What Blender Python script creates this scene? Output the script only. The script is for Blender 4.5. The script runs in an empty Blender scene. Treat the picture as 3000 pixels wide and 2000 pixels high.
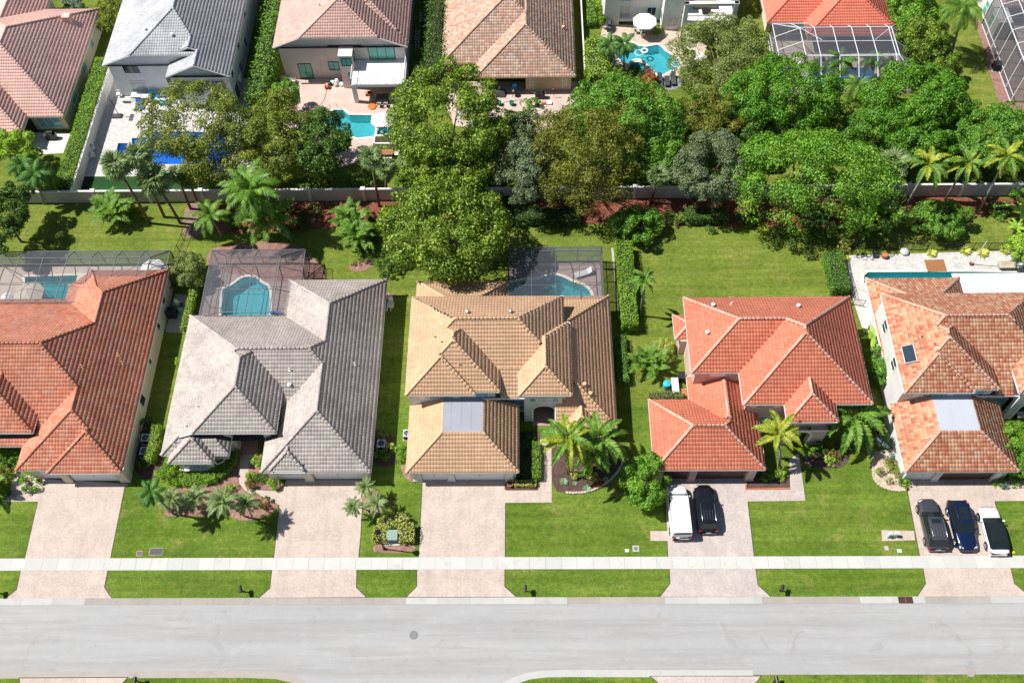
import bpy, math, random
import numpy as np
from math import sin, cos, tan, pi, radians, sqrt, atan2, hypot
from mathutils import Matrix, Vector
rng = np.random.default_rng(7)
random.seed(7)
S = bpy.context.scene
COL = S.collection

# ------------------------------------------------------------------ camera
CAM_H, PITCH, YAW, ROLL, FOC = 90.0, radians(58.68), radians(-1.479), radians(-1.596), 2820.0
fw = np.array([sin(YAW) * cos(PITCH), cos(YAW) * cos(PITCH), -sin(PITCH)])
r0 = np.array([cos(YAW), -sin(YAW), 0.0])
u0 = np.cross(r0, fw)
rt = r0 * cos(ROLL) + u0 * sin(ROLL)
up = -r0 * sin(ROLL) + u0 * cos(ROLL)
cam = bpy.data.cameras.new("camera")
cam.sensor_fit = 'HORIZONTAL'
cam.sensor_width = 36.0
cam.lens = FOC / 3000 * 36
cam.clip_start, cam.clip_end = 1.0, 2000.0
co = bpy.data.objects.new("camera", cam)
COL.objects.link(co)
co.matrix_world = Matrix(((rt[0], up[0], -fw[0], 0), (rt[1], up[1], -fw[1], 0), (rt[2], up[2], -fw[2], CAM_H), (0, 0, 0, 1)))
S.camera = co

# ------------------------------------------------------------------ sky, sun, exposure
SUN = np.array([0.67, -0.085, -1.0])
W = bpy.data.worlds.new("World")
S.world = W
W.use_nodes = True
sky = W.node_tree.nodes.new("ShaderNodeTexSky")
sky.sky_type = 'NISHITA'
sky.sun_disc = False
sky.sun_elevation = math.atan2(1.0, hypot(SUN[0], SUN[1]))
sky.sun_rotation = radians(-97)
sky.air_density, sky.dust_density, sky.ozone_density = 1.0, 0.6, 1.2
bg = W.node_tree.nodes["Background"]
bg.inputs[1].default_value = 0.06
W.node_tree.links.new(sky.outputs[0], bg.inputs[0])
sl = bpy.data.lights.new("sun", 'SUN')
sl.energy, sl.angle, sl.color = 5.0, radians(0.53), (1.0, 0.972, 0.93)
so = bpy.data.objects.new("sun", sl)
COL.objects.link(so)
so.location = (-60, 10, 120)
so.rotation_euler = Vector(SUN).to_track_quat('-Z', 'Y').to_euler()
S.view_settings.view_transform = 'Standard'
S.view_settings.look = 'None'
S.view_settings.exposure = 0.44
S.view_settings.gamma = 1.0
S.view_settings.use_curve_mapping = False
S.render.engine = 'CYCLES'
S.cycles.max_bounces = 6
S.cycles.transparent_max_bounces = 24
S.cycles.caustics_reflective = S.cycles.caustics_refractive = False

# ------------------------------------------------------------------ survey: sheet coordinates -> place on the ground (or at height z)
SHEET = {0: (0, 0, 1), 1: (0, 0, 2.24), 2: (1000, 0, 2.24), 3: (2000, 0, 2.24), 4: (0, 700, 2.24), 5: (1000, 700, 2.24), 6: (2000, 700, 2.24),
         7: (0, 1300, 2.24), 8: (1000, 1300, 2.24), 9: (2000, 1300, 2.24), 21: (0, 0, 3.564), 22: (280, 0, 4.356), 23: (780, 0, 3.733),
         24: (1240, 0, 4.356), 25: (1720, 0, 4.523), 26: (2200, 0, 4.523), 27: (2640, 0, 4.356), 31: (0, 1000, 3.733), 32: (440, 1200, 3.733),
         33: (1180, 1120, 3.36), 34: (1880, 1040, 3.36)}
def G(k, x, y, z=0.0):
    o = SHEET[k]
    px, py = o[0] + x / o[2], o[1] + y / o[2]
    d = rt * (px - 1500) / FOC - up * (py - 1000) / FOC + fw
    t = (z - CAM_H) / d[2]
    return np.array([d[0] * t, d[1] * t, z])
def GP(k, pts, z=0.0):
    return [tuple(G(k, x, y, z)[:2]) for x, y in pts]
def pxm(p):                       # survey units per metre at a point
    return FOC / float(np.dot(np.asarray(p) - np.array([0, 0, CAM_H]), fw))

# ------------------------------------------------------------------ objects
def tag(o, label=None, cat=None, group=None, kind=None):
    if label: o['label'] = label
    if cat: o['category'] = cat
    if group: o['group'] = group
    if kind: o['kind'] = kind
    return o
def thing(name, label, cat, loc, rz=0.0, group=None, scale=1.0):
    o = bpy.data.objects.new(name, None)
    COL.objects.link(o)
    o.empty_display_size = 0.2
    o.location = tuple(float(v) for v in loc)
    o.rotation_euler = (0, 0, rz)
    o.scale = (scale,) * 3
    return tag(o, label, cat, group)
def inst(name, me, parent, mat=None, loc=None):
    o = bpy.data.objects.new(name, me)
    COL.objects.link(o)
    if parent is not None: o.parent = parent
    if mat is not None: o.matrix_local = mat
    elif loc is not None: o.location = loc
    return o
def copy_tree(o, parent=None):
    c = o.copy()
    COL.objects.link(c)
    if parent is not None: c.parent = parent
    for ch in list(o.children): copy_tree(ch, c)
    return c
def np_mesh(name, v, q, mats, smooth=False, mi=None):
    """mesh from arrays: v (n,3), q (m,3 or 4)"""
    me = bpy.data.meshes.new(name)
    v = np.ascontiguousarray(v, dtype=np.float32)
    q = np.ascontiguousarray(q, dtype=np.int32)
    k = q.shape[1]
    me.vertices.add(len(v)); me.vertices.foreach_set("co", v.ravel())
    me.loops.add(q.size); me.loops.foreach_set("vertex_index", q.ravel())
    me.polygons.add(len(q))
    me.polygons.foreach_set("loop_start", np.arange(len(q), dtype=np.int32) * k)
    me.polygons.foreach_set("loop_total", np.full(len(q), k, dtype=np.int32))
    if mi is not None: me.polygons.foreach_set("material_index", np.ascontiguousarray(mi, dtype=np.int32))
    if smooth: me.polygons.foreach_set("use_smooth", np.ones(len(q), dtype=bool))
    for m in (mats if isinstance(mats, (list, tuple)) else [mats]): me.materials.append(m)
    me.update(calc_edges=True)
    return me

class MB:
    """collects shapes for ONE mesh"""
    def __init__(s): s.v, s.f, s.m, s.cm = [], [], [], 0
    def add(s, vs, fs):
        b = len(s.v)
        s.v += [tuple(float(c) for c in p) for p in vs]
        s.f += [tuple(b + i for i in f) for f in fs]
        s.m += [s.cm] * len(fs)
        return s
    def box(s, x0, x1, y0, y1, z0, z1):
        return s.add([(x0, y0, z0), (x1, y0, z0), (x1, y1, z0), (x0, y1, z0), (x0, y0, z1), (x1, y0, z1), (x1, y1, z1), (x0, y1, z1)],
                     [(3, 2, 1, 0), (4, 5, 6, 7), (0, 1, 5, 4), (1, 2, 6, 5), (2, 3, 7, 6), (3, 0, 4, 7)])
    def cbox(s, c, sx, sy, sz, rz=0.0):
        vs = []
        for z in (-sz / 2, sz / 2):
            for x, y in ((-1, -1), (1, -1), (1, 1), (-1, 1)):
                X, Y = x * sx / 2, y * sy / 2
                vs.append((c[0] + X * cos(rz) - Y * sin(rz), c[1] + X * sin(rz) + Y * cos(rz), c[2] + z))
        return s.add(vs, [(3, 2, 1, 0), (4, 5, 6, 7), (0, 1, 5, 4), (1, 2, 6, 5), (2, 3, 7, 6), (3, 0, 4, 7)])
    def prism(s, poly, z0, z1):
        poly = ccw(poly); n = len(poly)
        return s.add([(x, y, z0) for x, y in poly] + [(x, y, z1) for x, y in poly],
                     [tuple(range(n - 1, -1, -1)), tuple(range(n, 2 * n))] + [(i, (i + 1) % n, n + (i + 1) % n, n + i) for i in range(n)])
    def bar(s, a, b, w, h=None):
        h = h or w
        a, b = np.array(a, float), np.array(b, float)
        d = b - a; d /= max(np.linalg.norm(d), 1e-9)
        ref = np.array([0, 0, 1.0]) if abs(d[2]) < 0.95 else np.array([0, 1.0, 0])
        sx = np.cross(d, ref); sx /= np.linalg.norm(sx); sy = np.cross(sx, d)
        o = [(-1, -1), (1, -1), (1, 1), (-1, 1)]
        return s.add([a + sx * w / 2 * i + sy * h / 2 * j for i, j in o] + [b + sx * w / 2 * i + sy * h / 2 * j for i, j in o],
                     [(0, 1, 2, 3), (7, 6, 5, 4), (1, 0, 4, 5), (2, 1, 5, 6), (3, 2, 6, 7), (0, 3, 7, 4)])
    def tube(s, pts, r, n=7, caps=True):
        pts = [np.array(p, float) for p in pts]
        rs = r if isinstance(r, (list, tuple)) else [r] * len(pts)
        vs, fs = [], []
        for i, p in enumerate(pts):
            d = pts[min(i + 1, len(pts) - 1)] - pts[max(i - 1, 0)]
            d /= max(np.linalg.norm(d), 1e-9)
            ref = np.array([0, 0, 1.0]) if abs(d[2]) < 0.9 else np.array([0, 1.0, 0])
            sx = np.cross(d, ref); sx /= np.linalg.norm(sx); sy = np.cross(sx, d)
            vs += [p + rs[i] * (sx * cos(2 * pi * k / n) + sy * sin(2 * pi * k / n)) for k in range(n)]
        for i in range(len(pts) - 1):
            fs += [(i * n + k, i * n + (k + 1) % n, (i + 1) * n + (k + 1) % n, (i + 1) * n + k) for k in range(n)]
        if caps: fs += [tuple(range(n - 1, -1, -1)), tuple(range((len(pts) - 1) * n, len(pts) * n))]
        return s.add(vs, fs)
    def lathe(s, c, prof, n=16, axis='z'):
        vs, fs = [], []
        for r, z in prof:
            for k in range(n):
                a = 2 * pi * k / n
                p = (r * cos(a), r * sin(a), z)
                if axis == 'x': p = (p[2], p[0], p[1])
                if axis == 'y': p = (p[0], p[2], p[1])
                vs.append((c[0] + p[0], c[1] + p[1], c[2] + p[2]))
        m = len(prof)
        for i in range(m - 1):
            fs += [(i * n + k, i * n + (k + 1) % n, (i + 1) * n + (k + 1) % n, (i + 1) * n + k) for k in range(n)]
        fs += [tuple(range(n - 1, -1, -1)), tuple(range((m - 1) * n, m * n))]
        return s.add(vs, fs)
    def mesh(s, name, mats, smooth=False, off=None):
        me = bpy.data.meshes.new(name)
        v = s.v if off is None else [(a - off[0], b - off[1], c - off[2]) for a, b, c in s.v]
        me.from_pydata(v, [], s.f)
        for m in (mats if isinstance(mats, (list, tuple)) else [mats]): me.materials.append(m)
        if any(s.m): me.polygons.foreach_set("material_index", s.m)
        if smooth: me.polygons.foreach_set("use_smooth", [True] * len(s.f))
        me.update()
        return me
    def build(s, name, mats, parent=None, smooth=False, world=False):
        """world: the shapes are in world coordinates, the parent's root sits unrotated"""
        off = None
        if world and parent is not None:
            r = parent
            while r.parent: r = r.parent
            off = tuple(r.location)
        return inst(name, s.mesh(name, mats, smooth, off), parent)

def ccw(p):
    p = [tuple(q[:2]) for q in p]
    a = sum(p[i][0] * p[(i + 1) % len(p)][1] - p[(i + 1) % len(p)][0] * p[i][1] for i in range(len(p)))
    return p if a > 0 else p[::-1]
def smooth_poly(p, it=2):
    for _ in range(it):
        q = []
        for i in range(len(p)):
            a, b = np.array(p[i]), np.array(p[(i + 1) % len(p)])
            q += [tuple(a * .75 + b * .25), tuple(a * .25 + b * .75)]
        p = q
    return p
def grow(p, d):
    p = ccw(p); n = len(p); out = []
    for i in range(n):
        a, b, c = np.array(p[i - 1]), np.array(p[i]), np.array(p[(i + 1) % n])
        e1 = (b - a) / max(np.linalg.norm(b - a), 1e-9); e2 = (c - b) / max(np.linalg.norm(c - b), 1e-9)
        n1, n2 = np.array([e1[1], -e1[0]]), np.array([e2[1], -e2[0]])
        m = (n1 + n2); k = max(1 + float(n1 @ n2), 0.35)
        out.append(tuple(b + m * d / k))
    return out
def holed(name, outer, holes, z, mat, depth=0.0):
    """flat sheet with holes"""
    import bmesh
    bm = bmesh.new(); es = []
    for loop in [outer] + holes:
        vs = [bm.verts.new((x, y, z)) for x, y in loop]
        es += [bm.edges.new((vs[i], vs[(i + 1) % len(vs)])) for i in range(len(vs))]
    bmesh.ops.triangle_fill(bm, use_beauty=True, use_dissolve=False, edges=es, normal=(0, 0, 1))
    for f in bm.faces:
        if f.normal.z < 0: f.normal_flip()
    me = bpy.data.meshes.new(name); bm.to_mesh(me); bm.free()
    me.materials.append(mat)
    return inst(name, me, None)

# ------------------------------------------------------------------ materials
class NT:
    def __init__(s, name):
        s.m = bpy.data.materials.new(name); s.m.use_nodes = True
        s.t = s.m.node_tree; s.b = s.t.nodes["Principled BSDF"]; s.out = s.t.nodes["Material Output"]
    def n(s, typ, **kw):
        o = s.t.nodes.new(typ)
        for k, v in kw.items(): setattr(o, k, v)
        return o
    def l(s, a, b): s.t.links.new(a, b)
    def pos(s, scale=(1, 1, 1), rot=0.0, obj=False):
        g = s.n("ShaderNodeTexCoord").outputs['Object'] if obj else s.n("ShaderNodeNewGeometry").outputs['Position']
        mp = s.n("ShaderNodeMapping"); mp.inputs['Scale'].default_value = scale; mp.inputs['Rotation'].default_value = (0, 0, rot)
        s.l(g, mp.inputs[0]); return mp.outputs[0]
    def noise(s, scale, detail=3, rough=.55, vec=None, dist=0.0):
        o = s.n("ShaderNodeTexNoise"); o.inputs['Scale'].default_value = scale; o.inputs['Detail'].default_value = detail
        o.inputs['Roughness'].default_value = rough; o.inputs['Distortion'].default_value = dist
        s.l(vec if vec is not None else s.pos(), o.inputs['Vector']); return o.outputs['Fac']
    def ramp(s, fac, stops, interp='LINEAR'):
        o = s.n("ShaderNodeValToRGB"); o.color_ramp.interpolation = interp
        e = o.color_ramp.elements
        while len(e) < len(stops): e.new(0.5)
        for i, (p, c) in enumerate(stops):
            e[i].position = p; e[i].color = tuple(c) + (1,) if not isinstance(c, (int, float)) else (c, c, c, 1)
        s.l(fac, o.inputs[0]); return o.outputs[0]
    def mix(s, fac, a, b, mode='MIX'):
        o = s.n("ShaderNodeMix", data_type='RGBA', blend_type=mode)
        for i, v in ((0, fac), (6, a), (7, b)):
            if hasattr(v, 'node'): s.l(v, o.inputs[i])
            elif i == 0: o.inputs[0].default_value = v
            else: o.inputs[i].default_value = tuple(v) + (1,)
        return o.outputs[2]
    def math(s, op, a, b=0.0):
        o = s.n("ShaderNodeMath", operation=op)
        for i, v in enumerate((a, b)):
            if hasattr(v, 'node'): s.l(v, o.inputs[i])
            else: o.inputs[i].default_value = v
        return o.outputs[0]
    def bump(s, h, strength=.3, dist=.02):
        o = s.n("ShaderNodeBump"); o.inputs['Strength'].default_value = strength; o.inputs['Distance'].default_value = dist
        s.l(h, o.inputs['Height']); s.l(o.outputs[0], s.b.inputs['Normal'])
    def fin(s, col, rough=.8, metal=0.0, spec=None):
        if hasattr(col, 'node'): s.l(col, s.b.inputs['Base Color'])
        else: s.b.inputs['Base Color'].default_value = tuple(col) + (1,)
        if hasattr(rough, 'node'): s.l(rough, s.b.inputs['Roughness'])
        else: s.b.inputs['Roughness'].default_value = rough
        s.b.inputs['Metallic'].default_value = metal
        if spec is not None: s.b.inputs['Specular IOR Level'].default_value = spec
        return s.m
def dk(c, k): return tuple(v * k for v in c)
def plain(name, c, rough=.7, metal=0.0, var=.16, scale=1.6):
    t = NT(name)
    nz = t.noise(scale, 5, .6)
    return t.fin(t.mix(nz, dk(c, 1 - var), dk(c, 1 + var)), rough, metal)
def stucco(name, c, var=.1):
    t = NT(name)
    big = t.noise(.5, 3); fine = t.noise(14, 4)
    streak = t.noise(1.0, 4, .6, t.pos((2.2, 2.2, .22)))
    c1 = t.mix(t.ramp(big, [(.3, 0.0), (.7, 1.0)]), dk(c, 1 - var), dk(c, 1 + var * .6))
    c2 = t.mix(t.ramp(streak, [(.5, 0.0), (.8, .35)]), c1, dk(c, .72))
    t.bump(fine, .25, .01)
    return t.fin(c2, .9)
def tile_mat(name, cols, weather=(.8, 1.1), wscale=.35, stain=None, stain_amt=.5, patch=None):
    t = NT(name)
    oi = t.n("ShaderNodeObjectInfo").outputs['Random']
    ri = t.n("ShaderNodeNewGeometry").outputs['Random Per Island']
    r = t.math('FRACT', t.math('ADD', t.math('MULTIPLY', oi, 7.31), t.math('MULTIPLY', ri, 3.77)))
    n = len(cols)
    c = t.ramp(r, [((i + .0) / max(n - 1, 1), x) for i, x in enumerate(cols)], 'LINEAR')
    wz = t.noise(wscale, 5, .6)
    c = t.mix(1.0, c, t.ramp(wz, [(.3, weather[0]), (.7, weather[1])]), 'MULTIPLY')
    if stain is not None:
        sz = t.noise(.22, 6, .62, None, .6)
        c = t.mix(t.ramp(sz, [(.5, 0.0), (.72, stain_amt)]), c, stain)
    fz = t.noise(9, 4, .7)
    c = t.mix(.35, c, t.ramp(fz, [(.3, .75), (.75, 1.18)]), 'MULTIPLY')
    return t.fin(c, .82)
def leaf_mat(name, c1, c2, c3, tr=.3):
    c1, c2, c3 = dk(c1, 1.35), dk(c2, 1.5), dk(c3, 1.45)
    t = NT(name)
    ri = t.n("ShaderNodeNewGeometry").outputs['Random Per Island']
    nz = t.noise(.75, 3, .6)
    f = t.math('ADD', t.math('MULTIPLY', ri, .45), t.math('MULTIPLY', nz, .72))
    c = t.ramp(f, [(.22, c1), (.55, c2), (.88, c3)])
    t.fin(c, .5, 0, .35)
    tl = t.n("ShaderNodeBsdfTranslucent")
    t.l(t.mix(1.0, c, (1.25, 1.3, .6), 'MULTIPLY'), tl.inputs[0])
    mx = t.n("ShaderNodeMixShader"); mx.inputs[0].default_value = tr
    t.l(t.b.outputs[0], mx.inputs[1]); t.l(tl.outputs[0], mx.inputs[2]); t.l(mx.outputs[0], t.out.inputs[0])
    return t.m
def grass_mat(name, c1, c2, c3, dry=(.16, .15, .045), dryamt=.5):
    t = NT(name)
    big = t.noise(.16, 4, .6); mid = t.noise(1.1, 5, .7); fine = t.noise(9, 3, .8)
    stripe = t.noise(1.0, 2, .5, t.pos((.03, .9, 1)))
    f = t.math('ADD', t.math('MULTIPLY', big, .5), t.math('ADD', t.math('MULTIPLY', mid, .35), t.math('MULTIPLY', stripe, .15)))
    c = t.ramp(f, [(.36, c1), (.5, c2), (.63, c3)])
    dz = t.noise(.33, 5, .7, None, .8)
    c = t.mix(t.ramp(dz, [(.55, 0.0), (.75, dryamt)]), c, dry)
    c = t.mix(.85, c, t.ramp(fine, [(.25, .3), (.7, 1.4)]), 'MULTIPLY')
    c = t.mix(.9, c, t.ramp(t.noise(2.4, 6, .8), [(.3, .55), (.7, 1.28)]), 'MULTIPLY')
    c = t.mix(.7, c, t.ramp(t.noise(1.0, 3, .6, t.pos((.05, 1.25, 1))), [(.38, .78), (.62, 1.12)]), 'MULTIPLY')
    wz = t.noise(.8, 7, .75, None, 1.5)
    c = t.mix(t.ramp(wz, [(.6, 0.0), (.78, .55)]), c, (.05, .12, .02))
    t.bump(t.noise(26, 3, .8), .7, .05)
    return t.fin(c, .9, 0, .15)
def paver_mat(name, cols, joint, sc=5.0, rot=pi / 4, weather=(.86, 1.08)):
    t = NT(name)
    p = t.pos((sc, sc, sc), rot)
    br = t.n("ShaderNodeTexBrick"); br.offset = .5
    for i, v in (('Scale', 1.0), ('Mortar Size', .035), ('Brick Width', 1.0), ('Row Height', .5), ('Bias', 0.0)): br.inputs[i].default_value = v
    br.inputs['Color1'].default_value = tuple(cols[0]) + (1,); br.inputs['Color2'].default_value = tuple(cols[1]) + (1,)
    br.inputs['Mortar'].default_value = tuple(joint) + (1,)
    t.l(p, br.inputs['Vector'])
    w = t.noise(.5, 5, .65); f = t.noise(5, 4, .75)
    c = t.mix(1.0, br.outputs[0], t.ramp(w, [(.3, weather[0]), (.7, weather[1])]), 'MULTIPLY')
    c = t.mix(.6, c, t.ramp(f, [(.28, .66), (.72, 1.2)]), 'MULTIPLY')
    if len(cols) > 2: c = t.mix(t.ramp(t.noise(.9, 5, .7), [(.5, 0.0), (.7, .6)]), c, cols[2])
    tk = t.noise(1.0, 5, .65, t.pos((1.1, .06, 1)), .2)
    c = t.mix(t.ramp(tk, [(.5, 0.0), (.72, .38)]), c, dk(cols[1], .62))
    sp = t.noise(1.7, 6, .7, None, .6)
    c = t.mix(t.ramp(sp, [(.66, 0.0), (.8, .45)]), c, dk(cols[1], .5))
    t.bump(br.outputs['Fac'], -.3, .01)
    return t.fin(c, .85)
def mulch_mat(name, a, b):
    t = NT(name)
    v = t.n("ShaderNodeTexVoronoi"); v.inputs['Scale'].default_value = 11
    t.l(t.pos(), v.inputs['Vector'])
    n2 = t.noise(1.2, 5, .7)
    c = t.mix(v.outputs['Color'], a, b)
    c = t.mix(1.0, c, t.ramp(n2, [(.3, .6), (.7, 1.25)]), 'MULTIPLY')
    t.bump(v.outputs['Distance'], .8, .04)
    return t.fin(c, .95)
def water_mat(name, tint, deep):
    """clear tinted water: most light goes through to the pool shell"""
    t = NT(name)
    rip = t.noise(5.5, 3, .6, None, .9)
    t.fin(deep, .06)
    t.bump(rip, .35, .05)
    tr = t.n("ShaderNodeBsdfTransparent"); tr.inputs[0].default_value = tuple(tint) + (1,)
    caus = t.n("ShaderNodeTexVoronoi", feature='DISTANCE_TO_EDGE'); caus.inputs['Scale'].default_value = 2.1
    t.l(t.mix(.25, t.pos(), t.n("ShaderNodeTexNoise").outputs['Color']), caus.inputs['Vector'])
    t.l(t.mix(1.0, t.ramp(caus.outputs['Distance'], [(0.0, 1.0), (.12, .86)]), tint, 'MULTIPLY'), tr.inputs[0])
    mx = t.n("ShaderNodeMixShader"); mx.inputs[0].default_value = .22
    t.l(tr.outputs[0], mx.inputs[1]); t.l(t.b.outputs[0], mx.inputs[2]); t.l(mx.outputs[0], t.out.inputs[0])
    return t.m
def screen_mat(name, c, op, graze=.35):
    """fine mesh: the flatter it is looked along, the denser it reads"""
    t = NT(name)
    t.fin(c, .8)
    tr = t.n("ShaderNodeBsdfTransparent")
    lw = t.n("ShaderNodeLayerWeight"); lw.inputs[0].default_value = .5
    mx = t.n("ShaderNodeMixShader"); t.l(t.math('ADD', op, t.math('MULTIPLY', lw.outputs['Facing'], graze)), mx.inputs[0])
    t.l(tr.outputs[0], mx.inputs[1]); t.l(t.b.outputs[0], mx.inputs[2]); t.l(mx.outputs[0], t.out.inputs[0])
    return t.m
def road_mat():
    t = NT("concrete_road")
    a = t.noise(.09, 6, .6, t.pos((.25, 1, 1))); b = t.noise(.8, 6, .7); f = t.noise(22, 3, .8); s = t.noise(1.0, 6, .65, t.pos((.05, 1.6, 1)), .3)
    c = t.ramp(a, [(.3, (.315, .313, .315)), (.7, (.39, .385, .375))])
    c = t.mix(t.ramp(s, [(.48, 0.0), (.72, .65)]), c, (.28, .262, .235))
    c = t.mix(t.ramp(b, [(.52, 0.0), (.75, .4)]), c, (.44, .435, .42))
    st = t.noise(.3, 8, .72, None, 1.4)
    c = t.mix(t.ramp(st, [(.56, 0.0), (.76, .6)]), c, (.2, .192, .175))
    sx = t.n("ShaderNodeSeparateXYZ"); t.l(t.n("ShaderNodeNewGeometry").outputs['Position'], sx.inputs[0])
    lane = t.math('SINE', t.math('MULTIPLY', t.math('SUBTRACT', sx.outputs[1], 19.8), 2.06))
    c = t.mix(t.math('MULTIPLY', t.ramp(t.math('MULTIPLY_ADD', lane, .5), [(0.0, 0.0), (.5, .8)]), t.ramp(t.noise(1.0, 6, .7, t.pos((.09, 1.1, 1)), .5), [(.38, 0.0), (.7, .7)])), c, (.255, .245, .23))
    sp = t.noise(3.1, 2, .5)
    c = t.mix(t.ramp(sp, [(.74, 0.0), (.78, .6)]), c, (.12, .115, .1))
    c = t.mix(.5, c, t.ramp(f, [(.25, .75), (.75, 1.18)]), 'MULTIPLY')
    t.bump(f, .2, .01)
    return t.fin(c, .85)
def concrete_mat(name, c, var=.12, stain=(.3, .27, .22), amt=.5, obj=True):
    t = NT(name)
    a = t.noise(.7, 6, .65); f = t.noise(18, 3, .8); st = t.noise(.45, 6, .7, None, 1.0)
    col = t.mix(a, dk(c, 1 - var), dk(c, 1 + var))
    if obj:
        oi = t.n("ShaderNodeObjectInfo").outputs['Random']
        col = t.mix(1.0, col, t.ramp(oi, [(0.0, .93), (1.0, 1.04)]), 'MULTIPLY')
    col = t.mix(t.ramp(st, [(.57, 0.0), (.78, amt)]), col, stain)
    col = t.mix(.4, col, t.ramp(f, [(.25, .8), (.75, 1.15)]), 'MULTIPLY')
    t.bump(f, .15, .01)
    return t.fin(col, .85)
# ------------------------------------------------------------------ palette
M = {}
M['lawn'] = grass_mat("lawn_grass", (.08, .15, .014), (.125, .2, .022), (.185, .25, .034), (.31, .27, .085), .7)
M['lawn_back'] = grass_mat("back_lawn_grass", (.105, .16, .019), (.16, .212, .029), (.215, .255, .042), (.32, .275, .09), .7)
M['turf'] = grass_mat("artificial_turf", (.022, .075, .02), (.03, .09, .026), (.04, .105, .03), (.04, .1, .03), .1)
M['soil'] = plain("edge_soil", (.06, .045, .025), .95)
M['road'] = road_mat()
M['gutter'] = concrete_mat("gutter_concrete", (.33, .3, .265), .18, (.17, .155, .13), .75)
M['newcurb'] = concrete_mat("clean_curb_concrete", (.43, .42, .395), .12, (.27, .255, .23), .75)
M['walk'] = concrete_mat("sidewalk_concrete", (.49, .485, .45), .09, (.31, .29, .25), .65)
M['drive'] = paver_mat("driveway_pavers", [(.56, .46, .39), (.5, .4, .335), (.53, .47, .42)], (.36, .29, .24))
M['drive_grey'] = paver_mat("grey_pavers", [(.53, .45, .405), (.47, .395, .355), (.53, .47, .43)], (.33, .29, .27))
M['path_red'] = paver_mat("entry_pavers", [(.45, .3, .25), (.38, .25, .21)], (.27, .18, .15))
M['deck_red'] = paver_mat("red_deck_pavers", [(.37, .27, .24), (.31, .225, .2), (.41, .32, .29)], (.2, .13, .11), 4.0, 0)
M['deck_tan'] = paver_mat("tan_deck_pavers", [(.58, .47, .37), (.52, .42, .34), (.58, .5, .42)], (.42, .34, .27), 3.5, 0)
M['deck_pink'] = paver_mat("pink_deck_pavers", [(.6, .46, .39), (.55, .42, .355), (.6, .5, .43)], (.46, .35, .29), 3.5, 0)
M['coping'] = concrete_mat("pool_coping", (.66, .61, .54), .08)
t = NT("white_travertine")
_b = t.n("ShaderNodeTexBrick"); _b.offset = .5
t.l(t.pos((2.2, 2.2, 2.2)), _b.inputs['Vector'])
for _i, _v in (('Scale', 1.0), ('Mortar Size', .012), ('Brick Width', 1.0), ('Row Height', .62)): _b.inputs[_i].default_value = _v
_b.inputs['Color1'].default_value = (.52, .5, .47, 1); _b.inputs['Color2'].default_value = (.36, .345, .33, 1); _b.inputs['Mortar'].default_value = (.4, .38, .36, 1)
M['travertine'] = t.fin(t.mix(t.ramp(t.noise(3.0, 5, .7), [(.35, 0.0), (.65, .8)]), _b.outputs[0], (.58, .55, .5)), .7)
M['mulch'] = mulch_mat("red_mulch", (.3, .095, .05), (.12, .038, .024))
M['mulch_pink'] = mulch_mat("pale_red_mulch", (.38, .21, .165), (.2, .105, .08))
M['mulch_brown'] = mulch_mat("brown_mulch", (.13, .075, .06), (.06, .035, .03))
M['dirt'] = mulch_mat("bare_dirt", (.3, .2, .15), (.2, .13, .1))
M['gravel'] = mulch_mat("pale_gravel", (.62, .5, .36), (.4, .31, .22))
M['stone_grey'] = mulch_mat("grey_gravel", (.3, .31, .33), (.18, .19, .21))
M['pool_shell'] = plain("pool_plaster", (.42, .72, .74), .6, 0, .08, .9)
M['pool_blue'] = plain("blue_pool_liner", (.04, .26, .75), .6, 0, .1, .9)
M['step_blue'] = plain("pale_pool_step", (.3, .55, .85), .6, 0, .08)
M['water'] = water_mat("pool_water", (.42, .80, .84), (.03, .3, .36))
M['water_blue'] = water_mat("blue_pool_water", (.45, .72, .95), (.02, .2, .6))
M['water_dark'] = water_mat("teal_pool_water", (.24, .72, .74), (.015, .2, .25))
# roofs
M['tile_orange'] = tile_mat("orange_clay_tile", [(.6, .2, .11), (.65, .255, .15), (.55, .175, .095), (.62, .3, .21), (.6, .21, .12)], (.82, 1.12), .5, (.42, .19, .14), .45)
M['tile_grey'] = tile_mat("weathered_grey_tile", [(.47, .41, .365), (.52, .46, .41), (.42, .365, .325), (.5, .44, .395)], (.86, 1.1), .4, (.25, .215, .2), .55)
M['tile_tan'] = tile_mat("tan_clay_tile", [(.59, .365, .215), (.63, .4, .245), (.56, .34, .195), (.61, .38, .225)], (.88, 1.08), .4, (.46, .29, .18), .4)
M['tile_red'] = tile_mat("red_clay_tile", [(.62, .185, .105), (.65, .21, .125), (.58, .16, .09), (.63, .195, .115)], (.86, 1.08), .4, (.44, .14, .085), .4)
M['tile_blend'] = tile_mat("blended_orange_tile", [(.49, .165, .085), (.57, .33, .195), (.43, .125, .07), (.55, .25, .13), (.6, .39, .25), (.46, .145, .08)], (.86, 1.0), .4)
M['tile_pink'] = tile_mat("pink_clay_tile", [(.8, .48, .4), (.83, .52, .44), (.76, .44, .36)], (.85, 1.06), .3, (.5, .28, .25), .45)
M['tile_slate'] = tile_mat("pale_grey_flat_tile", [(.47, .47, .48), (.51, .51, .52), (.43, .43, .44)], (.85, 1.08), .3, (.27, .27, .29), .6)
M['tile_brown'] = tile_mat("brown_pink_tile", [(.56, .34, .29), (.61, .39, .33), (.51, .3, .25)], (.88, 1.08), .35)
M['tile_mixed'] = tile_mat("mixed_tan_tile", [(.55, .35, .24), (.62, .45, .33), (.38, .25, .2), (.58, .3, .19), (.44, .31, .25), (.64, .47, .37)], (.9, 1.08), .4)
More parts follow.
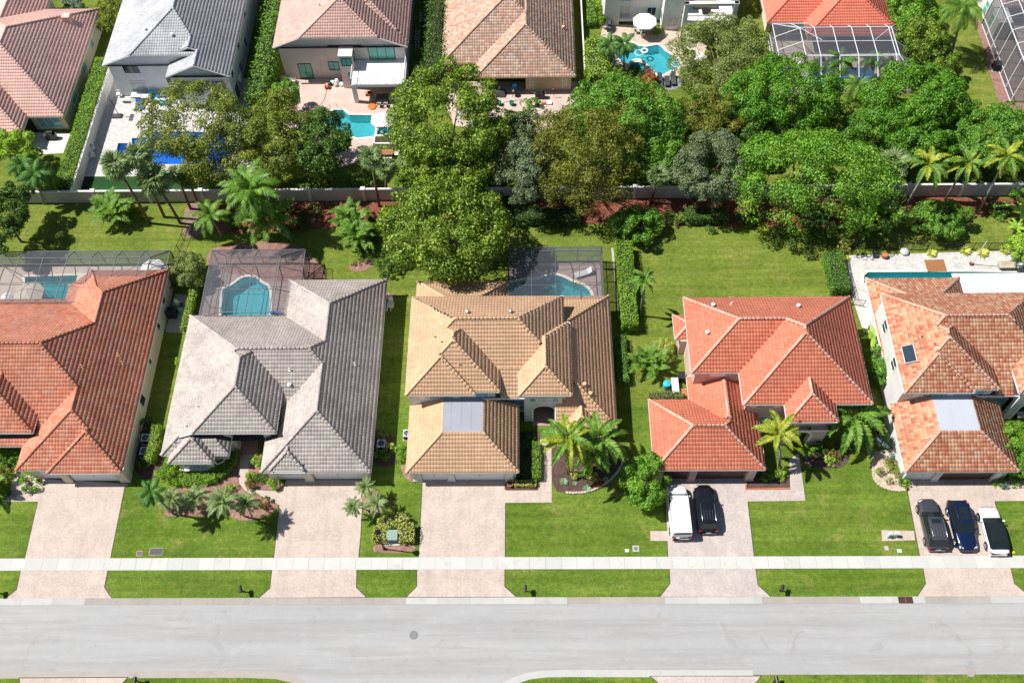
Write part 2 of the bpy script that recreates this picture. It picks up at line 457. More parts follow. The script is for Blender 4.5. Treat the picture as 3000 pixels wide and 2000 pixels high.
M['tile_coral'] = tile_mat("coral_painted_tile", [(.72, .18, .11), (.74, .2, .125), (.69, .165, .1)], (.94, 1.05), .3)
M['cap_pink'] = tile_mat("pale_ridge_tile", [(.66, .33, .23), (.7, .4, .3), (.6, .24, .15)], (.9, 1.1))
M['cap_tan'] = tile_mat("tan_ridge_tile", [(.66, .42, .23), (.7, .46, .27)], (.92, 1.08))
M['cap_grey'] = tile_mat("grey_ridge_tile", [(.54, .46, .42), (.42, .35, .32), (.58, .5, .46)], (.85, 1.1))
M['cap_pale'] = tile_mat("pale_pink_ridge_tile", [(.7, .43, .36), (.72, .47, .4)], (.92, 1.08))
M['felt'] = plain("roof_underlay", (.06, .05, .05), .95)
M['flatroof'] = concrete_mat("white_roof_membrane", (.29, .3, .33), .16, (.24, .25, .27), .75, False)
M['flat_pale'] = concrete_mat("pale_roof_membrane", (.41, .435, .47), .1, (.36, .38, .41), .6, False)
# walls & trims
M['white'] = plain("white_paint", (.8, .79, .78), .55, 0, .05)
M['cream'] = stucco("cream_stucco", (.68, .60, .46))
M['w_grey'] = stucco("grey_white_stucco", (.74, .74, .74))
M['w_white'] = stucco("white_stucco", (.7, .69, .66))
M['w_pink'] = stucco("pink_stucco", (.62, .45, .38))
M['w_blush'] = stucco("blush_stucco", (.66, .58, .54))
M['w_tan'] = stucco("tan_stucco", (.66, .49, .34))
M['w_ivory'] = stucco("ivory_stucco", (.72, .66, .54))
M['w_brown'] = stucco("brown_stucco", (.36, .24, .2))
M['fence_wall'] = stucco("precast_wall_panel", (.5, .46, .42), .14)
M['fence_cap'] = stucco("precast_wall_cap", (.68, .66, .62), .1)
M['glass'] = plain("dark_window_glass", (.03, .05, .06), .06, 0, .3, .7)
M['glass_green'] = plain("green_tinted_glass", (.10, .42, .34), .08, 0, .3, .6)
M['glass_blue'] = plain("pale_blue_glass", (.2, .42, .48), .08, 0, .25, .6)
M['glass_curtain'] = plain("curtained_glass", (.42, .47, .46), .15, 0, .2, .8)
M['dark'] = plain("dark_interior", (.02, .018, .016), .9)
M['wood_dark'] = plain("dark_garage_wood", (.06, .03, .02), .5, 0, .3, 3)
M['wood'] = plain("brown_wood", (.3, .13, .05), .6, 0, .3, 4)
M['iron'] = plain("black_iron", (.015, .015, .017), .5, .3)
M['alu'] = plain("bronze_aluminium", (.16, .16, .17), .45, .4)
M['alu_white'] = plain("white_aluminium", (.78, .79, .8), .4, 0, .04)
M['metal'] = plain("galvanised_metal", (.5, .51, .53), .4, .8, .15)
M['screen'] = screen_mat("insect_screen", (.13, .14, .165), .19)
M['screen_dark'] = screen_mat("dark_insect_screen", (.085, .09, .105), .36)
M['screen_pale'] = screen_mat("sunlit_insect_screen", (.45, .47, .5), .5)
M['ac'] = plain("ac_grey_paint", (.52, .53, .53), .5, .1, .08)
M['ac_dark'] = plain("ac_grille_dark", (.03, .035, .04), .6, .3)
M['ac_blue'] = plain("ac_fan_blue", (.12, .22, .34), .4, .2)
M['black'] = plain("black_plastic", (.015, .015, .016), .45)
M['fabric_white'] = plain("white_canvas", (.78, .76, .72), .8, 0, .06)
M['fabric_beige'] = plain("beige_canvas", (.52, .45, .36), .8, 0, .08)
M['terracotta'] = plain("terracotta", (.5, .16, .07), .8, 0, .15, 4)
M['green_box'] = plain("utility_green_paint", (.2, .275, .24), .5, .1, .1)
M['green_pale'] = plain("pale_green_plastic", (.5, .62, .58), .5, 0, .08)
M['rust'] = plain("rusty_grate", (.13, .045, .035), .8, .3, .25, 6)
M['castiron'] = plain("grey_cast_iron", (.2, .2, .2), .7, .4, .2, 9)
M['orange'] = plain("orange_plastic", (.75, .16, .03), .5)
M['blue'] = plain("blue_plastic", (.02, .12, .42), .4)
M['turq'] = plain("turquoise_plastic", (.03, .42, .52), .4)
M['green'] = plain("green_plastic", (.01, .2, .13), .45)
M['yellow'] = plain("yellow_plastic", (.75, .5, .05), .5)
M['slate_cush'] = plain("charcoal_cushion", (.06, .06, .07), .8)
M['tan_cush'] = plain("tan_cushion", (.45, .37, .28), .8)
M['stone'] = plain("edging_stone", (.5, .42, .34), .85, 0, .2, 5)
M['cover_dark'] = plain('dark_utility_lid', (.09, .08, .075), .85, 0, .3, 5)
M['bark'] = plain("grey_bark", (.16, .125, .095), .95, 0, .3, 7)
M['bark_palm'] = plain("grey_palm_bark", (.30, .27, .23), .9, 0, .25, 6)
M['bark_brown'] = plain("brown_palm_bark", (.17, .1, .06), .95, 0, .35, 8)
M['crownshaft'] = plain("green_crownshaft", (.2, .32, .12), .5, 0, .15)

# ------------------------------------------------------------------ roofs of real tiles
INF = -1e9
class Block:
    """convex footprint; every edge carries a slope (None = gable) and an eave height; roof = lowest of the planes"""
    def __init__(s, poly, e, slopes=.5, top=None, es=None, cap=True):
        s.poly = [np.array(p, float) for p in poly]; n = len(poly)
        s.e, s.top = e, top
        s.sl = list(slopes) if isinstance(slopes, (list, tuple)) else [slopes] * n
        s.es = es or [e] * n
        s.planes = []
        for i in range(n):
            a, b = s.poly[i], s.poly[(i + 1) % n]
            d = (b - a) / np.linalg.norm(b - a); nin = np.array([-d[1], d[0]])
            s.planes.append((d, nin, a, s.sl[i], s.es[i]))
    def hp(s, i, x, y):
        d, nin, a, p, e = s.planes[i]
        return e + p * ((x - a[0]) * nin[0] + (y - a[1]) * nin[1])
    def h(s, x, y):
        x = np.asarray(x, float); y = np.asarray(y, float)
        r = np.full(np.broadcast(x, y).shape, 1e9 if s.top is None else s.top, float)
        ins = np.ones_like(r, bool)
        for i, (d, nin, a, p, e) in enumerate(s.planes):
            dist = (x - a[0]) * nin[0] + (y - a[1]) * nin[1]
            ins &= dist > -1e-4
            if p is not None: r = np.minimum(r, e + p * dist)
        return np.where(ins, r, INF)
    def faces(s):
        fs = []
        ids = [i for i in range(len(s.planes)) if s.sl[i] is not None]
        funcs = [(i, lambda x, y, i=i: s.hp(i, x, y)) for i in ids]
        if s.top is not None: funcs.append((-1, lambda x, y: s.top))
        for i, f in funcs:
            poly = [tuple(p) for p in s.poly]
            for j, g in funcs:
                if i == j: continue
                out = []
                for k in range(len(poly)):
                    a, b = poly[k], poly[(k + 1) % len(poly)]
                    fa, fb = f(*a) - g(*a), f(*b) - g(*b)
                    if fa <= 1e-7: out.append(a)
                    if (fa < -1e-7 and fb > 1e-7) or (fa > 1e-7 and fb < -1e-7):
                        t_ = fa / (fa - fb); out.append((a[0] + (b[0] - a[0]) * t_, a[1] + (b[1] - a[1]) * t_))
                poly = out
                if len(poly) < 3: break
            if len(poly) >= 3: fs.append((i, poly, f))
        return fs
def rect(x0, x1, y0, y1): return [(x0, y0), (x1, y0), (x1, y1), (x0, y1)]
def RB(x0, x1, y0, y1, e, F=.5, R=.5, B=.5, L=.5, top=None, es=None):
    return Block(rect(x0, x1, y0, y1), e, [F, R, B, L], top, es)

TW, TL = .31, .40
def tile_shape(kind):
    if kind == 'thin':
        us = np.array([.004, .01, .15, .29, .296]); ns = np.array([.014, .018, .018, .018, .014])
    elif kind == 'barrel':
        us = np.array([0, .055, .15, .245, .30]); ns = np.array([.01, .025, .034, .025, .01])
    elif kind == 'wave':
        us = np.array([0, .08, .15, .23, .30]); ns = np.array([.015, .04, .048, .033, .012])
    else:
        us = np.array([.006, .02, .15, .28, .296]); ns = np.array([.02, .028, .028, .028, .02])
    v = []
    for vv, dn in ((-.03, .013 if kind != 'thin' else .010), (TL + .005, -.008)):
        for a, b in zip(us, ns): v.append((a, vv, b + dn))
    for a, b in zip(us, ns): v.append((a, -.03, .0))
    q = []
    for k in range(4): q.append((k, k + 1, 5 + k + 1, 5 + k)); q.append((10 + k, 10 + k + 1, k + 1, k))
    return np.array(v), np.array(q)
def cap_shape():
    v, q = [], []
    n = 6
    for i, (z0, r) in enumerate(((-.02, .165), (.44, .135))):
        for k in range(n + 1):
            a = pi * k / n
            v.append((r * cos(a), z0, r * .8 * sin(a) + (.05 if i == 0 else .03)))
    for k in range(n): q.append((k, k + 1, n + 1 + k + 1, n + 1 + k)); 
    v += [(v[k][0], -.02, max(v[k][2] - .08, -.02)) for k in range(n + 1)]
    b = 2 * (n + 1)
    for k in range(n): q.append((b + k, b + k + 1, k + 1, k))
    return np.array(v), np.array(q)
CAMP = np.array([0, 0, CAM_H])
NIND = 300
def build_roof(root, blocks, kind, tmat, cmat, trim, ex=(), flatmat=None, nind=300):
    """roof (part) > roof_tile, ridge_tile (sub-parts), the tiles past the 300 nearest as one mass"""
    off = np.array(root.location)
    deck = MB(); fas = MB(); flat = MB()
    tiles = []; caps = []
    for bi, b in enumerate(blocks):
        sh = .004 * bi
        for i, poly, f in b.faces():
            top = [(x, y, f(x, y) - sh) for x, y in poly]
            if i == -1:
                flat.add([(x, y, z + .05) for x, y, z in top], [tuple(range(len(top)))])
                continue
            deck.add(top, [tuple(range(len(top)))])
            d, nin, a, p, e = b.planes[i]
            sec = sqrt(1 + p * p)
            nrm = np.array([-p * nin[0], -p * nin[1], 1]) / sec
            ud = np.array([d[0], d[1], 0]); vd = np.array([nin[0], nin[1], p]) / sec
            org = np.array([a[0], a[1], e]); org = org - ud * float(org @ ud)
            P3 = np.array([(x, y, f(x, y)) for x, y in poly]) - org
            uv = np.stack([P3 @ ud, P3 @ vd], 1)
            def rng_u(v, uv=uv):
                lo = np.full(v.shape, 1e9); hi = np.full(v.shape, -1e9)
                vv = np.clip(v, uv[:, 1].min() + 1e-6, uv[:, 1].max() - 1e-6)
                for k in range(len(uv)):
                    p0, p1 = uv[k], uv[(k + 1) % len(uv)]
                    if abs(p1[1] - p0[1]) < 1e-9: continue
                    w = (vv - p0[1]) / (p1[1] - p0[1]); m_ = (w >= 0) & (w <= 1)
                    u_ = p0[0] + w * (p1[0] - p0[0])
                    lo = np.where(m_, np.minimum(lo, u_), lo); hi = np.where(m_, np.maximum(hi, u_), hi)
                return lo, hi
            v0 = max(0.0, math.floor(uv[:, 1].min() / TL) * TL)
            nr = int(math.ceil((uv[:, 1].max() - v0) / TL)); u_min = math.floor(uv[:, 0].min() / TW) * TW
            nc = int(math.ceil((uv[:, 0].max() - u_min) / TW)) + 1
            jj, cc = np.meshgrid(np.arange(nr), np.arange(nc), indexing='ij')
            U = u_min + cc.ravel() * TW; V = v0 + jj.ravel() * TL
            lo, hi = rng_u(V + TL * .5)
            ok = (U + TW * .55 > lo) & (U + TW * .45 < hi) & (V + TL * .4 < uv[:, 1].max())
            U, V = U[ok], V[ok]
            C = org + ud * (U + TW / 2)[:, None] + vd * np.minimum(V + TL / 2, (V + uv[:, 1].max()) / 2)[:, None]
            hid = np.zeros(len(U), bool)
            for bj, b2 in enumerate(blocks):
                if bj == bi: continue
                cov = np.ones(len(U), bool)
                for du, dv in ((0, 0), (-.45, -.45), (.45, -.45), (.45, .45), (-.45, .45)):
                    Q_ = C + ud * (du * TW) + vd * (dv * TL)
                    cov &= b2.h(Q_[:, 0], Q_[:, 1]) > Q_[:, 2] - .02
                hid |= (cov if bj < bi else False) | (b2.h(C[:, 0], C[:, 1]) > C[:, 2] + .055)
            for (x0, x1, y0, y1) in ex:
                hid |= (C[:, 0] > x0 + .3) & (C[:, 0] < x1 - .3) & (C[:, 1] > y0 + .3) & (C[:, 1] < y1 - .3)
            U, V, C = U[~hid], V[~hid], C[~hid]
            if not len(U): continue
            l0, h0 = rng_u(V); l1, h1 = rng_u(V + TL)
            whole = (U > np.maximum(l0, l1)) & (U + TW < np.minimum(h0, h1))
            vw = CAMP - C; dist = np.linalg.norm(vw, axis=1)
            score = (vw @ nrm) / dist ** 3 * whole
            # only those inside the photograph
            rel = C - CAMP; zc = rel @ fw
            px = 1500 + FOC * (rel @ rt) / zc; py = 1000 - FOC * (rel @ up) / zc
            score *= (px > 4) & (px < 2996) & (py > 4)
            tiles.append((U, V, org, ud, vd, nrm, rng_u, score, sh))
        # hips and ridges of this block
        fs = b.faces()
        for a_ in range(len(fs)):
            for c_ in range(a_ + 1, len(fs)):
                (i, pa, fa), (j, pb, fb) = fs[a_], fs[c_]
                if -1 in (i, j) : continue
                for k in range(len(pa)):
                    A, Bq = pa[k], pa[(k + 1) % len(pa)]
                    if abs(fa(*A) - fb(*A)) < 1e-4 and abs(fa(*Bq) - fb(*Bq)) < 1e-4 and hypot(A[0] - Bq[0], A[1] - Bq[1]) > .3:
                        p0 = np.array([A[0], A[1], fa(*A)]); p1 = np.array([Bq[0], Bq[1], fa(*Bq)])
                        if p0[2] > p1[2]: p0, p1 = p1, p0
                        L = np.linalg.norm(p1 - p0); d = (p1 - p0) / L; n = max(1, int(L / .42))
                        for q in range(n):
                            c = p0 + d * (q * L / n)
                            mid = c + d * .2
                            pn = np.array([-d[1], d[0]]) / max(hypot(d[0], d[1]), 1e-6) * .3
                            hid = any(max(float(b2.h(mid[0] + sg * pn[0], mid[1] + sg * pn[1])) for b2 in blocks) > mid[2] - .03 for sg in (-1, 1))
                            hid = hid or any(float(b2.h(mid[0], mid[1])) > mid[2] + .06 for b2 in blocks if b2 is not b)
                            hid = hid or any(x0 + .3 < mid[0] < x1 - .3 and y0 + .3 < mid[1] < y1 - .3 for (x0, x1, y0, y1) in ex)
                            if not hid: caps.append((c, d))
        # fascia / gutter and soffit along each edge
        n = len(b.poly)
        for i in range(n):
            A, Bq = b.poly[i], b.poly[(i + 1) % n]
            d, nin, a, p, e = b.planes[i]
            m = 24; pr = []
            for k in range(m + 1):
                t_ = k / m; q = A + (Bq - A) * t_; qi = q + nin * .002
                qi = qi + (Bq - A) * (1e-3 if k == 0 else (-1e-3 if k == m else 0))
                pr.append((q, float(b.h(qi[0], qi[1]))))
            keep = [0] + [k for k in range(1, m) if abs(pr[k][1] - (pr[k - 1][1] + pr[k + 1][1]) / 2) > 1e-4] + [m]
            for k0, k1 in zip(keep[:-1], keep[1:]):
                (qa, ha), (qb, hb) = pr[k0], pr[k1]
                mid = (qa + qb) / 2; hm = (ha + hb) / 2
                oth = [x for x in blocks if x is not b]
                if oth and all(max(float(b2.h(*(qa * (1 - w) + qb * w))) for b2 in oth) > ha * (1 - w) + hb * w + .12 for w in (.02, .25, .5, .75, .98)): continue
                o = -nin * (.06 + sh)
                z0, z1 = -.2 - sh, -.005 - sh
                vs = [(*qa, ha + z0), (*qb, hb + z0), (*qb, hb + z1), (*qa, ha + z1), (*(qa + o), ha + z0), (*(qb + o), hb + z0), (*(qb + o), hb + z1), (*(qa + o), ha + z1)]
                fas.add(vs, [(0, 1, 2, 3), (5, 4, 7, 6), (4, 5, 1, 0), (3, 2, 6, 7), (0, 3, 7, 4), (1, 5, 6, 2)])
        lo = min(b.es)
        deck.add([(p[0], p[1], lo - .15 - sh) for p in b.poly], [tuple(range(len(b.poly) - 1, -1, -1))])
    roof = deck.build("roof", M['felt'], root, world=True)
    tag(fas.build("fascia", trim, root, world=True))
    if flat.v:
        fo = flat.build("flat_roof", flatmat or M['flatroof'], roof, world=True)
    # tiles: the 300 that show largest as sub-parts, the rest one mass
    tv, tq = tile_shape(kind)
    me = np_mesh("roof_tile", tv, tq, tmat, kind in ('barrel', 'wave'))
    allsc = np.concatenate([t_[7] for t_ in tiles])
    cut = np.sort(allsc)[::-1][min(nind, len(allsc) - 1)] if len(allsc) > nind else -1
    VV, QQ, base = [], [], 0
    left = nind
    for U, V, org, ud, vd, nrm, rng_u, sc, sh in tiles:
        ind = (sc > cut) & (sc > 0)
        for k in np.where(ind)[0]:
            if left <= 0: ind[k] = False; continue
            left -= 1
            o = org + ud * U[k] + vd * V[k] + nrm * (.012 - sh) - off
            jit = random.uniform(-.012, .012)
            mt = Matrix(((ud[0], vd[0], nrm[0], o[0]), (ud[1], vd[1], nrm[1], o[1]), (ud[2], vd[2], nrm[2], o[2]), (0, 0, 0, 1))) @ Matrix.Rotation(jit, 4, 'Z')
            inst("roof_tile", me, roof, mt)
        U, V = U[~ind], V[~ind]
        if not len(U): continue
        N = len(U)
        jr = rng.uniform(-.006, .006, N)
        pu = U[:, None] + tv[None, :, 0]; pv = V[:, None] + tv[None, :, 1]; pn = np.repeat(tv[None, :, 2], N, 0) + jr[:, None]
        l, h = rng_u(pv)
        pu = np.clip(pu, l, h)
        X = org + ud * pu[..., None] + vd * pv[..., None] + nrm * (pn + .012 - sh)[..., None] - off
        VV.append(X.reshape(-1, 3)); QQ.append((tq[None] + (np.arange(N) * len(tv))[:, None, None] + base).reshape(-1, 4)); base += N * len(tv)
    if VV:
        o = inst("roof_tiles", np_mesh("roof_tiles", np.concatenate(VV), np.concatenate(QQ), tmat, kind in ('barrel', 'wave')), roof)
        o['kind'] = 'stuff'
    cv, cq = cap_shape(); cm = np_mesh("ridge_tile", cv, cq, cmat, True)
    CV, CQ, base = [], [], 0
    caps.sort(key=lambda c: np.linalg.norm(c[0] - CAMP))
    for k, (c, d) in enumerate(caps):
        sx = np.cross(d, (0, 0, 1.0)); sx /= np.linalg.norm(sx); sz = np.cross(sx, d)
        o = c - off + sz * .02
        if k < nind:
            inst("ridge_tile", cm, roof, Matrix(((sx[0], d[0], sz[0], o[0]), (sx[1], d[1], sz[1], o[1]), (sx[2], d[2], sz[2], o[2]), (0, 0, 0, 1))) @ Matrix.Rotation(random.uniform(-.03, .03), 4, 'Z'))
    return roof
def wall_mesh(root, blocks_walls, mat, name="wall"):
    """each entry: (footprint, z0, z1 or Block) - a Block makes the wall follow the roof above it"""
    mb = MB()
    for poly, z0, z1 in blocks_walls:
        if not isinstance(z1, Block): mb.prism(poly, z0, z1); continue
        poly = ccw(poly); n = len(poly); ring = []
        for i in range(n):
            a, b = np.array(poly[i]), np.array(poly[(i + 1) % n])
            for k in range(24):
                q = a + (b - a) * k / 24; ring.append((q[0], q[1], float(z1.h(q[0], q[1])) - .1))
        m = len(ring)
        mb.add([(x, y, z0) for x, y, z in ring] + ring, [(i, (i + 1) % m, m + (i + 1) % m, m + i) for i in range(m)])
    return mb.build(name, mat, root, world=True)
def window(root, side, pos, c, w, z0, z1, nx=2, ny=1, frame=None, glass=None, name="window", surround=None, grid=(0, 0), fw_=.07):
    """side F (faces -y, at y=pos), B (+y), R (+x, at x=pos), L (-x): window > frame-mesh with panes as sub-parts"""
    frame = frame or M['white']; glass = glass or M['glass']
    s = {'F': ((1, 0), (0, -1)), 'B': ((-1, 0), (0, 1)), 'R': ((0, 1), (1, 0)), 'L': ((0, -1), (-1, 0))}[side]
    def W3(u, o, z):
        if side in 'FB': return (c + s[0][0] * u, pos + s[1][1] * o, z)
        return (pos + s[1][0] * o, c + s[0][1] * u, z)
    def bx(mb, u0, u1, o0, o1, a, b):
        p, q = W3(u0, o0, a), W3(u1, o1, b)
        mb.box(min(p[0], q[0]), max(p[0], q[0]), min(p[1], q[1]), max(p[1], q[1]), a, b)
    fr = MB(); h = w / 2
    bx(fr, -h, h, -.05, .07, z0 - fw_, z0); bx(fr, -h, h, -.05, .06, z1, z1 + fw_)
    for k in range(nx + 1):
        u = -h + w * k / nx; t_ = fw_ if k in (0, nx) else fw_ * .6
        bx(fr, u - t_ / 2, u + t_ / 2, -.05, .055 + .002 * (k % 2), z0, z1)
    for k in range(1, ny):
        z = z0 + (z1 - z0) * k / ny; bx(fr, -h + fw_ / 2, h - fw_ / 2, -.04, .05, z - .025, z + .025)
    for gx in range(1, grid[0]): bx(fr, -h + w * gx / grid[0] - .012, -h + w * gx / grid[0] + .012, 0, .035, z0, z1)
    for gy in range(1, grid[1]): bx(fr, -h, h, 0, .033, z0 + (z1 - z0) * gy / grid[1] - .012, z0 + (z1 - z0) * gy / grid[1] + .012)
    if surround is not None:
        bx(fr, -h - .2, h + .2, -.05, .1, z0 - .22, z0 - fw_ - .002); bx(fr, -h - .2, h + .2, -.05, .09, z1 + fw_ + .002, z1 + .2)
    f = fr.build(name, frame, root, world=True)
    for k in range(nx):
        for j in range(ny):
            p = MB(); bx(p, -h + w * k / nx + .02, -h + w * (k + 1) / nx - .02, -.02, .018, z0 + (z1 - z0) * j / ny + .02, z0 + (z1 - z0) * (j + 1) / ny - .02)
            p.build("pane", glass, f, world=True)
    return f
def garage_door(root, x0, x1, y, z1, mat, sections=4):
    g = MB(); g.box(x0 + .004, x1 - .004, y + .06, y + .1, 0.02, z1)
    o = g.build("garage_door", mat, root, world=True)
    for k in range(sections):
        p = MB(); za, zb = .03 + (z1 - .03) * k / sections, (z1 - .03) * (k + 1) / sections + .015
        p.box(x0 + .02, x1 - .02, y + .03, y + .06, za, zb)
        n = max(2, int((x1 - x0) / .62))
        for q in range(n):
            u0 = x0 + .1 + (x1 - x0 - .2) * q / n; u1 = x0 + .1 + (x1 - x0 - .2) * (q + 1) / n - .1
            p.box(u0, u1, y + .018, y + .03, za + .1, zb - .1)
        p.build("panel", mat, o, world=True)
    hd = MB(); hd.box((x0 + x1) / 2 - .08, (x0 + x1) / 2 + .08, y - .01, y + .016, z1 * .55, z1 * .55 + .04)
    hd.build("handle", M['black'], o, world=True)
    return o
def pillar(root, x0, x1, y0, y1, z1, mat, cap=True):
    p = MB(); p.box(x0, x1, y0, y1, 0, z1)
    if cap:
        p.box(x0 - .06, x1 + .06, y0 - .06, y1 + .06, 0, .3); p.box(x0 - .05, x1 + .05, y0 - .05, y1 + .05, z1 - .25, z1 - .003)
    return p.build("pillar", mat, root, world=True)
def roof_vent(root, blocks, x, y, kind, mat):
    z = max(float(b.h(x, y)) for b in blocks)
    p = MB()
    if kind == 'pipe': p.tube([(x, y, z - .1), (x, y, z + .45)], .06, 8); p.tube([(x, y, z + .02), (x, y, z + .1)], [.16, .08], 8)
    else:
        p.tube([(x, y, z - .1), (x, y, z + .3)], .14, 10); p.lathe((x, y, z), [(.2, .3), (.22, .34), (.18, .42), (.05, .46)], 10)
    p.build("roof_vent", mat, root, world=True)
def chimney_pipe(*a): pass
# ------------------------------------------------------------------ pools (holes first, then the ground round them)
POOLS = []     # name, label, outline, water, shell, edge material
def pool(label, outline, water, shell, cope, smooth=0, steps=(), depth=1.3, group=None):
    p = ccw(smooth_poly(outline, smooth) if smooth else outline)
    POOLS.append((label, p, water, shell, cope, steps, depth, group))
    return p
P_H1 = pool("covered-by-cage pool behind the orange-roofed house at left", GP(4, [(165, 250), (565, 238), (565, 470), (275, 480), (285, 340), (165, 330)]), 'water_dark', 'pool_shell', 'coping', group="swimming pools")
P_H2 = pool("curved-head teal pool in the screened cage behind the grey-roofed house",
            GP(4, [(1458, 330), (1495, 318), (1530, 300), (1575, 262), (1625, 246), (1680, 255), (1715, 290), (1765, 312), (1772, 420), (1760, 545), (1450, 545), (1458, 420)]), 'water', 'pool_shell', 'coping', 1, group="swimming pools")
P_H3 = pool("kidney-shaped deep teal pool in the cage behind the tan house",
            GP(5, [(1105, 285), (1200, 270), (1290, 265), (1335, 242), (1400, 234), (1465, 252), (1520, 285), (1590, 302), (1635, 345), (1645, 400), (1600, 440), (1150, 440), (1090, 350)]), 'water_dark', 'pool_shell', 'coping', 2, group="swimming pools")
P_H5 = pool("long narrow teal pool behind the far right house", GP(6, [(1190, 240), (1215, 219), (1890, 216), (2240, 222), (2240, 280), (1190, 290)]), 'water_dark', 'pool_shell', 'coping', group="swimming pools")
P_B = pool("bright blue rectangular pool with steps in the white travertine terrace", GP(1, [(866, 909), (958, 905), (955, 868), (1120, 866), (1480, 870), (1500, 1080), (868, 1080)]), 'water_blue', 'pool_blue', 'travertine', group="swimming pools",
           steps=[(GP(1, [(868, 912), (945, 910), (945, 935), (868, 937)]), -.3), (GP(1, [(868, 937), (940, 935), (940, 958), (868, 958)]), -.55), (GP(1, [(868, 958), (936, 958), (936, 985), (868, 985)]), -.8)])
P_BS = pool("small square blue spa beside the blue pool", GP(1, [(778, 945), (840, 945), (832, 1040), (755, 1040)]), 'water_blue', 'pool_blue', 'travertine', depth=.9, group="swimming pools",
            steps=[(GP(1, [(800, 975), (826, 975), (822, 1025), (792, 1025)]), -.4)])
P_C = pool("angular turquoise pool behind the brown-roofed house", GP(23, [(630, 1265), (740, 1205), (840, 1205), (905, 1260), (1150, 1262), (1205, 1400), (1180, 1490), (1000, 1512), (880, 1470), (660, 1400)]), 'water', 'pool_shell', 'coping', group="swimming pools")
P_CS = pool("small angular spa beside the turquoise pool", GP(23, [(1212, 1405), (1388, 1392), (1368, 1482), (1212, 1482)]), 'water', 'pool_shell', 'coping', depth=.8, group="swimming pools")
P_E = pool("free-form light blue pool of the white house with the balcony", GP(25, [(590, 562), (740, 632), (870, 608), (935, 594), (985, 620), (1060, 700), (1215, 772), (1235, 900), (1090, 940), (1000, 1000), (920, 985), (830, 870), (700, 800), (600, 815), (520, 850), (400, 770), (362, 690), (400, 640), (500, 600)]), 'water', 'pool_shell', 'coping', 1, group="swimming pools")
P_ES = pool("small round spa set into the edge of the light blue pool", [(G(25, 670, 872)[0] + 1.0 * cos(a), G(25, 670, 872)[1] + .95 * sin(a)) for a in [2 * pi * k / 20 for k in range(20)]], 'water', 'pool_shell', 'coping', depth=.7, group="swimming pools")
P_F = pool("dark blue pool inside the white-framed cage behind the coral roof", GP(26, [(760, 900), (1620, 900), (1600, 1170), (900, 1170), (760, 1010)]), 'water_blue', 'pool_shell', 'coping', group="swimming pools")
HOLES = [p for (_, p, *r) in POOLS]

# ------------------------------------------------------------------ ground, lawns, paving
def sheet(name, poly, z, mat, th=.02):
    o = MB().prism(poly, z - th, z).build(name, mat)
    return tag(o, kind='structure')
def inside(p, poly):
    c = False; n = len(poly)
    for i in range(n):
        (x1, y1), (x2, y2) = poly[i], poly[(i + 1) % n]
        if (y1 > p[1]) != (y2 > p[1]) and p[0] < (x2 - x1) * (p[1] - y1) / (y2 - y1) + x1: c = not c
    return c
tag(holed("ground", rect(-420, 420, -260, 620), HOLES, 0.0, M['lawn_back']), kind='structure')
sheet("front_lawn", rect(-160, 160, 25.5, 47), .006, M['lawn'])
sheet("road", rect(-300, 300, 19.5, 26.0), .010, M['road'])
Y0, Y1 = 25.92, 26.55
SIDE_L = [tuple(p) for p in GP(7, [(-200, 1492), (1600, 1486), (1820, 1495), (1930, 1520), (2010, 1568), (2100, 1650), (2150, 1800)])]
SIDE_R = [tuple(p) for p in GP(8, [(980, 1800), (1000, 1640), (1060, 1566), (1130, 1530), (1230, 1497), (1340, 1484), (1480, 1481), (2700, 1483)])]
sheet("side_street", [(-22, 20), (8, 20), (8, -60), (-22, -60)], .008, M['road'])
def strip(name, line, w, z, mat, side=-1, th=.02):
    out = []
    for i, p in enumerate(line):
        a, b = np.array(line[max(i - 1, 0)]), np.array(line[min(i + 1, len(line) - 1)])
        d = (b - a) / np.linalg.norm(b - a)
        out.append((p[0] - d[1] * w * side * -1, p[1] + d[0] * w * side * -1) if False else (p[0] + d[1] * w * -side, p[1] - d[0] * w * -side))
    mb = MB(); n = len(line)
    vs = [(x, y, z) for x, y in line] + [(x, y, z) for x, y in out] + [(x, y, z - th) for x, y in line] + [(x, y, z - th) for x, y in out]
    fs = [(i, i + 1, n + i + 1, n + i) for i in range(n - 1)] + [(2 * n + i, 3 * n + i, 3 * n + i + 1, 2 * n + i + 1) for i in range(n - 1)]
    fs += [(i + 1, i, 2 * n + i, 2 * n + i + 1) for i in range(n - 1)] + [(n + i, n + i + 1, 3 * n + i + 1, 3 * n + i) for i in range(n - 1)]
    mb.add(vs, fs)
    return tag(mb.build(name, mat), kind='structure'), out
# far kerb gutter, in cast lengths
gut = tag(MB().box(-300, 300, Y0 - .004, Y1, -.02, .012).build("gutter", M['gutter']), kind='structure')
clean = [G(7, 75, 1030)[0], G(7, 415, 1030)[0]], [G(8, 435, 1020)[0], G(8, 1370, 1020)[0]], [G(9, 30, 1020)[0], G(9, 500, 1020)[0]], [G(9, 1265, 1020)[0], G(9, 1418, 1020)[0]], [G(9, 1510, 1020)[0], G(9, 1620, 1020)[0]], [G(9, 2145, 1020)[0], G(9, 2600, 1020)[0]]
xs = -60.0
segs = []
while xs < 60:
    segs.append((xs, xs + 3.04)); xs += 3.04
for x0, x1 in segs:
    cl = any(a - .8 < (x0 + x1) / 2 < b + .8 for a, b in clean)
    g = MB()
    zz = [.05, .03, .022, .03, .024]
    yy = [Y1, Y1 - .12, Y1 - .3, Y0 + .15, Y0]
    g.add([(x, y, z) for x in (x0 + .008, x1 - .008) for y, z in zip(yy, zz)], [(i, i + 1, 6 + i, 5 + i) for i in range(4)])
    g.build("kerb_stone", M['newcurb' if cl else 'gutter'], gut)
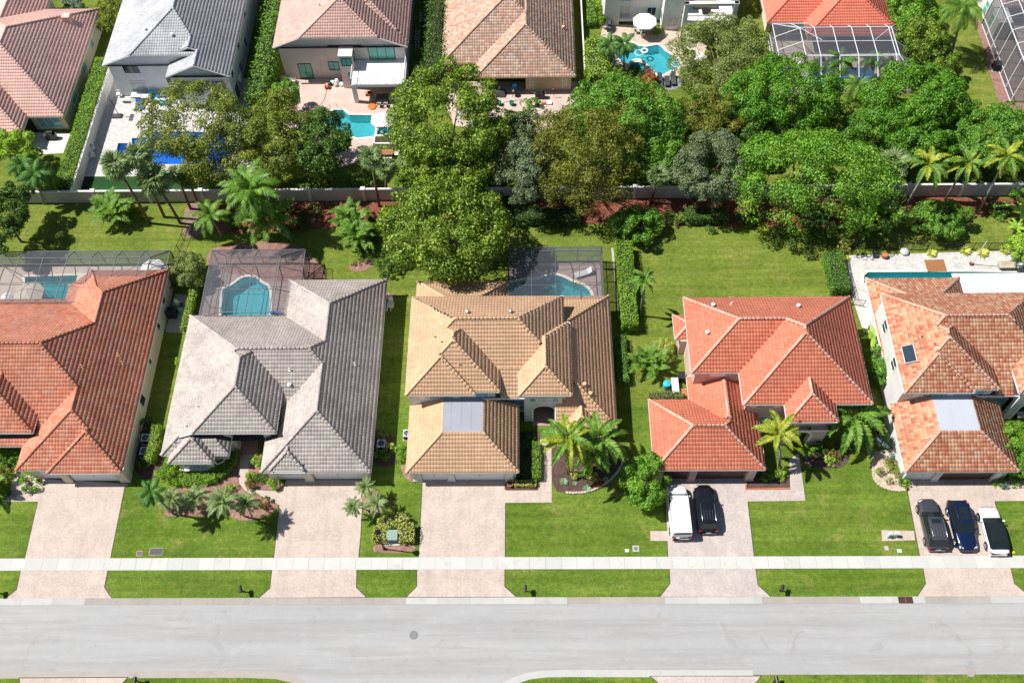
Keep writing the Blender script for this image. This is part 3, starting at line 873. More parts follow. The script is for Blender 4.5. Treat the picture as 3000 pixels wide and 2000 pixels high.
l1, o1 = strip("gutter", SIDE_L, .62, .03, M['gutter'], -1)
l2, o2 = strip("gutter", SIDE_R, .62, .03, M['newcurb'], -1)
sheet("verge", [(-200, o1[0][1])] + o1 + [(-13.5, -60), (-200, -60)], .045, M['lawn'], .05)
sheet("verge", o2 + [(200, o2[-1][1]), (200, -60), (o2[0][0], -60)], .045, M['lawn'], .05)
# pavement of cast slabs
sw = tag(MB().box(-200, 200, 29.27, 30.43, -.02, .02).build("sidewalk", M['soil']), kind='structure')
x = -62.0
k = 0
while x < 62:
    w = 1.52 + .05 * sin(k * 2.3)
    MB().box(x + .008, x + w - .008, 29.25, 30.45, .0, .042 + .004 * sin(k * 5.1)).build("slab", M['walk'], sw)
    x += w; k += 1
def drive(px, mat='drive', name="driveway", sheet_k=0, z=.022):
    p = GP(sheet_k, px)
    sheet("lawn_edge", grow(p, .07), z - .006, M['soil'], .015)
    return sheet(name, p, z, M[mat], .02)
drive([(128, 1402), (378, 1417), (365, 1426.3), (323.2, 1633), (315, 1670.5), (305, 1719.6), (328, 1753), (15.6, 1754), (50, 1726), (61, 1673), (73.7, 1634.8), (111.6, 1469.6)])
drive([(839, 1405), (1065, 1405), (1056, 1568), (1050, 1629), (1044.6, 1665), (1043, 1720), (1071, 1748), (761, 1750), (792, 1722), (797.8, 1667), (803.6, 1630), (819, 1478.6)])
drive([(1239, 1400), (1500, 1400), (1480, 1472), (1479, 1627), (1478, 1664), (1477.7, 1717.5), (1511, 1747.5), (1192, 1747.5), (1222, 1717), (1223, 1664), (1227.7, 1628)])
drive([(1946, 1398), (2185, 1398), (2189.7, 1468.8), (2208, 1627), (2213, 1664), (2219.6, 1713), (2256.7, 1747), (1935, 1747), (1964, 1708.5), (1962, 1665), (1957.6, 1627)], 'drive_grey')
drive([(2664, 1400), (2906, 1400), (2913, 1467), (2951, 1627), (2960, 1663), (2971, 1708.5), (3000, 1733), (3016, 1747.5), (2687.5, 1747.5), (2713, 1708.5), (2705, 1664), (2695, 1626), (2659.8, 1440.6)])
drive([(130, 1536), (835, 1533), (800, 1570), (780, 1800), (140, 1800), (135, 1570)], 'drive', sheet_k=7, z=.06)
drive([(2030, 1524), (2750, 1524), (2715, 1568), (2740, 1900), (2100, 1900), (2075, 1560)], 'drive_grey', sheet_k=8, z=.06)
W_ = lambda k, pts, mat='drive', z=.03, name="walkway": sheet(name, GP(k, pts), z, M[mat])
W_(7, [(100, 180), (290, 235), (272, 310), (250, 378), (40, 380)])
W_(7, [(1578, 60), (1690, 60), (1650, 210), (1622, 262), (1660, 302), (1885, 312), (1838, 402), (1800, 383), (1690, 328), (1600, 318), (1553, 238)])
W_(7, [(1560, -120), (1700, -120), (1690, 70), (1570, 70)], 'path_red', .034)
W_(8, [(1300, -30), (1378, -30), (1381, 383), (1074, 386), (1074, 300), (1290, 300)])
W_(5, [(1255, 1060), (1405, 1060), (1405, 1225), (1255, 1225)], 'path_red', .034)
W_(9, [(700, 100), (762, 60), (805, 372), (425, 377), (413, 298), (705, 293)], 'drive_grey')
W_(9, [(2020, 290), (2400, 290), (2400, 372), (2043, 375)])
W_(8, [(2027, 571), (2142, 571), (2142, 635), (2029, 635)], 'drive', .03, "paver_landing")
W_(9, [(1303, 565), (1518, 570), (1524, 631), (1309, 636)], 'drive', .03, "paver_landing")
def bed(k, pts, mat, z=.035, sm=1, name="mulch_bed"):
    p = GP(k, pts)
    return sheet(name, smooth_poly(p, sm) if sm else p, z, M[mat], .04)
bed(7, [(1090, 330), (1200, 262), (1470, 215), (1560, 60), (1583, 70), (1556, 238), (1620, 322), (1690, 335), (1790, 385), (1836, 402), (1770, 468), (1640, 507), (1530, 492), (1480, 440), (1350, 468), (1180, 477), (1072, 470), (1075, 435), (1150, 390)], 'mulch_pink')
bed(7, [(1625, 262), (1640, 60), (1790, 60), (1865, 290), (1840, 305), (1665, 300)], 'mulch_pink', .036)
bed(8, [(1383, 55), (1383, 308), (1500, 325), (1620, 318), (1740, 262), (1830, 170), (1862, 60), (1840, -10), (1700, -80), (1383, -80)], 'mulch_brown')
bed(8, [(1077, 257), (1291, 257), (1291, 300), (1077, 300)], 'mulch_brown', .033, 0)
bed(8, [(1168, -80), (1305, -80), (1300, 256), (1130, 256), (1168, 180)], 'mulch_brown', .036, 0)
bed(9, [(415, 180), (700, 180), (705, 292), (416, 297)], 'mulch_brown', .04, 0)
bed(9, [(780, 140), (800, 20), (1110, 20), (1095, 95), (1060, 145), (980, 168), (860, 152)], 'mulch_brown')
bed(9, [(1230, 60), (1246, 160), (1252, 240), (1330, 297), (1462, 312), (1478, 290), (1430, 100), (1400, 20)], 'gravel')
bed(9, [(2030, 240), (2240, 240), (2300, 285), (2020, 292)], 'gravel', .033, 0)
bed(4, [(905, 1200), (1010, 1180), (1085, 1300), (1080, 1560), (880, 1580), (900, 1300)], 'mulch_brown')
bed(8, [(200, -90), (330, -90), (350, 60), (370, 140), (230, 150), (205, 90)], 'mulch_brown')
bed(8, [(205, 680), (235, 640), (470, 660), (500, 690), (420, 715), (215, 715)], 'mulch_pink')
bed(8, [(140, 300), (250, 300), (290, 420), (220, 480), (130, 430)], 'mulch_pink', .033)
bed(8, [(380, 130), (470, 150), (530, 240), (535, 260), (420, 240)], 'mulch_pink', .033)
bed(0, [(560, 592), (1200, 590), (1700, 584), (3060, 575), (3060, 612), (2900, 632), (2640, 655), (2300, 672), (2000, 660), (1640, 655), (1200, 640), (980, 668), (640, 690), (570, 660)], 'mulch', .03)
bed(1, [(1215, 1335), (1310, 1335), (1400, 1480), (1300, 1560), (1190, 1568)], 'dirt')
bed(5, [(45, 190), (70, 130), (140, 120), (205, 140), (205, 180), (140, 218), (70, 212)], 'mulch_pink')
bed(4, [(1352, 110), (1400, 55), (1650, 15), (1960, 25), (2130, 190), (2140, 262), (2040, 265), (1900, 300), (1370, 200)], 'mulch_pink')
bed(5, [(290, 350), (350, 360), (360, 390), (300, 440), (285, 420)], 'mulch_pink', .033)
bed(27, [(915, 150), (962, 180), (1095, 505), (1150, 655), (1390, 1312), (1900, 1312), (1900, 1402), (1320, 1397), (1240, 1300), (1085, 780), (1040, 580), (980, 400)], 'mulch_pink', .035, 0)
bed(3, [(1270, 1300), (1380, 1300), (1480, 1430), (1430, 1480), (1300, 1430)], 'mulch', .034)
sheet("turf_strip", GP(1, [(480, 1160), (1640, 1162), (1640, 1250), (470, 1250)]), .012, M['turf'])
# decks
def deck(name, poly, mat, z=.03):
    hs = [p for p in HOLES if inside(p[0], poly)]
    return tag(holed(name, ccw(poly), hs, z, M[mat]), kind='structure')
deck("pool_deck", rect(-62, -40.2, 57.5, 65.2), 'deck_tan', .03)
deck("pool_deck", rect(-36.3, -24.3, 55.5, 65.1), 'deck_red', .03)
deck("pool_deck", rect(-1.8, 8.7, 56, 65.2), 'deck_red', .03)
deck("pool_deck", GP(6, [(1062, 110), (2400, 70), (2400, 420), (1300, 420), (1190, 620), (1110, 380)]), 'travertine', .03)
deck("terrace", GP(1, [(748, 480), (1660, 520), (1660, 1159), (520, 1159)]), 'travertine', .03)
deck("terrace", GP(0, [(822, 222), (1225, 228), (1215, 420), (1000, 490), (800, 470)]), 'deck_pink', .03)
deck("terrace", GP(0, [(1282, 240), (1690, 240), (1690, 350), (1580, 390), (1330, 370)]), 'deck_pink', .034)
deck("terrace", GP(25, [(210, 310), (1250, 390), (1700, 450), (1600, 600), (1500, 830), (1245, 900), (1210, 1012), (900, 1030), (700, 930), (260, 930), (180, 480)]), 'deck_tan', .03)
sheet("gravel_pad", smooth_poly(GP(25, [(890, 1015), (1235, 1000), (1262, 1130), (1150, 1200), (1010, 1190)]), 1), .036, M['stone_grey'])
deck("pool_deck", rect(33.0, 50.0, 91.8, 102.5), 'deck_tan', .03)
deck("terrace", GP(21, [(250, 1385), (740, 1390), (660, 1600), (280, 1620)]), 'coping', .03)
deck("pool_deck", rect(62.2, 82, 90.2, 105), 'deck_red', .03)
sheet("side_pad", GP(4, [(1085, 612), (1205, 618), (1252, 368), (1150, 360)]), .03, M['drive_grey'])
sheet("garden_path", GP(5, [(1770, 60), (1785, 60), (1850, 640), (1835, 640)]), .03, M['newcurb'])
sheet("garden_path", GP(25, [(1290, 600), (1400, 620), (1600, 760), (1480, 830), (1380, 760)]), .037, M['coping'])
sheet("garden_edge", smooth_poly(GP(3, [(40, 690), (60, 690), (70, 730), (125, 758), (120, 772), (60, 745), (38, 715)]), 1), .03, M['gutter'])
for i, (lab, p, wm, sm, cm, steps, depth, grp) in enumerate(POOLS):
    c = np.mean(np.array(p), 0)
    r = thing("swimming_pool", lab, "pool", (c[0], c[1], 0), 0, grp)
    n = len(p); sh = MB()
    sh.add([(x, y, .0) for x, y in p] + [(x, y, -depth) for x, y in p], [(i_, (i_ + 1) % n, n + (i_ + 1) % n, n + i_) for i_ in range(n)] + [tuple(range(n, 2 * n))])
    for j, (sp, z) in enumerate(steps): sh.cm = 1; sh.prism(sp, -depth - .01, z); 
    sh.build("shell", [M[sm], M['step_blue']], r, world=True)
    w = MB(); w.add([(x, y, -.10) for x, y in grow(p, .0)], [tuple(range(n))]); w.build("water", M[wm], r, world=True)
    q = grow(p, .3 if 'spa' not in lab else .22); cp = MB()
    z0, z1 = -.12, .055 + (.1 if 'spa' in lab else 0)
    inn = grow(p, -.004)
    cp.add([(x, y, z1) for x, y in inn] + [(x, y, z1) for x, y in q] + [(x, y, 0) for x, y in q] + [(x, y, z0) for x, y in inn],
           [((i_ + 1) % n + a * n, i_ + a * n, i_ + b * n, (i_ + 1) % n + b * n) for i_ in range(n) for a, b in ((0, 1), (1, 2), (3, 0))])
    cp.build("coping", M[cm], r, world=True)

# ------------------------------------------------------------------ houses
def house(label, x, y, group=None): return thing("house", label, "house", (x, y, 0), 0, group)
Wd = M['white']
# leftmost orange house
h = house("single storey house with a weathered orange tile roof, at the left end of the street", -45, 39)
b1 = [Block([(-50.4, 38.5), (-39.8, 38.5), (-39.8, 62.6), (-48.4, 62.6), (-50.4, 60.6)], 2.8, [.5, .5, .56, .5, .5]),
      RB(-68, -39.8, 41.1, 58.8, 2.8, .5, .5, .55, .5), RB(-47.2, -39.85, 38.15, 46, 2.8), RB(-56.6, -49.05, 41.9, 52, 4.2)]
build_roof(h, b1, 'barrel', M['tile_orange'], M['tile_orange'], Wd)
wall_mesh(h, [(rect(-49.9, -39.98, 38.9, 62.1), 0, 2.75), (rect(-67, -41, 43, 58.3), 0, 2.74), (rect(-56.2, -49.6, 45.2, 52), 0, 4.1), (rect(-40.9, -39.96, 38.4, 39.4), 0, 2.73)], M['cream'])
garage_door(h, -48.75, -46.6, 38.78, 2.25, Wd); garage_door(h, -45.6, -40.95, 38.5, 2.25, Wd)
for a, b, c in ((-49.4, -48.8, 38.75), (-46.5, -45.7, 38.3), (-40.9, -39.9, 38.3)): pillar(h, a, b, c, c + .9, 2.72, M['cream'], False)
for y, w, z0, z1 in ((59.2, .9, 1.5, 2.4), (55.9, .7, 1.3, 2.2), (51.4, .6, 1.5, 2.3), (46.9, 1.1, .9, 2.3)): window(h, 'R', -39.98, y, w, z0, z1, 1, 1, glass=M['glass'])
for x in (-49.9, -52.0): MB().box(x - .3, x + .3, 42.3, 42.9, 0, 4.1).build("porch_column", M['cream'], h, world=True)
p = MB()
p.box(-56.2, -49.55, 42.35, 42.85, 3.2, 4.12); p.build("porch_beam", M['cream'], h, world=True)
for k, x, y, kd in ((4, 790, 795, 'pipe'), (4, 565, 870, 'pipe'), (4, 770, 750, 'pipe'), (4, 910, 250, 'pipe')):
    q = G(k, x, y, 4.5); roof_vent(h, b1, q[0], q[1], kd, M['cap_tan'])
# grey house
h = house("single storey house with a pale weathered grey tile roof, facing the street", -26, 39)
b2 = [RB(-26.05, -15.22, 38.15, 61.13, 2.8, B=.55), RB(-36.26, -15.22, 43.5, 56.52, 2.8, B=.55), RB(-36.27, -29.53, 40.05, 52, 2.8),
      RB(-35.38, -30.98, 39.17, 46, 2.82), RB(-36.27, -24.66, 41.65, 53.3, 2.8, es=[4.45, 4.45, 4.42, 2.8]), RB(-25.1, -21.8, 38.25, 43, 3.1)]
build_roof(h, b2, 'barrel', M['tile_grey'], M['cap_grey'], Wd)
wall_mesh(h, [(rect(-25.4, -15.72, 38.72, 60.6), 0, 2.75), (rect(-35.76, -16, 45, 56.1), 0, 2.74), (rect(-35.75, -30, 40.5, 52), 0, 2.73), (rect(-34.9, -31.4, 39.62, 44), 0, 2.76)], M['w_ivory'])
wall_mesh(h, [(rect(-32.3, -25.0, 44.3, 50), 0, 4.4)], M['w_ivory'], "entry_wall")
for x0 in (-30.2, -26.2):
    p = MB(); p.box(x0, x0 + .75, 41.95, 42.7, 0, 4.4); p.box(x0 - .12, x0 + .87, 41.85, 42.8, 0, .55); p.box(x0 - .1, x0 + .85, 41.87, 42.78, 3.9, 4.3); p.build("porch_column", M['w_ivory'], h, world=True)
MB().box(-29.3, -26.3, 44.24, 44.31, 0, 3.0).build("entry_door", M['wood_dark'], h, world=True)
window(h, 'F', 39.62, -33.15, 2.3, .7, 2.2, 3, 2, glass=M['glass_blue'], surround=1, grid=(6, 4))
MB().box(-35.1, -31.2, 39.36, 39.61, .28, .5).build("sill", Wd, h, world=True)
p = MB(); p.tube([(-30.95, 39.4, 2.7), (-30.9, 39.6, 1.6), (-30.5, 39.9, 1.4), (-30.2, 40.45, 1.3)], .05, 6); p.build("downpipe", Wd, h, world=True)
garage_door(h, -24.9, -22.2, 38.6, 2.25, Wd); garage_door(h, -21.2, -16.3, 38.58, 2.25, Wd)
for a, b, c in ((-25.6, -24.9, 38.35), (-22.15, -21.3, 38.35), (-16.25, -15.7, 38.35)): pillar(h, a, b, c, c + 1.1, 2.7, M['w_ivory'])
for y in (57.5, 52.0, 46.5): window(h, 'R', -15.72, y, 1.0, 1.0, 2.2, 1, 1)
for k, x, y, kd in ((4, 1215, 1222, 'pipe'), (4, 1300, 1107, 'pipe'), (4, 1120, 1310, 'pipe'), (4, 1915, 890, 'pipe'), (4, 1905, 970, 'vent'), (5, 85, 815, 'pipe')):
    q = G(k, x, y, 4.3); roof_vent(h, b2, q[0], q[1], kd, Wd)

def two_storey(h, dx, kind, tm, cm, wallm, flatm, glassm, gx0, gx1, gy0, fx):
    """upper storey with two front bays, low rear wing, side wing and a flat-topped garage"""
    X = lambda v: v + dx
    up_ = [RB(X(-11.87), X(4.04), 47.95, 56.78, 5.8, F=.5, B=.56, es=[5.9, 5.8, 5.8, 5.8]), RB(X(-11.87), X(-2.52), 45.38, 55.5, 5.8), RB(X(-11.87), X(-4.94), 45.06, 52, 5.8),
           RB(X(-.63), X(4.62), 44.96, 53.5, 5.8), RB(X(-4.2), X(.9), 45.3, 48.0, 4.65, F=.485, R=None, B=None, L=None)]
    low = [RB(X(-11.82), X(-1.72), 51, 60.83, 2.8, F=None), RB(X(3.05), X(9.18), 42.85, 58.8, 2.8, L=None), RB(X(3.5), X(7.7), 41.6, 48, 2.8)]
    gar = [RB(gx0, gx1, gy0, 45.42, 2.8, B=None, top=4.55)]
    for bl, tops in ((up_, ()), (low, [(X(-11.3), X(3.5), 46, 56.3)]), (gar, [(X(-11.3), X(-2.9), 45.6, 56)])):
        build_roof(h, bl, kind, tm, cm, Wd, tops, flatmat=flatm, nind=100)
    wall_mesh(h, [(rect(X(-11.72), X(3.55), 48.3, 56.2), 0, 5.75), (rect(X(-11.71), X(-3.0), 45.42, 50), 0, 5.74), (rect(X(-.1), X(4.1), 45.45, 50), 3.4, 5.73),
                  (rect(X(-3.1), X(-.05), 46.1, 49), 0, 4.6),
                  (rect(X(-11.3), X(-2.2), 55, 60.3), 0, 2.75), (rect(X(3.3), X(8.7), 45.5, 58.3), 0, 2.74), (rect(X(3.62), X(8.69), 43.4, 46), 0, 2.73), (rect(gx0 + .2, gx1 - .3, gy0 + .48, 45.6), 0, 2.72)], wallm)
    # arched entry tower
    p = MB(); xa, xb = X(.85), X(2.95)
    p.box(X(-.1), xa, 45.0, 45.45, 0, 5.7); p.box(xb, X(3.7), 45.0, 45.45, 0, 5.7)
    n = 12; cx, r, zc = (xa + xb) / 2, (xb - xa) / 2, 2.6
    pr = [(cx - r * cos(pi * k / n), zc + r * .8 * sin(pi * k / n)) for k in range(n + 1)]
    for (x0, z0), (x1, z1) in zip(pr[:-1], pr[1:]):
        p.add([(x0, 45.0, z0), (x1, 45.0, z1), (x1, 45.0, 5.7), (x0, 45.0, 5.7), (x0, 45.45, z0), (x1, 45.45, z1), (x1, 45.45, 5.7), (x0, 45.45, 5.7)], [(0, 1, 2, 3), (5, 4, 7, 6), (1, 0, 4, 5)])
    p.build("entry_arch", wallm, h, world=True)
    p = MB()
    for (x0, z0), (x1, z1) in zip(pr[:-1], pr[1:]):
        s0, s1 = 1.16, 1.16
        a0, b0 = cx + (x0 - cx) * s0, zc + (z0 - zc) * s0; a1, b1_ = cx + (x1 - cx) * s1, zc + (z1 - zc) * s1
        p.add([(x0, 44.96, z0), (x1, 44.96, z1), (a1, 44.96, b1_), (a0, 44.96, b0), (x0, 45.0, z0), (x1, 45.0, z1), (a1, 45.0, b1_), (a0, 45.0, b0)], [(0, 1, 2, 3), (2, 3, 7, 6)[::-1], (1, 0, 4, 5)])
    p.box(xa - .2, xa, 44.95, 45.0, 0, zc); p.box(xb, xb + .2, 44.95, 45.0, 0, zc)
    p.build("arch_trim", Wd, h, world=True)
    MB().box(X(.6), X(3.2), 46.6, 46.7, 0, 3.2).build("entry_door", M['wood_dark'], h, world=True)
    for q in range(3): window(h, 'F', 45.0, X(.75 + q * 1.15), .62, 4.5, 5.2, 1, 1, glass=M['glass_blue'])
    window(h, 'F', 45.42, X(-8.6), 2.1, 4.35, 5.5, 2, 2, glass=M['glass_blue'], grid=(4, 4)); window(h, 'F', 45.42, X(-4.3), 1.3, 4.5, 5.5, 1, 2, glass=M['glass_blue'])
    for q in (-10.3, -6.9):
        MB().box(X(q) - .3, X(q) + .3, 45.35, 45.415, 4.3, 5.55).build("shutter", Wd, h, world=True)
    window(h, 'F', 46.1, X(-1.0), 1.1, 3.3, 4.2, 1, 2, glass=M['glass_blue'], grid=(4, 2)); window(h, 'F', 46.1, X(-.75), 1.2, .5, 2.7, 1, 2, glass=M['glass_blue'])
    for y in (53.5, 49.0): window(h, 'L', X(-11.72), y, 1.1, 3.9, 5.2, 1, 2); window(h, 'L', X(-11.72), y, 1.1, .9, 2.2, 1, 2)
    
    for q in np.arange(X(-7.4), X(-4.4), 1.0): MB().box(q - .025, q + .025, 41.9, 45.35, 4.6, 4.618).build("seam", flatm, h, world=True)
    return up_ + low + gar
h = house("two storey house with a tan tile roof and arched entry tower", -4, 40)
b3 = two_storey(h, 0, 'barrel', M['tile_tan'], M['cap_tan'], M['w_white'], M['flatroof'], M['glass_blue'], -11.73, -.67, 38.07, 0)
garage_door(h, -10.35, -7.85, 38.43, 2.25, Wd); garage_door(h, -7.05, -2.1, 38.43, 2.25, Wd)
for a, b in ((-11.2, -10.4), (-7.8, -7.1), (-2.05, -1.25)): pillar(h, a, b, 38.3, 39.2, 2.7, M['w_white'])
for x, y, kd in ((830, 490, 'vent'), (1112, 487, 'vent')): q = G(5, x, y, 7.4); roof_vent(h, b3, q[0], q[1], kd, M['metal'])
for x, y in ((612, 645), (657, 690), (770, 820)): q = G(5, x, y, 7.2); roof_vent(h, b3, q[0], q[1], 'pipe', M['cap_tan'])
for x, y in ((1595, 965), (1635, 1017)): q = G(5, x, y, 4.2); roof_vent(h, b3, q[0], q[1], 'vent', M['cap_tan'])
h5 = house("two storey house with a mottled orange-yellow tile roof and solar collector", 45, 40)
b5 = two_storey(h5, 49.25, 'wave', M['tile_blend'], M['cap_pink'], M['w_white'], M['flat_pale'], M['glass_blue'], 36.95, 47.95, 37.95, 0)
garage_door(h5, 38.2, 40.4, 38.3, 2.25, Wd); garage_door(h5, 41.1, 46.2, 38.3, 2.25, M['wood_dark'])
for a, b in ((37.5, 38.15), (40.45, 41.05), (46.25, 46.95)): pillar(h5, a, b, 38.15, 39.1, 2.7, M['w_white'])
# solar collector on its slope
q = G(6, 1500, 730, 7.2); bl = b5[0]
z = lambda x, y: max(float(b.h(x, y)) for b in b5[:2]) + .16
sx, sy = 1.05, 2.0
p = MB(); nx_ = .5 / sqrt(1.25)
c = [(q[0] + a * sx / 2, q[1] + b * sy / 2) for a, b in ((-1, -1), (1, -1), (1, 1), (-1, 1))]
p.add([(x, y, z(x, y)) for x, y in c] + [(x, y, z(x, y) + .09) for x, y in c], [(3, 2, 1, 0), (4, 5, 6, 7), (0, 1, 5, 4), (1, 2, 6, 5), (2, 3, 7, 6), (3, 0, 4, 7)])
sp = p.build("solar_collector", M['metal'], h5, world=True)
p = MB(); c = [(q[0] + a * (sx / 2 - .05), q[1] + b * (sy / 2 - .05)) for a, b in ((-1, -1), (1, -1), (1, 1), (-1, 1))]
p.add([(x, y, z(x, y) + .096) for x, y in c], [(0, 1, 2, 3)]); p.build("glazing", M['glass'], sp, world=True)
p = MB(); p.tube([(q[0] + .5, q[1] - 1.0, z(q[0] + .5, q[1] - 1) + .05), (q[0] + .75, q[1] - 1.15, z(q[0] + .7, q[1] - 1.1))], .04, 6); p.build("pipe", M['metal'], sp, world=True)
for x, y in ((1565, 637), (1640, 700)): q = G(6, x, y, 7.2); roof_vent(h5, b5, q[0], q[1], 'pipe', M['cap_pink'])
# red house
h = house("two storey house with a bright red tile roof and pale pink ridges", 22, 40)
up4 = [RB(16.67, 34.0, 47.43, 56.43, 5.8, B=.58), RB(21.4, 34.03, 43.83, 56.46, 5.8, B=.57), RB(25.42, 30.35, 41.9, 52, 5.8)]
low4 = [RB(12.58, 23.43, 38.23, 45.98, 2.8), RB(16.7, 23.45, 40, 48.6, 2.82, B=None)]
build_roof(h, up4, 'thin', M['tile_red'], M['cap_pink'], Wd, nind=150)
build_roof(h, low4, 'thin', M['tile_red'], M['cap_pink'], Wd, [(17.2, 33, 47.9, 56), (21.9, 33, 44.5, 50)], nind=150)
build_roof(h, [RB(15.9, 19, 53.2, 56.2, 2.8)], 'flat', M['tile_red'], M['cap_pink'], Wd, [(17.2, 33, 47.9, 56)], nind=20)
wall_mesh(h, [(rect(17.15, 33.5, 47.6, 55.9), 0, 5.75), (rect(21.95, 33.51, 44.35, 55), 0, 5.74), (rect(25.95, 29.85, 42.7, 50), 3.2, 5.73), (rect(13.1, 22.95, 38.62, 45.5), 0, 2.75), (rect(17.14, 22.94, 44, 49), 0, 2.74), (rect(16.5, 17.3, 53, 55.7), 0, 2.73)], M['w_pink'])
p = MB(); p.box(25.5, 27.0, 42.2, 42.75, 0, 3.19); p.box(28.5, 30.1, 42.2, 42.75, 0, 3.19)
n = 12; cx, r, zc = 27.75, .75, 2.3
pr = [(cx - r * cos(pi * k / n), zc + r * sin(pi * k / n)) for k in range(n + 1)]
for (x0, z0), (x1, z1) in zip(pr[:-1], pr[1:]):
    p.add([(x0, 42.2, z0), (x1, 42.2, z1), (x1, 42.2, 3.19), (x0, 42.2, 3.19), (x0, 42.75, z0), (x1, 42.75, z1), (x1, 42.75, 3.19), (x0, 42.75, 3.19)], [(0, 1, 2, 3), (5, 4, 7, 6), (1, 0, 4, 5)])
p.build("entry_arch", M['w_pink'], h, world=True)
p = MB()
for (x0, z0), (x1, z1) in zip(pr[:-1], pr[1:]):
    s = 1.3; a0, b0, a1, b1_ = cx + (x0 - cx) * s, zc + (z0 - zc) * s, cx + (x1 - cx) * s, zc + (z1 - zc) * s
    p.add([(x0, 42.1, z0), (x1, 42.1, z1), (a1, 42.1, b1_), (a0, 42.1, b0), (x0, 42.2, z0), (x1, 42.2, z1), (a1, 42.2, b1_), (a0, 42.2, b0)], [(0, 1, 2, 3), (6, 7, 3, 2), (1, 0, 4, 5)])
p.box(26.75, 27.0, 42.1, 42.2, 0, 2.3); p.box(28.5, 28.75, 42.1, 42.2, 0, 2.3); p.build("arch_trim", Wd, h, world=True)
MB().box(25.4, 30.2, 42.12, 42.19, 3.2, 3.42).build("ledge", Wd, h, world=True)
for q in (26.5, 27.45, 28.4): window(h, 'F', 42.7, q, .5, 3.9, 5.2, 1, 1)
window(h, 'R', 29.85, 43.6, .9, 3.9, 5.2, 1, 2, glass=M['glass_blue'])
window(h, 'F', 44.35, 23.9, 1.7, 4.3, 5.3, 2, 1, glass=M['glass_blue'])
for q in (22.65, 25.05): MB().box(q - .3, q + .3, 44.28, 44.345, 4.25, 5.35).build("shutter", Wd, h, world=True)
window(h, 'F', 44.35, 24.2, 1.2, .6, 2.2, 1, 3, glass=M['glass_blue'])
window(h, 'L', 17.15, 54.2, 1.3, 3.6, 5.2, 1, 3); MB().box(18.6, 20.2, 47.55, 47.6, 4.8, 5.4).build("wall_vent", Wd, h, world=True)
garage_door(h, 13.7, 16.1, 38.5, 2.25, M['wood_dark']); garage_door(h, 17.0, 21.8, 38.5, 2.25, M['wood_dark'])
for a, b in ((12.9, 13.6), (16.2, 16.9), (21.9, 22.7)): pillar(h, a, b, 38.25, 39.3, 2.7, M['w_pink'])
for x, y, kd, zz in ((200, 432, 'vent', 7), (757, 443, 'vent', 7), (163, 610, 'vent', 7), (325, 413, 'pipe', 7)): q = G(6, x, y, zz); roof_vent(h, up4, q[0], q[1], kd, Wd)

# ---- the row behind
h = house("single storey house with a pink tile roof, top left corner behind the wall", -62, 88)
bA = [RB(-74.3, -57.33, 86.26, 106.1, 2.8), RB(-76, -61.9, 83.6, 96, 2.82), RB(-73, -64.6, 95, 110, 2.81), RB(-61.6, -58.6, 99, 104.5, 3.2)]
build_roof(h, bA, 'barrel', M['tile_pink'], M['cap_pale'], Wd)
wall_mesh(h, [(rect(-73.8, -57.8, 86.75, 105.6), 0, 2.75), (rect(-72, -65, 100, 109), 0, 2.74)], M['cream'])
pillar(h, -62.7, -62.1, 83.9, 84.5, 2.75, M['cream'], False)
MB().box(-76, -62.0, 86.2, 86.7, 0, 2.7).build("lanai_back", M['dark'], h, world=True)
window(h, 'F', 86.75, -59.9, 2.9, .5, 2.3, 3, 1, glass=M['glass_blue'])
for y, w in ((101.0, 1.0), (96.4, 1.5), (91.0, 1.8)): window(h, 'R', -57.8, y, w, .8, 2.4, 1, 2, glass=M['glass_blue'])
MB().box(-60.6, -59.6, 101.7, 102.6, 3.2, 5.1).build("chimney", M['tile_pink'], h, world=True)

h = house("large two storey house with a pale grey roof behind the bright blue pool", -45, 93)
bB1 = RB(-52.9, -36.5, 92.35, 118, 5.4, F=.3, R=.45, B=.4, L=.4, es=[7.0, 5.5, 5.4, 5.4])
bB2 = RB(-46.5, -36.5, 92.9, 100, 5.5, F=None, R=.45, B=None, L=.45)
bB3 = RB(-44.4, -36.5, 90.15, 96, 5.5, F=None, R=.45, B=None, L=.45)
bB = [bB1, bB2, bB3]
build_roof(h, bB, 'thin', M['tile_slate'], M['tile_slate'], M['w_grey'])
wall_mesh(h, [(rect(-52.4, -37.0, 92.6, 117.5), 0, bB1), (rect(-46.1, -36.95, 93.1, 100), 5.0, bB2), (rect(-44.0, -36.9, 90.5, 94.5), 0, bB3)], M['w_grey'])
MB().box(-44.06, -43.5, 90.44, 92.7, 0, 5.2).build("corner_column", M['w_white'], h, world=True)
window(h, 'F', 92.6, -49.6, 2.1, 3.9, 5.3, 2, 1); window(h, 'F', 92.6, -49.6, 2.1, .9, 2.5, 2, 1, glass=M['glass_curtain']); window(h, 'F', 92.6, -45.1, 1.3, 1.9, 3.1, 2, 1)
for c in (-41.9, -38.8): window(h, 'F', 90.5, c, 2.5, 3.0, 4.5, 4, 1, glass=M['glass'])
MB().box(-43.6, -37.2, 90.36, 90.49, 2.6, 2.85).build("sill", Wd, h, world=True)
for y, z0 in ((107.5, 3.6), (103.5, 3.6), (97.5, 3.4), (92.2, 3.6), (100.5, 1.0), (96, .9)): window(h, 'R', -37.0 if y > 95 else -36.9, y, 1.0, z0, z0 + 1.4, 1, 2)
window(h, 'R', -36.9, 92.0, 1.7, .2, 2.3, 1, 1)
for x, y in ((635, 375), (980, 460)): q = G(22, x, y, 7.8); roof_vent(h, bB, q[0], q[1], 'vent', Wd)
MB().box(-36.85, -36.45, 93.3, 94.0, 1.6, 2.3).build("meter_box", Wd, h, world=True)

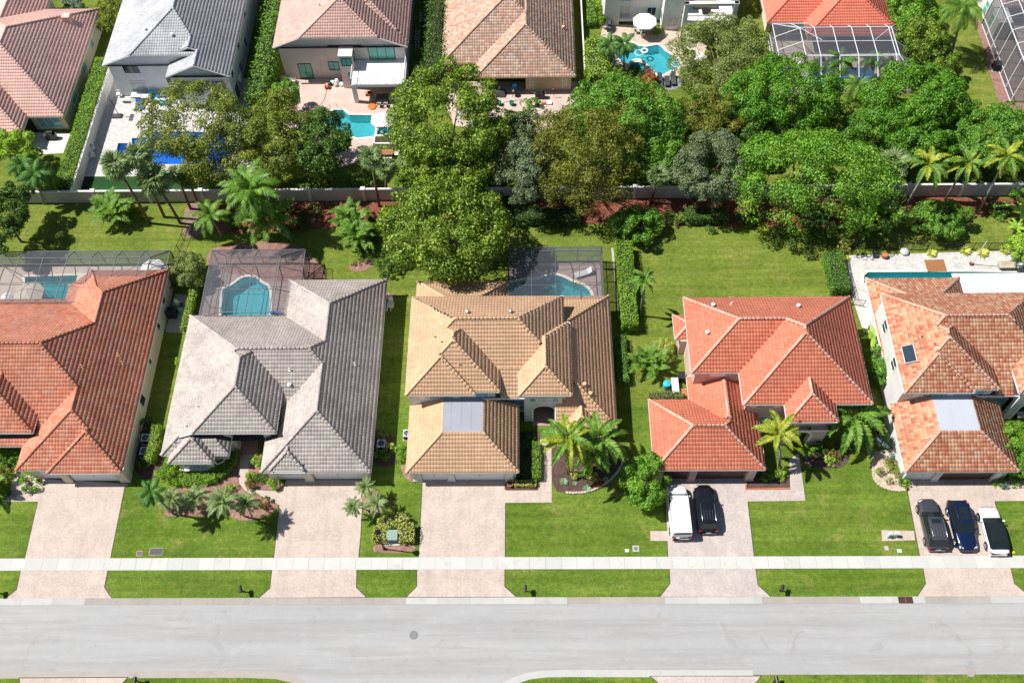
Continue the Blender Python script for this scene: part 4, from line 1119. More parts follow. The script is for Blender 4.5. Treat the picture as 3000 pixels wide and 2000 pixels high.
h = house("two storey house with brown-pink roof and white balcony", -23, 92)
bC1 = RB(-31.75, -14.7, 95.15, 120, 5.5, F=.42, R=.42, B=.4, L=.42, es=[7.0, 5.5, 5.5, 5.5])
bC = [bC1, RB(-24.9, -14.66, 95.95, 118, 5.5), RB(-24.86, -20.5, 95.3, 104, 5.52)]
build_roof(h, bC, 'wave', M['tile_brown'], M['cap_pale'], Wd)
wall_mesh(h, [(rect(-31.2, -15.1, 95.45, 119), 0, bC1)], M['w_blush'])
wall_mesh(h, [(rect(-23.4, -21.6, 93.6, 96.5), 0, 5.4), (rect(-24.4, -21.0, 95.7, 99), 4.5, 5.45)], M['w_blush'], "bay_wall")
gm = M['glass_green']
window(h, 'F', 95.45, -28.4, 1.7, .1, 2.5, 2, 1, frame=M['iron'], glass=gm, name="patio_door"); window(h, 'F', 95.45, -24.6, 1.3, 1.5, 2.8, 2, 1, frame=M['iron'], glass=gm)
window(h, 'F', 95.45, -18.1, 3.3, 3.3, 5.2, 3, 1, frame=M['iron'], glass=gm, name="patio_door")
window(h, 'F', 93.6, -22.4, 1.3, 3.9, 5.0, 2, 1, frame=M['iron'], glass=gm); window(h, 'R', -21.6, 94.6, 1.0, 3.9, 5.0, 1, 1, frame=M['iron'], glass=gm)
window(h, 'F', 93.6, -22.1, .7, .9, 2.6, 1, 1, frame=M['iron'], glass=gm); window(h, 'L', -23.4, 94.6, .8, .9, 2.6, 1, 1, frame=M['iron'], glass=gm)
window(h, 'F', 95.45, -18.0, 4.6, .1, 2.4, 3, 1, frame=M['iron'], glass=M['glass'], name="patio_door")
bal = MB().box(-21.8, -15.0, 90.9, 95.44, 2.75, 3.1).build("balcony", M['w_grey'], h, world=True)
MB().box(-21.65, -15.15, 91.05, 95.43, 3.1, 3.12).build("balcony_floor", Wd, bal, world=True)
for xx in (-21.8, -15.5): MB().box(xx, xx + .5, 90.9, 91.4, 0, 2.74).build("pillar", M['w_grey'], h, world=True)
rl = MB(); xs_ = np.linspace(-21.75, -15.05, 7)
for xx in xs_: rl.bar((xx, 90.98, 3.1), (xx, 90.98, 4.15), .05)
for xx in np.linspace(-21.7, -15.1, 55): rl.bar((xx, 90.98, 3.2), (xx, 90.98, 4.1), .018)
rl.bar((-21.8, 90.98, 4.15), (-15, 90.98, 4.15), .06); rl.bar((-21.8, 90.98, 3.2), (-15, 90.98, 3.2), .04)
for xx in (-21.75, -15.05):
    rl.bar((xx, 90.98, 4.15), (xx, 95.4, 4.15), .06)
    for yy in np.linspace(91.1, 95.3, 36): rl.bar((xx, yy, 3.15), (xx, yy, 4.12), .018)
rl.build("railing", M['alu_white'], bal, world=True)
for x, y in ((590, 97), (840, 97)): q = G(23, x, y, 7.6); roof_vent(h, bC, q[0], q[1], 'pipe', M['tile_brown'])

h = house("single storey house with a mottled tan and brown tile roof", -2, 94)
bD = [RB(-10.6, 6.6, 94.94, 122, 2.8, .45, .45, .45, .45), RB(-6.1, 6.66, 92.42, 118, 2.82, .45, .45, .45, .45)]
build_roof(h, bD, 'thin', M['tile_mixed'], M['tile_mixed'], M['w_tan'])
wall_mesh(h, [(rect(-10.15, -5.6, 95.4, 121), 0, 2.75), (rect(.3, 6.15, 92.85, 117), 0, 2.74), (rect(-5.7, .4, 96.4, 117), 0, 2.73)], M['w_tan'])
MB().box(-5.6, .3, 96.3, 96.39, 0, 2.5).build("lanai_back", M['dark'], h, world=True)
for c, w in ((-9.0, .75), (-6.4, .7)): MB().box(c - w / 2, c + w / 2, 95.3, 95.39, .9, 2.3).build("shutter", M['w_brown'], h, world=True)
MB().box(-8.5, -6.9, 95.31, 95.39, .85, 2.35).build("wall_panel", M['terracotta'], h, world=True)
for c in (1.1, 5.3): window(h, 'F', 92.85, c, .55, .7, 2.3, 1, 3, glass=M['glass_curtain'])
q = G(24, 1790, 245, 5); roof_vent(h, bD, q[0], q[1], 'vent', M['cap_tan'])
p = MB(); p.tube([(-5.0, 92.6, 2.6), (-4.9, 92.5, 1.6), (-4.5, 92.2, .7), (-3.9, 92.0, .3)], .13, 8); p.build("drape", M['fabric_beige'], h, world=True)

h = house("white two storey house with a roofed balcony and corner pillars, top right of centre", 18, 105)
wall_mesh(h, [(rect(10.95, 13.0, 105.0, 118), 0, 6.0), (rect(12.9, 21.2, 106.0, 118), 0, 6.0), (rect(18.7, 21.4, 104.0, 107), 0, 6.0), (rect(21.3, 28.2, 106.6, 118), 0, 6.01)], M['w_white'])
window(h, 'F', 106.0, 13.7, 1.7, .9, 2.5, 2, 1, glass=M['glass_curtain']); window(h, 'F', 106.0, 13.7, 1.7, 3.3, 5.0, 2, 1, glass=M['glass_blue'])
window(h, 'F', 106.0, 17.4, 1.2, .9, 2.2, 2, 1); window(h, 'F', 104.0, 20.1, 1.5, .8, 2.4, 2, 1, glass=M['glass_curtain']); window(h, 'L', 18.7, 105.0, 1.0, .8, 2.4, 1, 1, glass=M['glass_blue'])
MB().box(12.9, 15.2, 105.4, 105.99, .35, .75).build("ledge", Wd, h, world=True)
bal = MB().box(21.2, 27.9, 102.0, 106.6, 2.6, 3.0).build("balcony", M['w_white'], h, world=True)
for xx, yy in ((21.0, 101.9), (27.4, 101.9)): MB().box(xx, xx + .55, yy, yy + .55, 0, 6.0).build("pillar", M['w_white'], h, world=True)
MB().box(21.0, 28.0, 101.95, 102.5, 5.6, 6.0).build("lintel", M['w_white'], h, world=True)
rl = MB()
for xx in np.linspace(21.6, 27.3, 42): rl.bar((xx, 102.08, 3.0), (xx, 102.08, 3.95), .03)
for xx in (21.6, 23.0, 24.5, 25.9, 27.3): rl.bar((xx, 102.08, 3.0), (xx, 102.08, 4.0), .06)
rl.bar((21.5, 102.08, 4.0), (27.4, 102.08, 4.0), .07); rl.bar((21.5, 102.08, 3.1), (27.4, 102.08, 3.1), .05); rl.build("railing", M['alu_white'], bal, world=True)
bE = [RB(10.3, 29, 107.5, 125, 6.05, .45, .45, .45, .45)]
build_roof(h, bE, 'barrel', M['tile_tan'], M['cap_tan'], Wd)
window(h, 'F', 106.6, 24.5, 4.6, .2, 2.3, 3, 1, name="patio_door"); MB().box(25.0, 27.3, 102.4, 102.6, 0, 2.59).build("side_wall", M['w_white'], h, world=True)

h = house("single storey house with a coral painted tile roof and white pool cage, top right", 42, 101)
bF = [RB(32.2, 49.4, 102.05, 124, 2.8, .45, .45, .45, .45), RB(37.1, 49.45, 99.5, 120, 2.82, .45, .45, .45, .45)]
build_roof(h, bF, 'barrel', M['tile_coral'], M['tile_coral'], Wd)
wall_mesh(h, [(rect(32.7, 48.9, 103.5, 123), 0, 2.75), (rect(38.0, 48.95, 101.5, 119), 0, 2.74)], M['w_ivory'])
window(h, 'F', 101.5, 43.2, 6.0, .2, 2.3, 4, 1, name="patio_door")

h = house("white house with a brown roof corner and a tall white screened cage, far top right", 66, 106)
bG = [RB(63.6, 84, 104.6, 125, 2.9, .45, .45, .45, .45)]
build_roof(h, bG, 'flat', M['tile_brown'], M['tile_brown'], Wd)
wall_mesh(h, [(rect(64.2, 83, 105.1, 124), 0, 2.85), (rect(62.6, 64.4, 101.6, 110), 0, 2.8)], M['w_white'])
window(h, 'L', 62.6, 106.2, 1.0, .6, 2.3, 1, 2, glass=M['glass_green']); window(h, 'L', 62.6, 103.6, .9, .6, 2.3, 1, 2, glass=M['glass_green'])

# patio roof behind the far right house
pr_ = thing("patio_roof", "flat bright white patio roof over the narrow pool, behind the far right house", "patio roof", (50, 60, 0))
MB().box(46.95, 57, 57.0, 61.45, 2.68, 2.8).build("roof_panel", M['alu_white'], pr_, world=True)
for k in range(8): MB().box(45.1 + 1.5 * k + .75, 45.14 + 1.5 * k + .75, 58.0, 61.44, 2.8, 2.83).build("seam", M['alu_white'], pr_, world=True) if 45.85 + 1.5 * k > 47 else None
for x in (47.4, 51.5, 56.5): MB().box(x - .06, x + .06, 61.2, 61.32, 0, 2.68).build("post", M['alu_white'], pr_, world=True)
# ------------------------------------------------------------------ screened pool cages
def cage(label, x0, x1, y0, y1, he, ht, il, ir, ib, nx, ny, fm, w=.09, sm=None, i_f=0.0, diag=True):
    sm = sm or M['screen']
    r = thing("pool_cage", label, "pool cage", ((x0 + x1) / 2, (y0 + y1) / 2, 0), 0, "screened pool cages")
    xs = np.linspace(x0, x1, nx + 1); ys = np.linspace(y0, y1, ny + 1)
    X0, X1, Y1, Y0_ = x0 + il, x1 - ir, y1 - ib, y0 + i_f
    def tx(x): return min(max(x, X0), X1)
    def ty(y): return min(max(y, Y0_), Y1)
    def beam(a, b, ww=w, name="beam"): 
        if np.linalg.norm(np.array(a) - np.array(b)) > .1: MB().bar(a, b, ww * .7, ww).build(name, fm, r, world=True)
    def pan(pts):
        pts = [p for i, p in enumerate(pts) if i == 0 or np.linalg.norm(np.array(p) - np.array(pts[i - 1])) > .02]
        if np.linalg.norm(np.array(pts[0]) - np.array(pts[-1])) < .02: pts = pts[:-1]
        if len(pts) >= 3: MB().add(pts, [tuple(range(len(pts)))]).build("screen_panel", sm if not isinstance(sm, list) else random.choice(sm), r, world=True)
    for i, x in enumerate(xs):
        beam((x, y1, 0), (x, y1, he), name="post")
        beam((x, y1, he), (tx(x), Y1, ht)); 
        if X0 - .01 <= x <= X1 + .01: beam((x, Y1, ht), (x, Y0_, ht)); 
        if i_f and X0 - .01 <= x <= X1 + .01: beam((x, Y0_, ht), (x, y0, he))
    for j, y in enumerate(ys):
        for xe, xi in ((x0, X0), (x1, X1)):
            beam((xe, y, 0), (xe, y, he), name="post"); beam((xe, y, he), (xi, ty(y), ht))
    for j, y in enumerate(ys[1:-1]):
        if y < Y1 - .2: beam((X0, y, ht), (X1, y, ht), w * .8)
    for xe in (x0, x1):
        beam((xe, y0, he), (xe, y1, he)); beam((xe, y0, 1.0), (xe, y1, 1.0), w * .7); beam((xe, y0, .06), (xe, y1, .06))
    for z in (he, 1.0, .06): beam((x0, y1, z), (x1, y1, z), w * (1 if z != 1 else .7))
    if il: beam((X0, Y0_, ht), (X0, Y1, ht))
    if ir: beam((X1, Y0_, ht), (X1, Y1, ht))
    beam((X0, Y1, ht), (X1, Y1, ht)); beam((X0, Y0_, ht), (X1, Y0_, ht))
    if diag:
        beam((X0, Y1, ht), (X0 + (X1 - X0) / nx * 1.5, Y1 - (Y1 - Y0_) * .45, ht), w * .6); beam((X1, Y1, ht), (X1 - (X1 - X0) / nx * 1.5, Y1 - (Y1 - Y0_) * .45, ht), w * .6)
        for xe, xi in ((x0, X0), (x1, X1)): beam((xe, ys[-1], he), (xi, ys[-2] if ny > 1 else y0, ht), w * .6)
    for i in range(nx):
        a, b = xs[i], xs[i + 1]
        pan([(a, y1 - .01, .1), (b, y1 - .01, .1), (b, y1 - .01, he), (a, y1 - .01, he)])
        pan([(a, y1, he), (b, y1, he), (tx(b), Y1, ht), (tx(a), Y1, ht)])
        for j in range(ny):
            c, d = ty(ys[j]), ty(ys[j + 1])
            if tx(b) - tx(a) > .05 and d - c > .05: pan([(tx(a), c, ht), (tx(b), c, ht), (tx(b), d, ht), (tx(a), d, ht)])
        if i_f: pan([(a, y0, he), (b, y0, he), (tx(b), Y0_, ht), (tx(a), Y0_, ht)])
    for j in range(ny):
        c, d = ys[j], ys[j + 1]
        for xe, xi, o in ((x0, X0, .01), (x1, X1, -.01)):
            pan([(xe + o, c, .1), (xe + o, d, .1), (xe + o, d, he), (xe + o, c, he)])
            if abs(xe - xi) > .05: pan([(xe, c, he), (xe, d, he), (xi, ty(d), ht), (xi, ty(c), ht)])
    return r
cage("long bronze screened pool cage behind the leftmost orange-roofed house", -62, -40.2, 57.9, 65.5, 2.6, 3.6, 2.6, 1.6, 1.7, 8, 3, M['alu'])
cage("bronze screened cage over the curved pool behind the grey house", -35.4, -24.8, 56.4, 65.5, 2.6, 3.6, 2.2, 2.4, 1.7, 4, 3, M['alu'], diag=True)
cage("dark flat-topped screened cage over the kidney pool behind the tan house", -1.85, 8.7, 57.2, 65.5, 2.7, 3.2, .12, .12, .9, 4, 3, M['alu'], sm=M['screen'])
cage("white-framed screened cage over the dark blue pool, below the coral roof", 32.9, 49.6, 91.9, 101.9, 2.7, 4.1, 2.9, 2.0, 2.4, 7, 4, M['alu_white'], .10, [M['screen_dark']], 2.3)
cage("tall white-framed screened cage at the far right edge", 62.1, 76, 90.1, 104.6, 5.2, 5.9, 1.8, 1.8, 1.8, 5, 6, M['alu_white'], .10, [M['screen_dark']], 0)

# ------------------------------------------------------------------ boundary wall of panels and posts
bw = thing("boundary_wall", "long grey panel wall with white posts and cap between the two rows of gardens", "wall", (0, 74.8, 0))
x = G(1, 1345, 1322)[0] - 6.46 * 4
while x < 76:
    MB().box(x + .22, x + 6.46 - .22, 74.72, 74.86, 0, 1.95).build("panel", M['fence_wall'], bw, world=True)
    MB().box(x + .22, x + 6.46 - .22, 74.66, 74.92, 1.95, 2.08).build("cap", M['fence_cap'], bw, world=True)
    p = MB(); p.box(x - .21, x + .21, 74.6, 74.98, 0, 2.06); p.box(x - .27, x + .27, 74.54, 75.04, 2.06, 2.2); p.build("post", M['fence_cap'], bw, world=True)
    x += 6.46
gw = thing("garden_wall", "smooth white garden wall along the clipped hedge beside the white terrace", "wall", (-54.2, 85, 0))
MB().box(-54.3, -54.12, 75.1, 97.5, 0, 1.75).build("wall_panel", M['w_white'], gw, world=True)
MB().box(-54.34, -54.08, 75.1, 97.5, 1.75, 1.82).build("cap", M['w_white'], gw, world=True)
ow = thing("garden_wall", "low white wall strip beside the tall hedge of the pool with the white umbrella", "wall", (8.2, 103, 0))
MB().box(7.9, 8.05, 95, 116, 0, 1.5).build("wall_panel", M['w_white'], ow, world=True)

def fence(label, pts, hgt, mat, gap=.14, post=1.8, bw_=.022, group=None, cat="fence"):
    c = np.mean(np.array(pts), 0)
    r = thing("metal_fence" if cat == "fence" else "metal_gate", label, cat, (c[0], c[1], 0), 0, group)
    rails, bars = MB(), MB()
    for a, b in zip(pts[:-1], pts[1:]):
        a, b = np.array(a, float), np.array(b, float); L = np.linalg.norm(b - a); d = (b - a) / L
        for z in (.12, hgt - .08): rails.bar((*a, z), (*b, z), .035)
        n = max(1, round(L / post))
        for k in range(n + 1):
            q = a + d * L * k / n; MB().box(q[0] - .03, q[0] + .03, q[1] - .03, q[1] + .03, 0, hgt + .04).build("post", mat, r, world=True)
        for k in range(1, int(L / gap)):
            q = a + d * gap * k; bars.bar((*q, .1), (*q, hgt), bw_)
    rails.build("rail", mat, r, world=True); bars.build("picket", mat, r, world=True)['kind'] = 'stuff'
    return r
fence("black picket fence along the far side of the white patio at right", GP(6, [(1032, 62), (1500, 72), (2400, 70)]), 1.35, M['iron'])
fence("black picket fence between the trimmed hedge and the white patio", GP(6, [(1032, 62), (1062, 230), (1108, 400)]), 1.35, M['iron'])
fence("small black gate beside the rear corner of the bright red roof", GP(6, [(1112, 432), (1180, 445)]), 1.3, M['iron'], cat="gate")
fence("black metal fence panel between the dark pool cage and the pale strip path", GP(5, [(1712, 200), (1795, 200), (1803, 480)]), 1.4, M['iron'])
fence("dark metal fence panel beside the red mulch behind the grey house", GP(4, [(2035, 262), (2138, 262), (2138, 195)]), 1.3, M['iron'])
fence("white picket fence beside the covered patio under the balcony", GP(23, [(1560, 945), (1700, 945)]), 1.2, M['alu_white'])
fence("short white railing at the side of the mottled tan house", GP(24, [(235, 1090), (285, 1070)]), 1.2, M['alu_white'])
fence("thin black wire fence crossing the lawn behind the two left houses", GP(4, [(1150, 150), (1205, 10), (1230, -60)]), 1.2, M['iron'], .3)
# ------------------------------------------------------------------ foliage
LM = {
 'olive': leaf_mat("olive_leaves", (.045, .065, .008), (.13, .165, .02), (.25, .28, .045)),
 'bright': leaf_mat("bright_leaves", (.03, .085, .008), (.1, .22, .02), (.23, .39, .042)),
 'tips': leaf_mat("lime_tipped_leaves", (.03, .06, .008), (.09, .16, .015), (.31, .39, .05)),
 'mid': leaf_mat("mid_green_leaves", (.03, .085, .012), (.088, .2, .022), (.19, .34, .045)),
 'deep': leaf_mat("deep_green_leaves", (.022, .07, .008), (.07, .18, .013), (.165, .32, .028)),
 'dark': leaf_mat("dark_green_leaves", (.015, .045, .008), (.05, .11, .016), (.12, .21, .03)),
 'silver': leaf_mat("silver_green_leaves", (.05, .075, .035), (.11, .15, .07), (.21, .25, .13)),
 'brown': leaf_mat("brownish_olive_leaves", (.045, .05, .006), (.12, .13, .016), (.22, .235, .035)),
 'feather': leaf_mat("feathery_leaves", (.07, .09, .025), (.15, .19, .05), (.27, .31, .1)),
 'hedge': leaf_mat("hedge_leaves", (.05, .13, .008), (.14, .28, .016), (.27, .42, .04)),
 'lime': leaf_mat("lime_leaves", (.08, .16, .012), (.2, .33, .03), (.36, .47, .07)),
 'yellow': leaf_mat("variegated_leaves", (.15, .2, .03), (.33, .36, .07), (.55, .54, .18)),
 'croton': leaf_mat("croton_leaves", (.04, .07, .012), (.11, .13, .02), (.33, .14, .04)),
 'red': leaf_mat("copper_red_leaves", (.12, .03, .015), (.3, .085, .035), (.45, .2, .1)),
 'blue': leaf_mat("blue_green_leaves", (.06, .1, .09), (.13, .19, .18), (.23, .29, .28)),
 'palm': leaf_mat("palm_fronds", (.035, .085, .01), (.085, .175, .02), (.19, .29, .045)),
 'palm_y': leaf_mat("yellowed_palm_fronds", (.085, .14, .011), (.19, .24, .02), (.36, .34, .045)),
 'palm_d': leaf_mat("dark_palm_fronds", (.02, .065, .012), (.05, .135, .022), (.12, .22, .05)),
 'palm_f': leaf_mat("grey_green_fan_fronds", (.06, .1, .03), (.13, .19, .065), (.27, .32, .14)),
 'agave': leaf_mat("agave_leaves", (.1, .19, .1), (.17, .28, .16), (.28, .38, .24)),
}
def leaf_quads(P, N, size, aspect=.55, tilt=.55):
    """n leaf-shaped quads at P facing roughly N"""
    n = len(P)
    N = N + rng.normal(0, tilt, (n, 3)); N /= np.linalg.norm(N, axis=1)[:, None] + 1e-9
    R = rng.normal(0, 1, (n, 3)); A = np.cross(N, R); A /= np.linalg.norm(A, axis=1)[:, None] + 1e-9
    B = np.cross(N, A)
    s = (size * rng.uniform(.6, 1.4, n))[:, None]
    bend = N * s * .12
    v = np.stack([P - A * s * .5 - bend, P - B * s * aspect * .5 + bend, P + A * s * .5 - bend, P + B * s * aspect * .5 + bend], 1).reshape(-1, 3)
    return v, np.arange(n * 4).reshape(-1, 4)
def crown_pts(a, b, c, n, seed_r=.34, low=-.45, ncl=None, rough=.28):
    """leaf positions on many uneven clumps whose outline is lobed, not round"""
    e = np.array([a, b, c]); g = (a * b * c) ** (1 / 3)
    lob = rng.normal(0, 1, (7, 3)); lob /= np.linalg.norm(lob, axis=1)[:, None]; la = rng.uniform(-.16, .3, 7)
    ncl = ncl or int(26 + 3.4 * a * b)
    d = rng.normal(0, 1, (ncl * 3, 3)); d /= np.linalg.norm(d, axis=1)[:, None]
    d = d[d[:, 2] > low][:ncl]; ncl = len(d)
    f = 1 + sum(la[i] * np.clip(d @ lob[i], 0, 1) ** 3 for i in range(7))
    rad = rng.choice([1, 1, 1, .7], ncl) * rng.uniform(.84, 1.08, ncl) * f
    cr = np.clip(seed_r * g ** .62 * 1.05, .12, 1.5) * rng.uniform(.55, 1.35, ncl)
    ctr = d * np.maximum(rad[:, None] * e - cr[:, None] * .6, .05)
    w = cr ** 2; k = rng.choice(ncl, n, p=w / w.sum())
    dd = rng.normal(0, 1, (n, 3)); dd[:, 2] = np.abs(dd[:, 2]) * rng.choice([1.2, 1.2, 1.2, -.5], n) + .1
    out = ctr[k] / e; out /= np.linalg.norm(out, axis=1)[:, None] + 1e-9
    dd /= np.linalg.norm(dd, axis=1)[:, None]; dd = dd + out * .4; dd /= np.linalg.norm(dd, axis=1)[:, None]
    P = ctr[k] + dd * (cr[k] * rng.uniform(.72, 1.1, n))[:, None] * np.array([1, 1, .85])
    return P, dd
def leaves_obj(name, P, N, size, mat, parent, aspect=.55, tilt=.55):
    v, q = leaf_quads(P, N, size, aspect, tilt)
    return inst(name, np_mesh(name, v, q, LM[mat]), parent)
def tree(label, k, x, y, rx, ry, zc, mat, group=None, leaf=.27, vc=.72, dens=1.0, trunks=1, cat="tree", bark='bark', name="broadleaf_tree", sr=.36, tilt=.45, asp=.6):
    sc = SHEET[k][2]
    rx *= 1.07; ry *= 1.05
    p = G(k, x, y, zc); s = pxm(p)
    a = rx / sc / s; c = min(vc * a, zc * .85); bb = sqrt(max((ry / sc / s) ** 2 - (c * .42) ** 2, (.45 * a) ** 2)) / .906
    r = thing(name, label, cat, (p[0], p[1], 0), 0, group)
    n = int(min(26000, 400 * dens * (a * bb + a * c + bb * c) * (.27 / leaf) ** 1.6))
    P, N = crown_pts(a, bb, c, n, sr)
    P[:, 2] += zc; P[:, 2] = np.maximum(P[:, 2], .15)
    leaves_obj("crown", P, N, leaf, mat, r, asp, tilt)
    t_ = MB(); rr = .05 + .035 * a
    for q in range(trunks):
        ox, oy = (0, 0) if trunks == 1 else (random.uniform(-.25, .25) * a, random.uniform(-.3, .1) * bb)
        fx, fy = ox * 2.0, oy * 2.0
        t_.tube([(ox, oy, -.05), (ox + .3 * fx * .3, oy + .3 * fy * .3, zc * .35), (fx * .7 + .1, fy * .7, zc * .75)], [rr * 1.2, rr * .85, rr * .55], 8)
        for m in range(4):
            an = random.uniform(0, 6.28); L = random.uniform(.4, .7)
            t_.tube([(fx * .45 + .05, fy * .45, zc * .55), (fx * .5 + cos(an) * a * L * .5, fy * .5 + sin(an) * bb * L * .5, zc * .85), (fx * .5 + cos(an) * a * L, fy * .5 + sin(an) * bb * L, zc + c * .3)], [rr * .5, rr * .3, rr * .1], 6)
    t_.build("trunk", M[bark], r, True)
    return r
def bush(label, k, x, y, r_, h, mat, group=None, leaf=.13, dens=1.0, stretch=1.0, cat="shrub", name="shrub", asp=.55, sr=.26, tilt=.5):
    """rounded shrub standing on the ground; r_ in sheet units"""
    p = G(k, x, y, h * .5); a = r_ / SHEET[k][2] / pxm(p)
    o = thing(name, label, cat, (p[0], p[1], 0), 0, group)
    n = int(min(5200, max(160, 300 * dens * (a * a * stretch + a * h) * (.13 / leaf) ** 1.7 * 2.2)))
    P, N = crown_pts(a, a * stretch, h * .62, n, sr, -.25, int(14 + 10 * a))
    P[:, 2] = np.maximum(P[:, 2] + h * .42, .03)
    leaves_obj("leaves", P, N, leaf, mat, o, asp, tilt)
    t_ = MB()
    for m in range(3): t_.tube([(0, 0, -.03), (random.uniform(-.4, .4) * a, random.uniform(-.4, .4) * a, h * .6)], [.04, .015], 5)
    t_.build("stem", M['bark'], o)
    return o
def hedge(label, pts, w, h, mat, leaf=.15, dens=115, group=None, round_=.1, wob=.08, name="hedge"):
    """clipped hedge along a ground line: leaf shell over a solid dark core added to block light"""
    c = np.mean(np.array(pts), 0)
    o = thing(name, label, "hedge", (c[0], c[1], 0), 0, group)
    Ps, Ns = [], []; core = MB()
    for a, b in zip(pts[:-1], pts[1:]):
        a, b = np.array(a, float) - c, np.array(b, float) - c; L = np.linalg.norm(b - a); d = (b - a) / L; nn = np.array([-d[1], d[0]])
        core.bar((*(a + d * .12), h * .47), (*(b - d * .12), h * .47), w - .3, h * .86)
        for fx, area in (('t', L * w), ('l', L * h), ('r', L * h), ('a', w * h), ('b', w * h)):
            n = int(area * dens * (.15 / leaf) ** 1.7)
            u, v = rng.uniform(0, 1, n), rng.uniform(0, 1, n)
            if fx == 't': q = a + np.outer(u * L, d) + np.outer((v - .5) * w, nn); z = np.full(n, h); N = np.tile((0, 0, 1.0), (n, 1)); z = z - np.maximum(0, np.abs(v - .5) - .4) * round_ * 6
            elif fx in 'lr': sg = 1 if fx == 'l' else -1; q = a + np.outer(u * L, d) + np.outer(np.full(n, sg * w / 2), nn); z = v * h; N = np.tile((*(nn * sg), .25), (n, 1))
            else: sg = -1 if fx == 'a' else 1; q = (a if sg < 0 else b) + np.outer((u - .5) * w, nn); z = v * h; N = np.tile((*(d * sg), .25), (n, 1))
            P = np.column_stack([q, z]); P += rng.normal(0, wob * .6, P.shape)
            P += N * (np.sin(P[:, 0] * 2.3 + P[:, 1] * 1.7) * np.cos(P[:, 1] * 2.1 - P[:, 0]) * wob)[:, None]
            Ps.append(P); Ns.append(N)
    P = np.concatenate(Ps); P[:, 2] = np.maximum(P[:, 2], .02)
    leaves_obj("leaves", P, np.concatenate(Ns), leaf, mat, o)
    core.build("light_block_core", M['hedge_core'], o)  # plain dark box added inside the leaves so no light passes through
    return o
M['hedge_core'] = plain("hedge_light_block", (.03, .035, .015), .95)  # dark colour for the light-blocking box added inside hedges

# ---- palms
def frond_mesh(name, L, e0, e1, n, ll, lw, droop, mat, vee=.35, seed=0):
    """feather leaf along +x: arching stalk with two rows of leaflets"""
    rg = np.random.default_rng(seed); m = 10
    an = np.linspace(e0, e1, m); pts = [np.zeros(3)]
    for a in an: pts.append(pts[-1] + np.array([cos(a), 0, sin(a)]) * L / m)
    pts = np.array(pts); V, Q = [], []
    def at(t):
        f = t * m; i = min(int(f), m - 1); return pts[i] + (pts[i + 1] - pts[i]) * (f - i), (pts[i + 1] - pts[i]) / (L / m)
    for i in range(m):
        w = .035 * (1 - i / m) + .008; w2 = .035 * (1 - (i + 1) / m) + .008; b = len(V)
        V += [pts[i] + (0, w, 0), pts[i] - (0, w, 0), pts[i + 1] - (0, w2, 0), pts[i + 1] + (0, w2, 0)]; Q.append((b, b + 1, b + 2, b + 3))
    for i in range(n):
        t = .14 + .86 * (i + .5) / n; p, d = at(t)
        l = ll * sin(pi * min(1, .22 + t * .78)) ** .7 * rg.uniform(.85, 1.1) if t < .97 else ll * .4
        l = max(l, ll * .3); up_ = np.cross(d, (0, 1, 0)); up_ = -up_ if up_[2] < 0 else up_
        for sgn in (-1, 1):
            side = np.array([0, sgn, 0]) * .8 + d * (.45 + .35 * t) + up_ * (vee * rg.uniform(.3, 1.3))
            side /= np.linalg.norm(side); dn = np.array([0, 0, -droop * rg.uniform(.6, 1.3)])
            w = d * lw / 2; mid = p + side * l * .55 + dn * l * .25; tip = p + side * l * .95 + dn * l; b = len(V)
            V += [p - w * .5, p + w * .5, mid + w, mid - w, tip + w * .15, tip - w * .15]
            Q += [(b, b + 1, b + 2, b + 3), (b + 3, b + 2, b + 4, b + 5)]
    return np_mesh(name, np.array(V), np.array(Q), LM[mat])
def fan_mesh(name, pet, rad, n, mat, seed=0):
    rg = np.random.default_rng(seed); V = [np.array((0, .02, 0)), np.array((0, -.02, 0)), np.array((pet, -.015, pet * .1)), np.array((pet, .015, pet * .1))]; Q = [(0, 1, 2, 3)]
    o = np.array((pet, 0, pet * .1))
    for i in range(n):
        a = -2.1 + 4.2 * (i + .5) / n; r = rad * (1 - .28 * abs(a) / 2.1) * rg.uniform(.9, 1.05); da = 4.2 / n * .5
        f = lambda an, rr, z: o + np.array((cos(an) * rr, sin(an) * rr, z))
        zz = .05 * (-1) ** i; b = len(V)
        V += [f(a - da * .9, r * .12, 0), f(a + da * .9, r * .12, 0), f(a + da, r * .6, -.02 + zz), f(a - da, r * .6, -.02 - zz), f(a + da * .12, r, -r * .28 * rg.uniform(.4, 1.2)), f(a - da * .12, r, -r * .28)]
        Q += [(b, b + 1, b + 2, b + 3), (b + 3, b + 2, b + 4, b + 5)]
    return np_mesh(name, np.array(V), np.array(Q), LM[mat])
FR = {}
def fronds(kind):
    if kind in FR: return FR[kind]
    spec = {'royal': (3.3, .55, -.85, 36, .8, .12, .5, 'palm', .3), 'yellow': (2.7, .6, -.9, 40, .56, .125, .2, 'palm_y', .55), 'foxtail': (2.9, .55, -1.0, 42, .54, .125, .2, 'palm', .6),
            'areca': (2.1, .9, -.5, 26, .6, .1, .3, 'palm', .4), 'date': (1.5, .6, -.7, 28, .36, .05, .1, 'palm_f', .4), 'coco': (2.4, .5, -1.0, 30, .65, .1, .6, 'palm_d', .15), 'queen': (3.2, .6, -1.2, 34, .75, .075, .9, 'palm', .1)}
    if kind == 'fan': FR[kind] = [fan_mesh("frond", .8, 1.05, 20, 'palm_f', s) for s in range(2)]
    else:
        L, e0, e1, n, ll, lw, dr, mt, vee = spec[kind]
        FR[kind] = [frond_mesh("frond", L * f, e0 + d, e1 + d, n, ll, lw, dr, mt, vee, s) for s, (f, d) in enumerate(((1, 0), (.92, .12), (1.04, -.1)))]
    return FR[kind]
GA = 2.39996
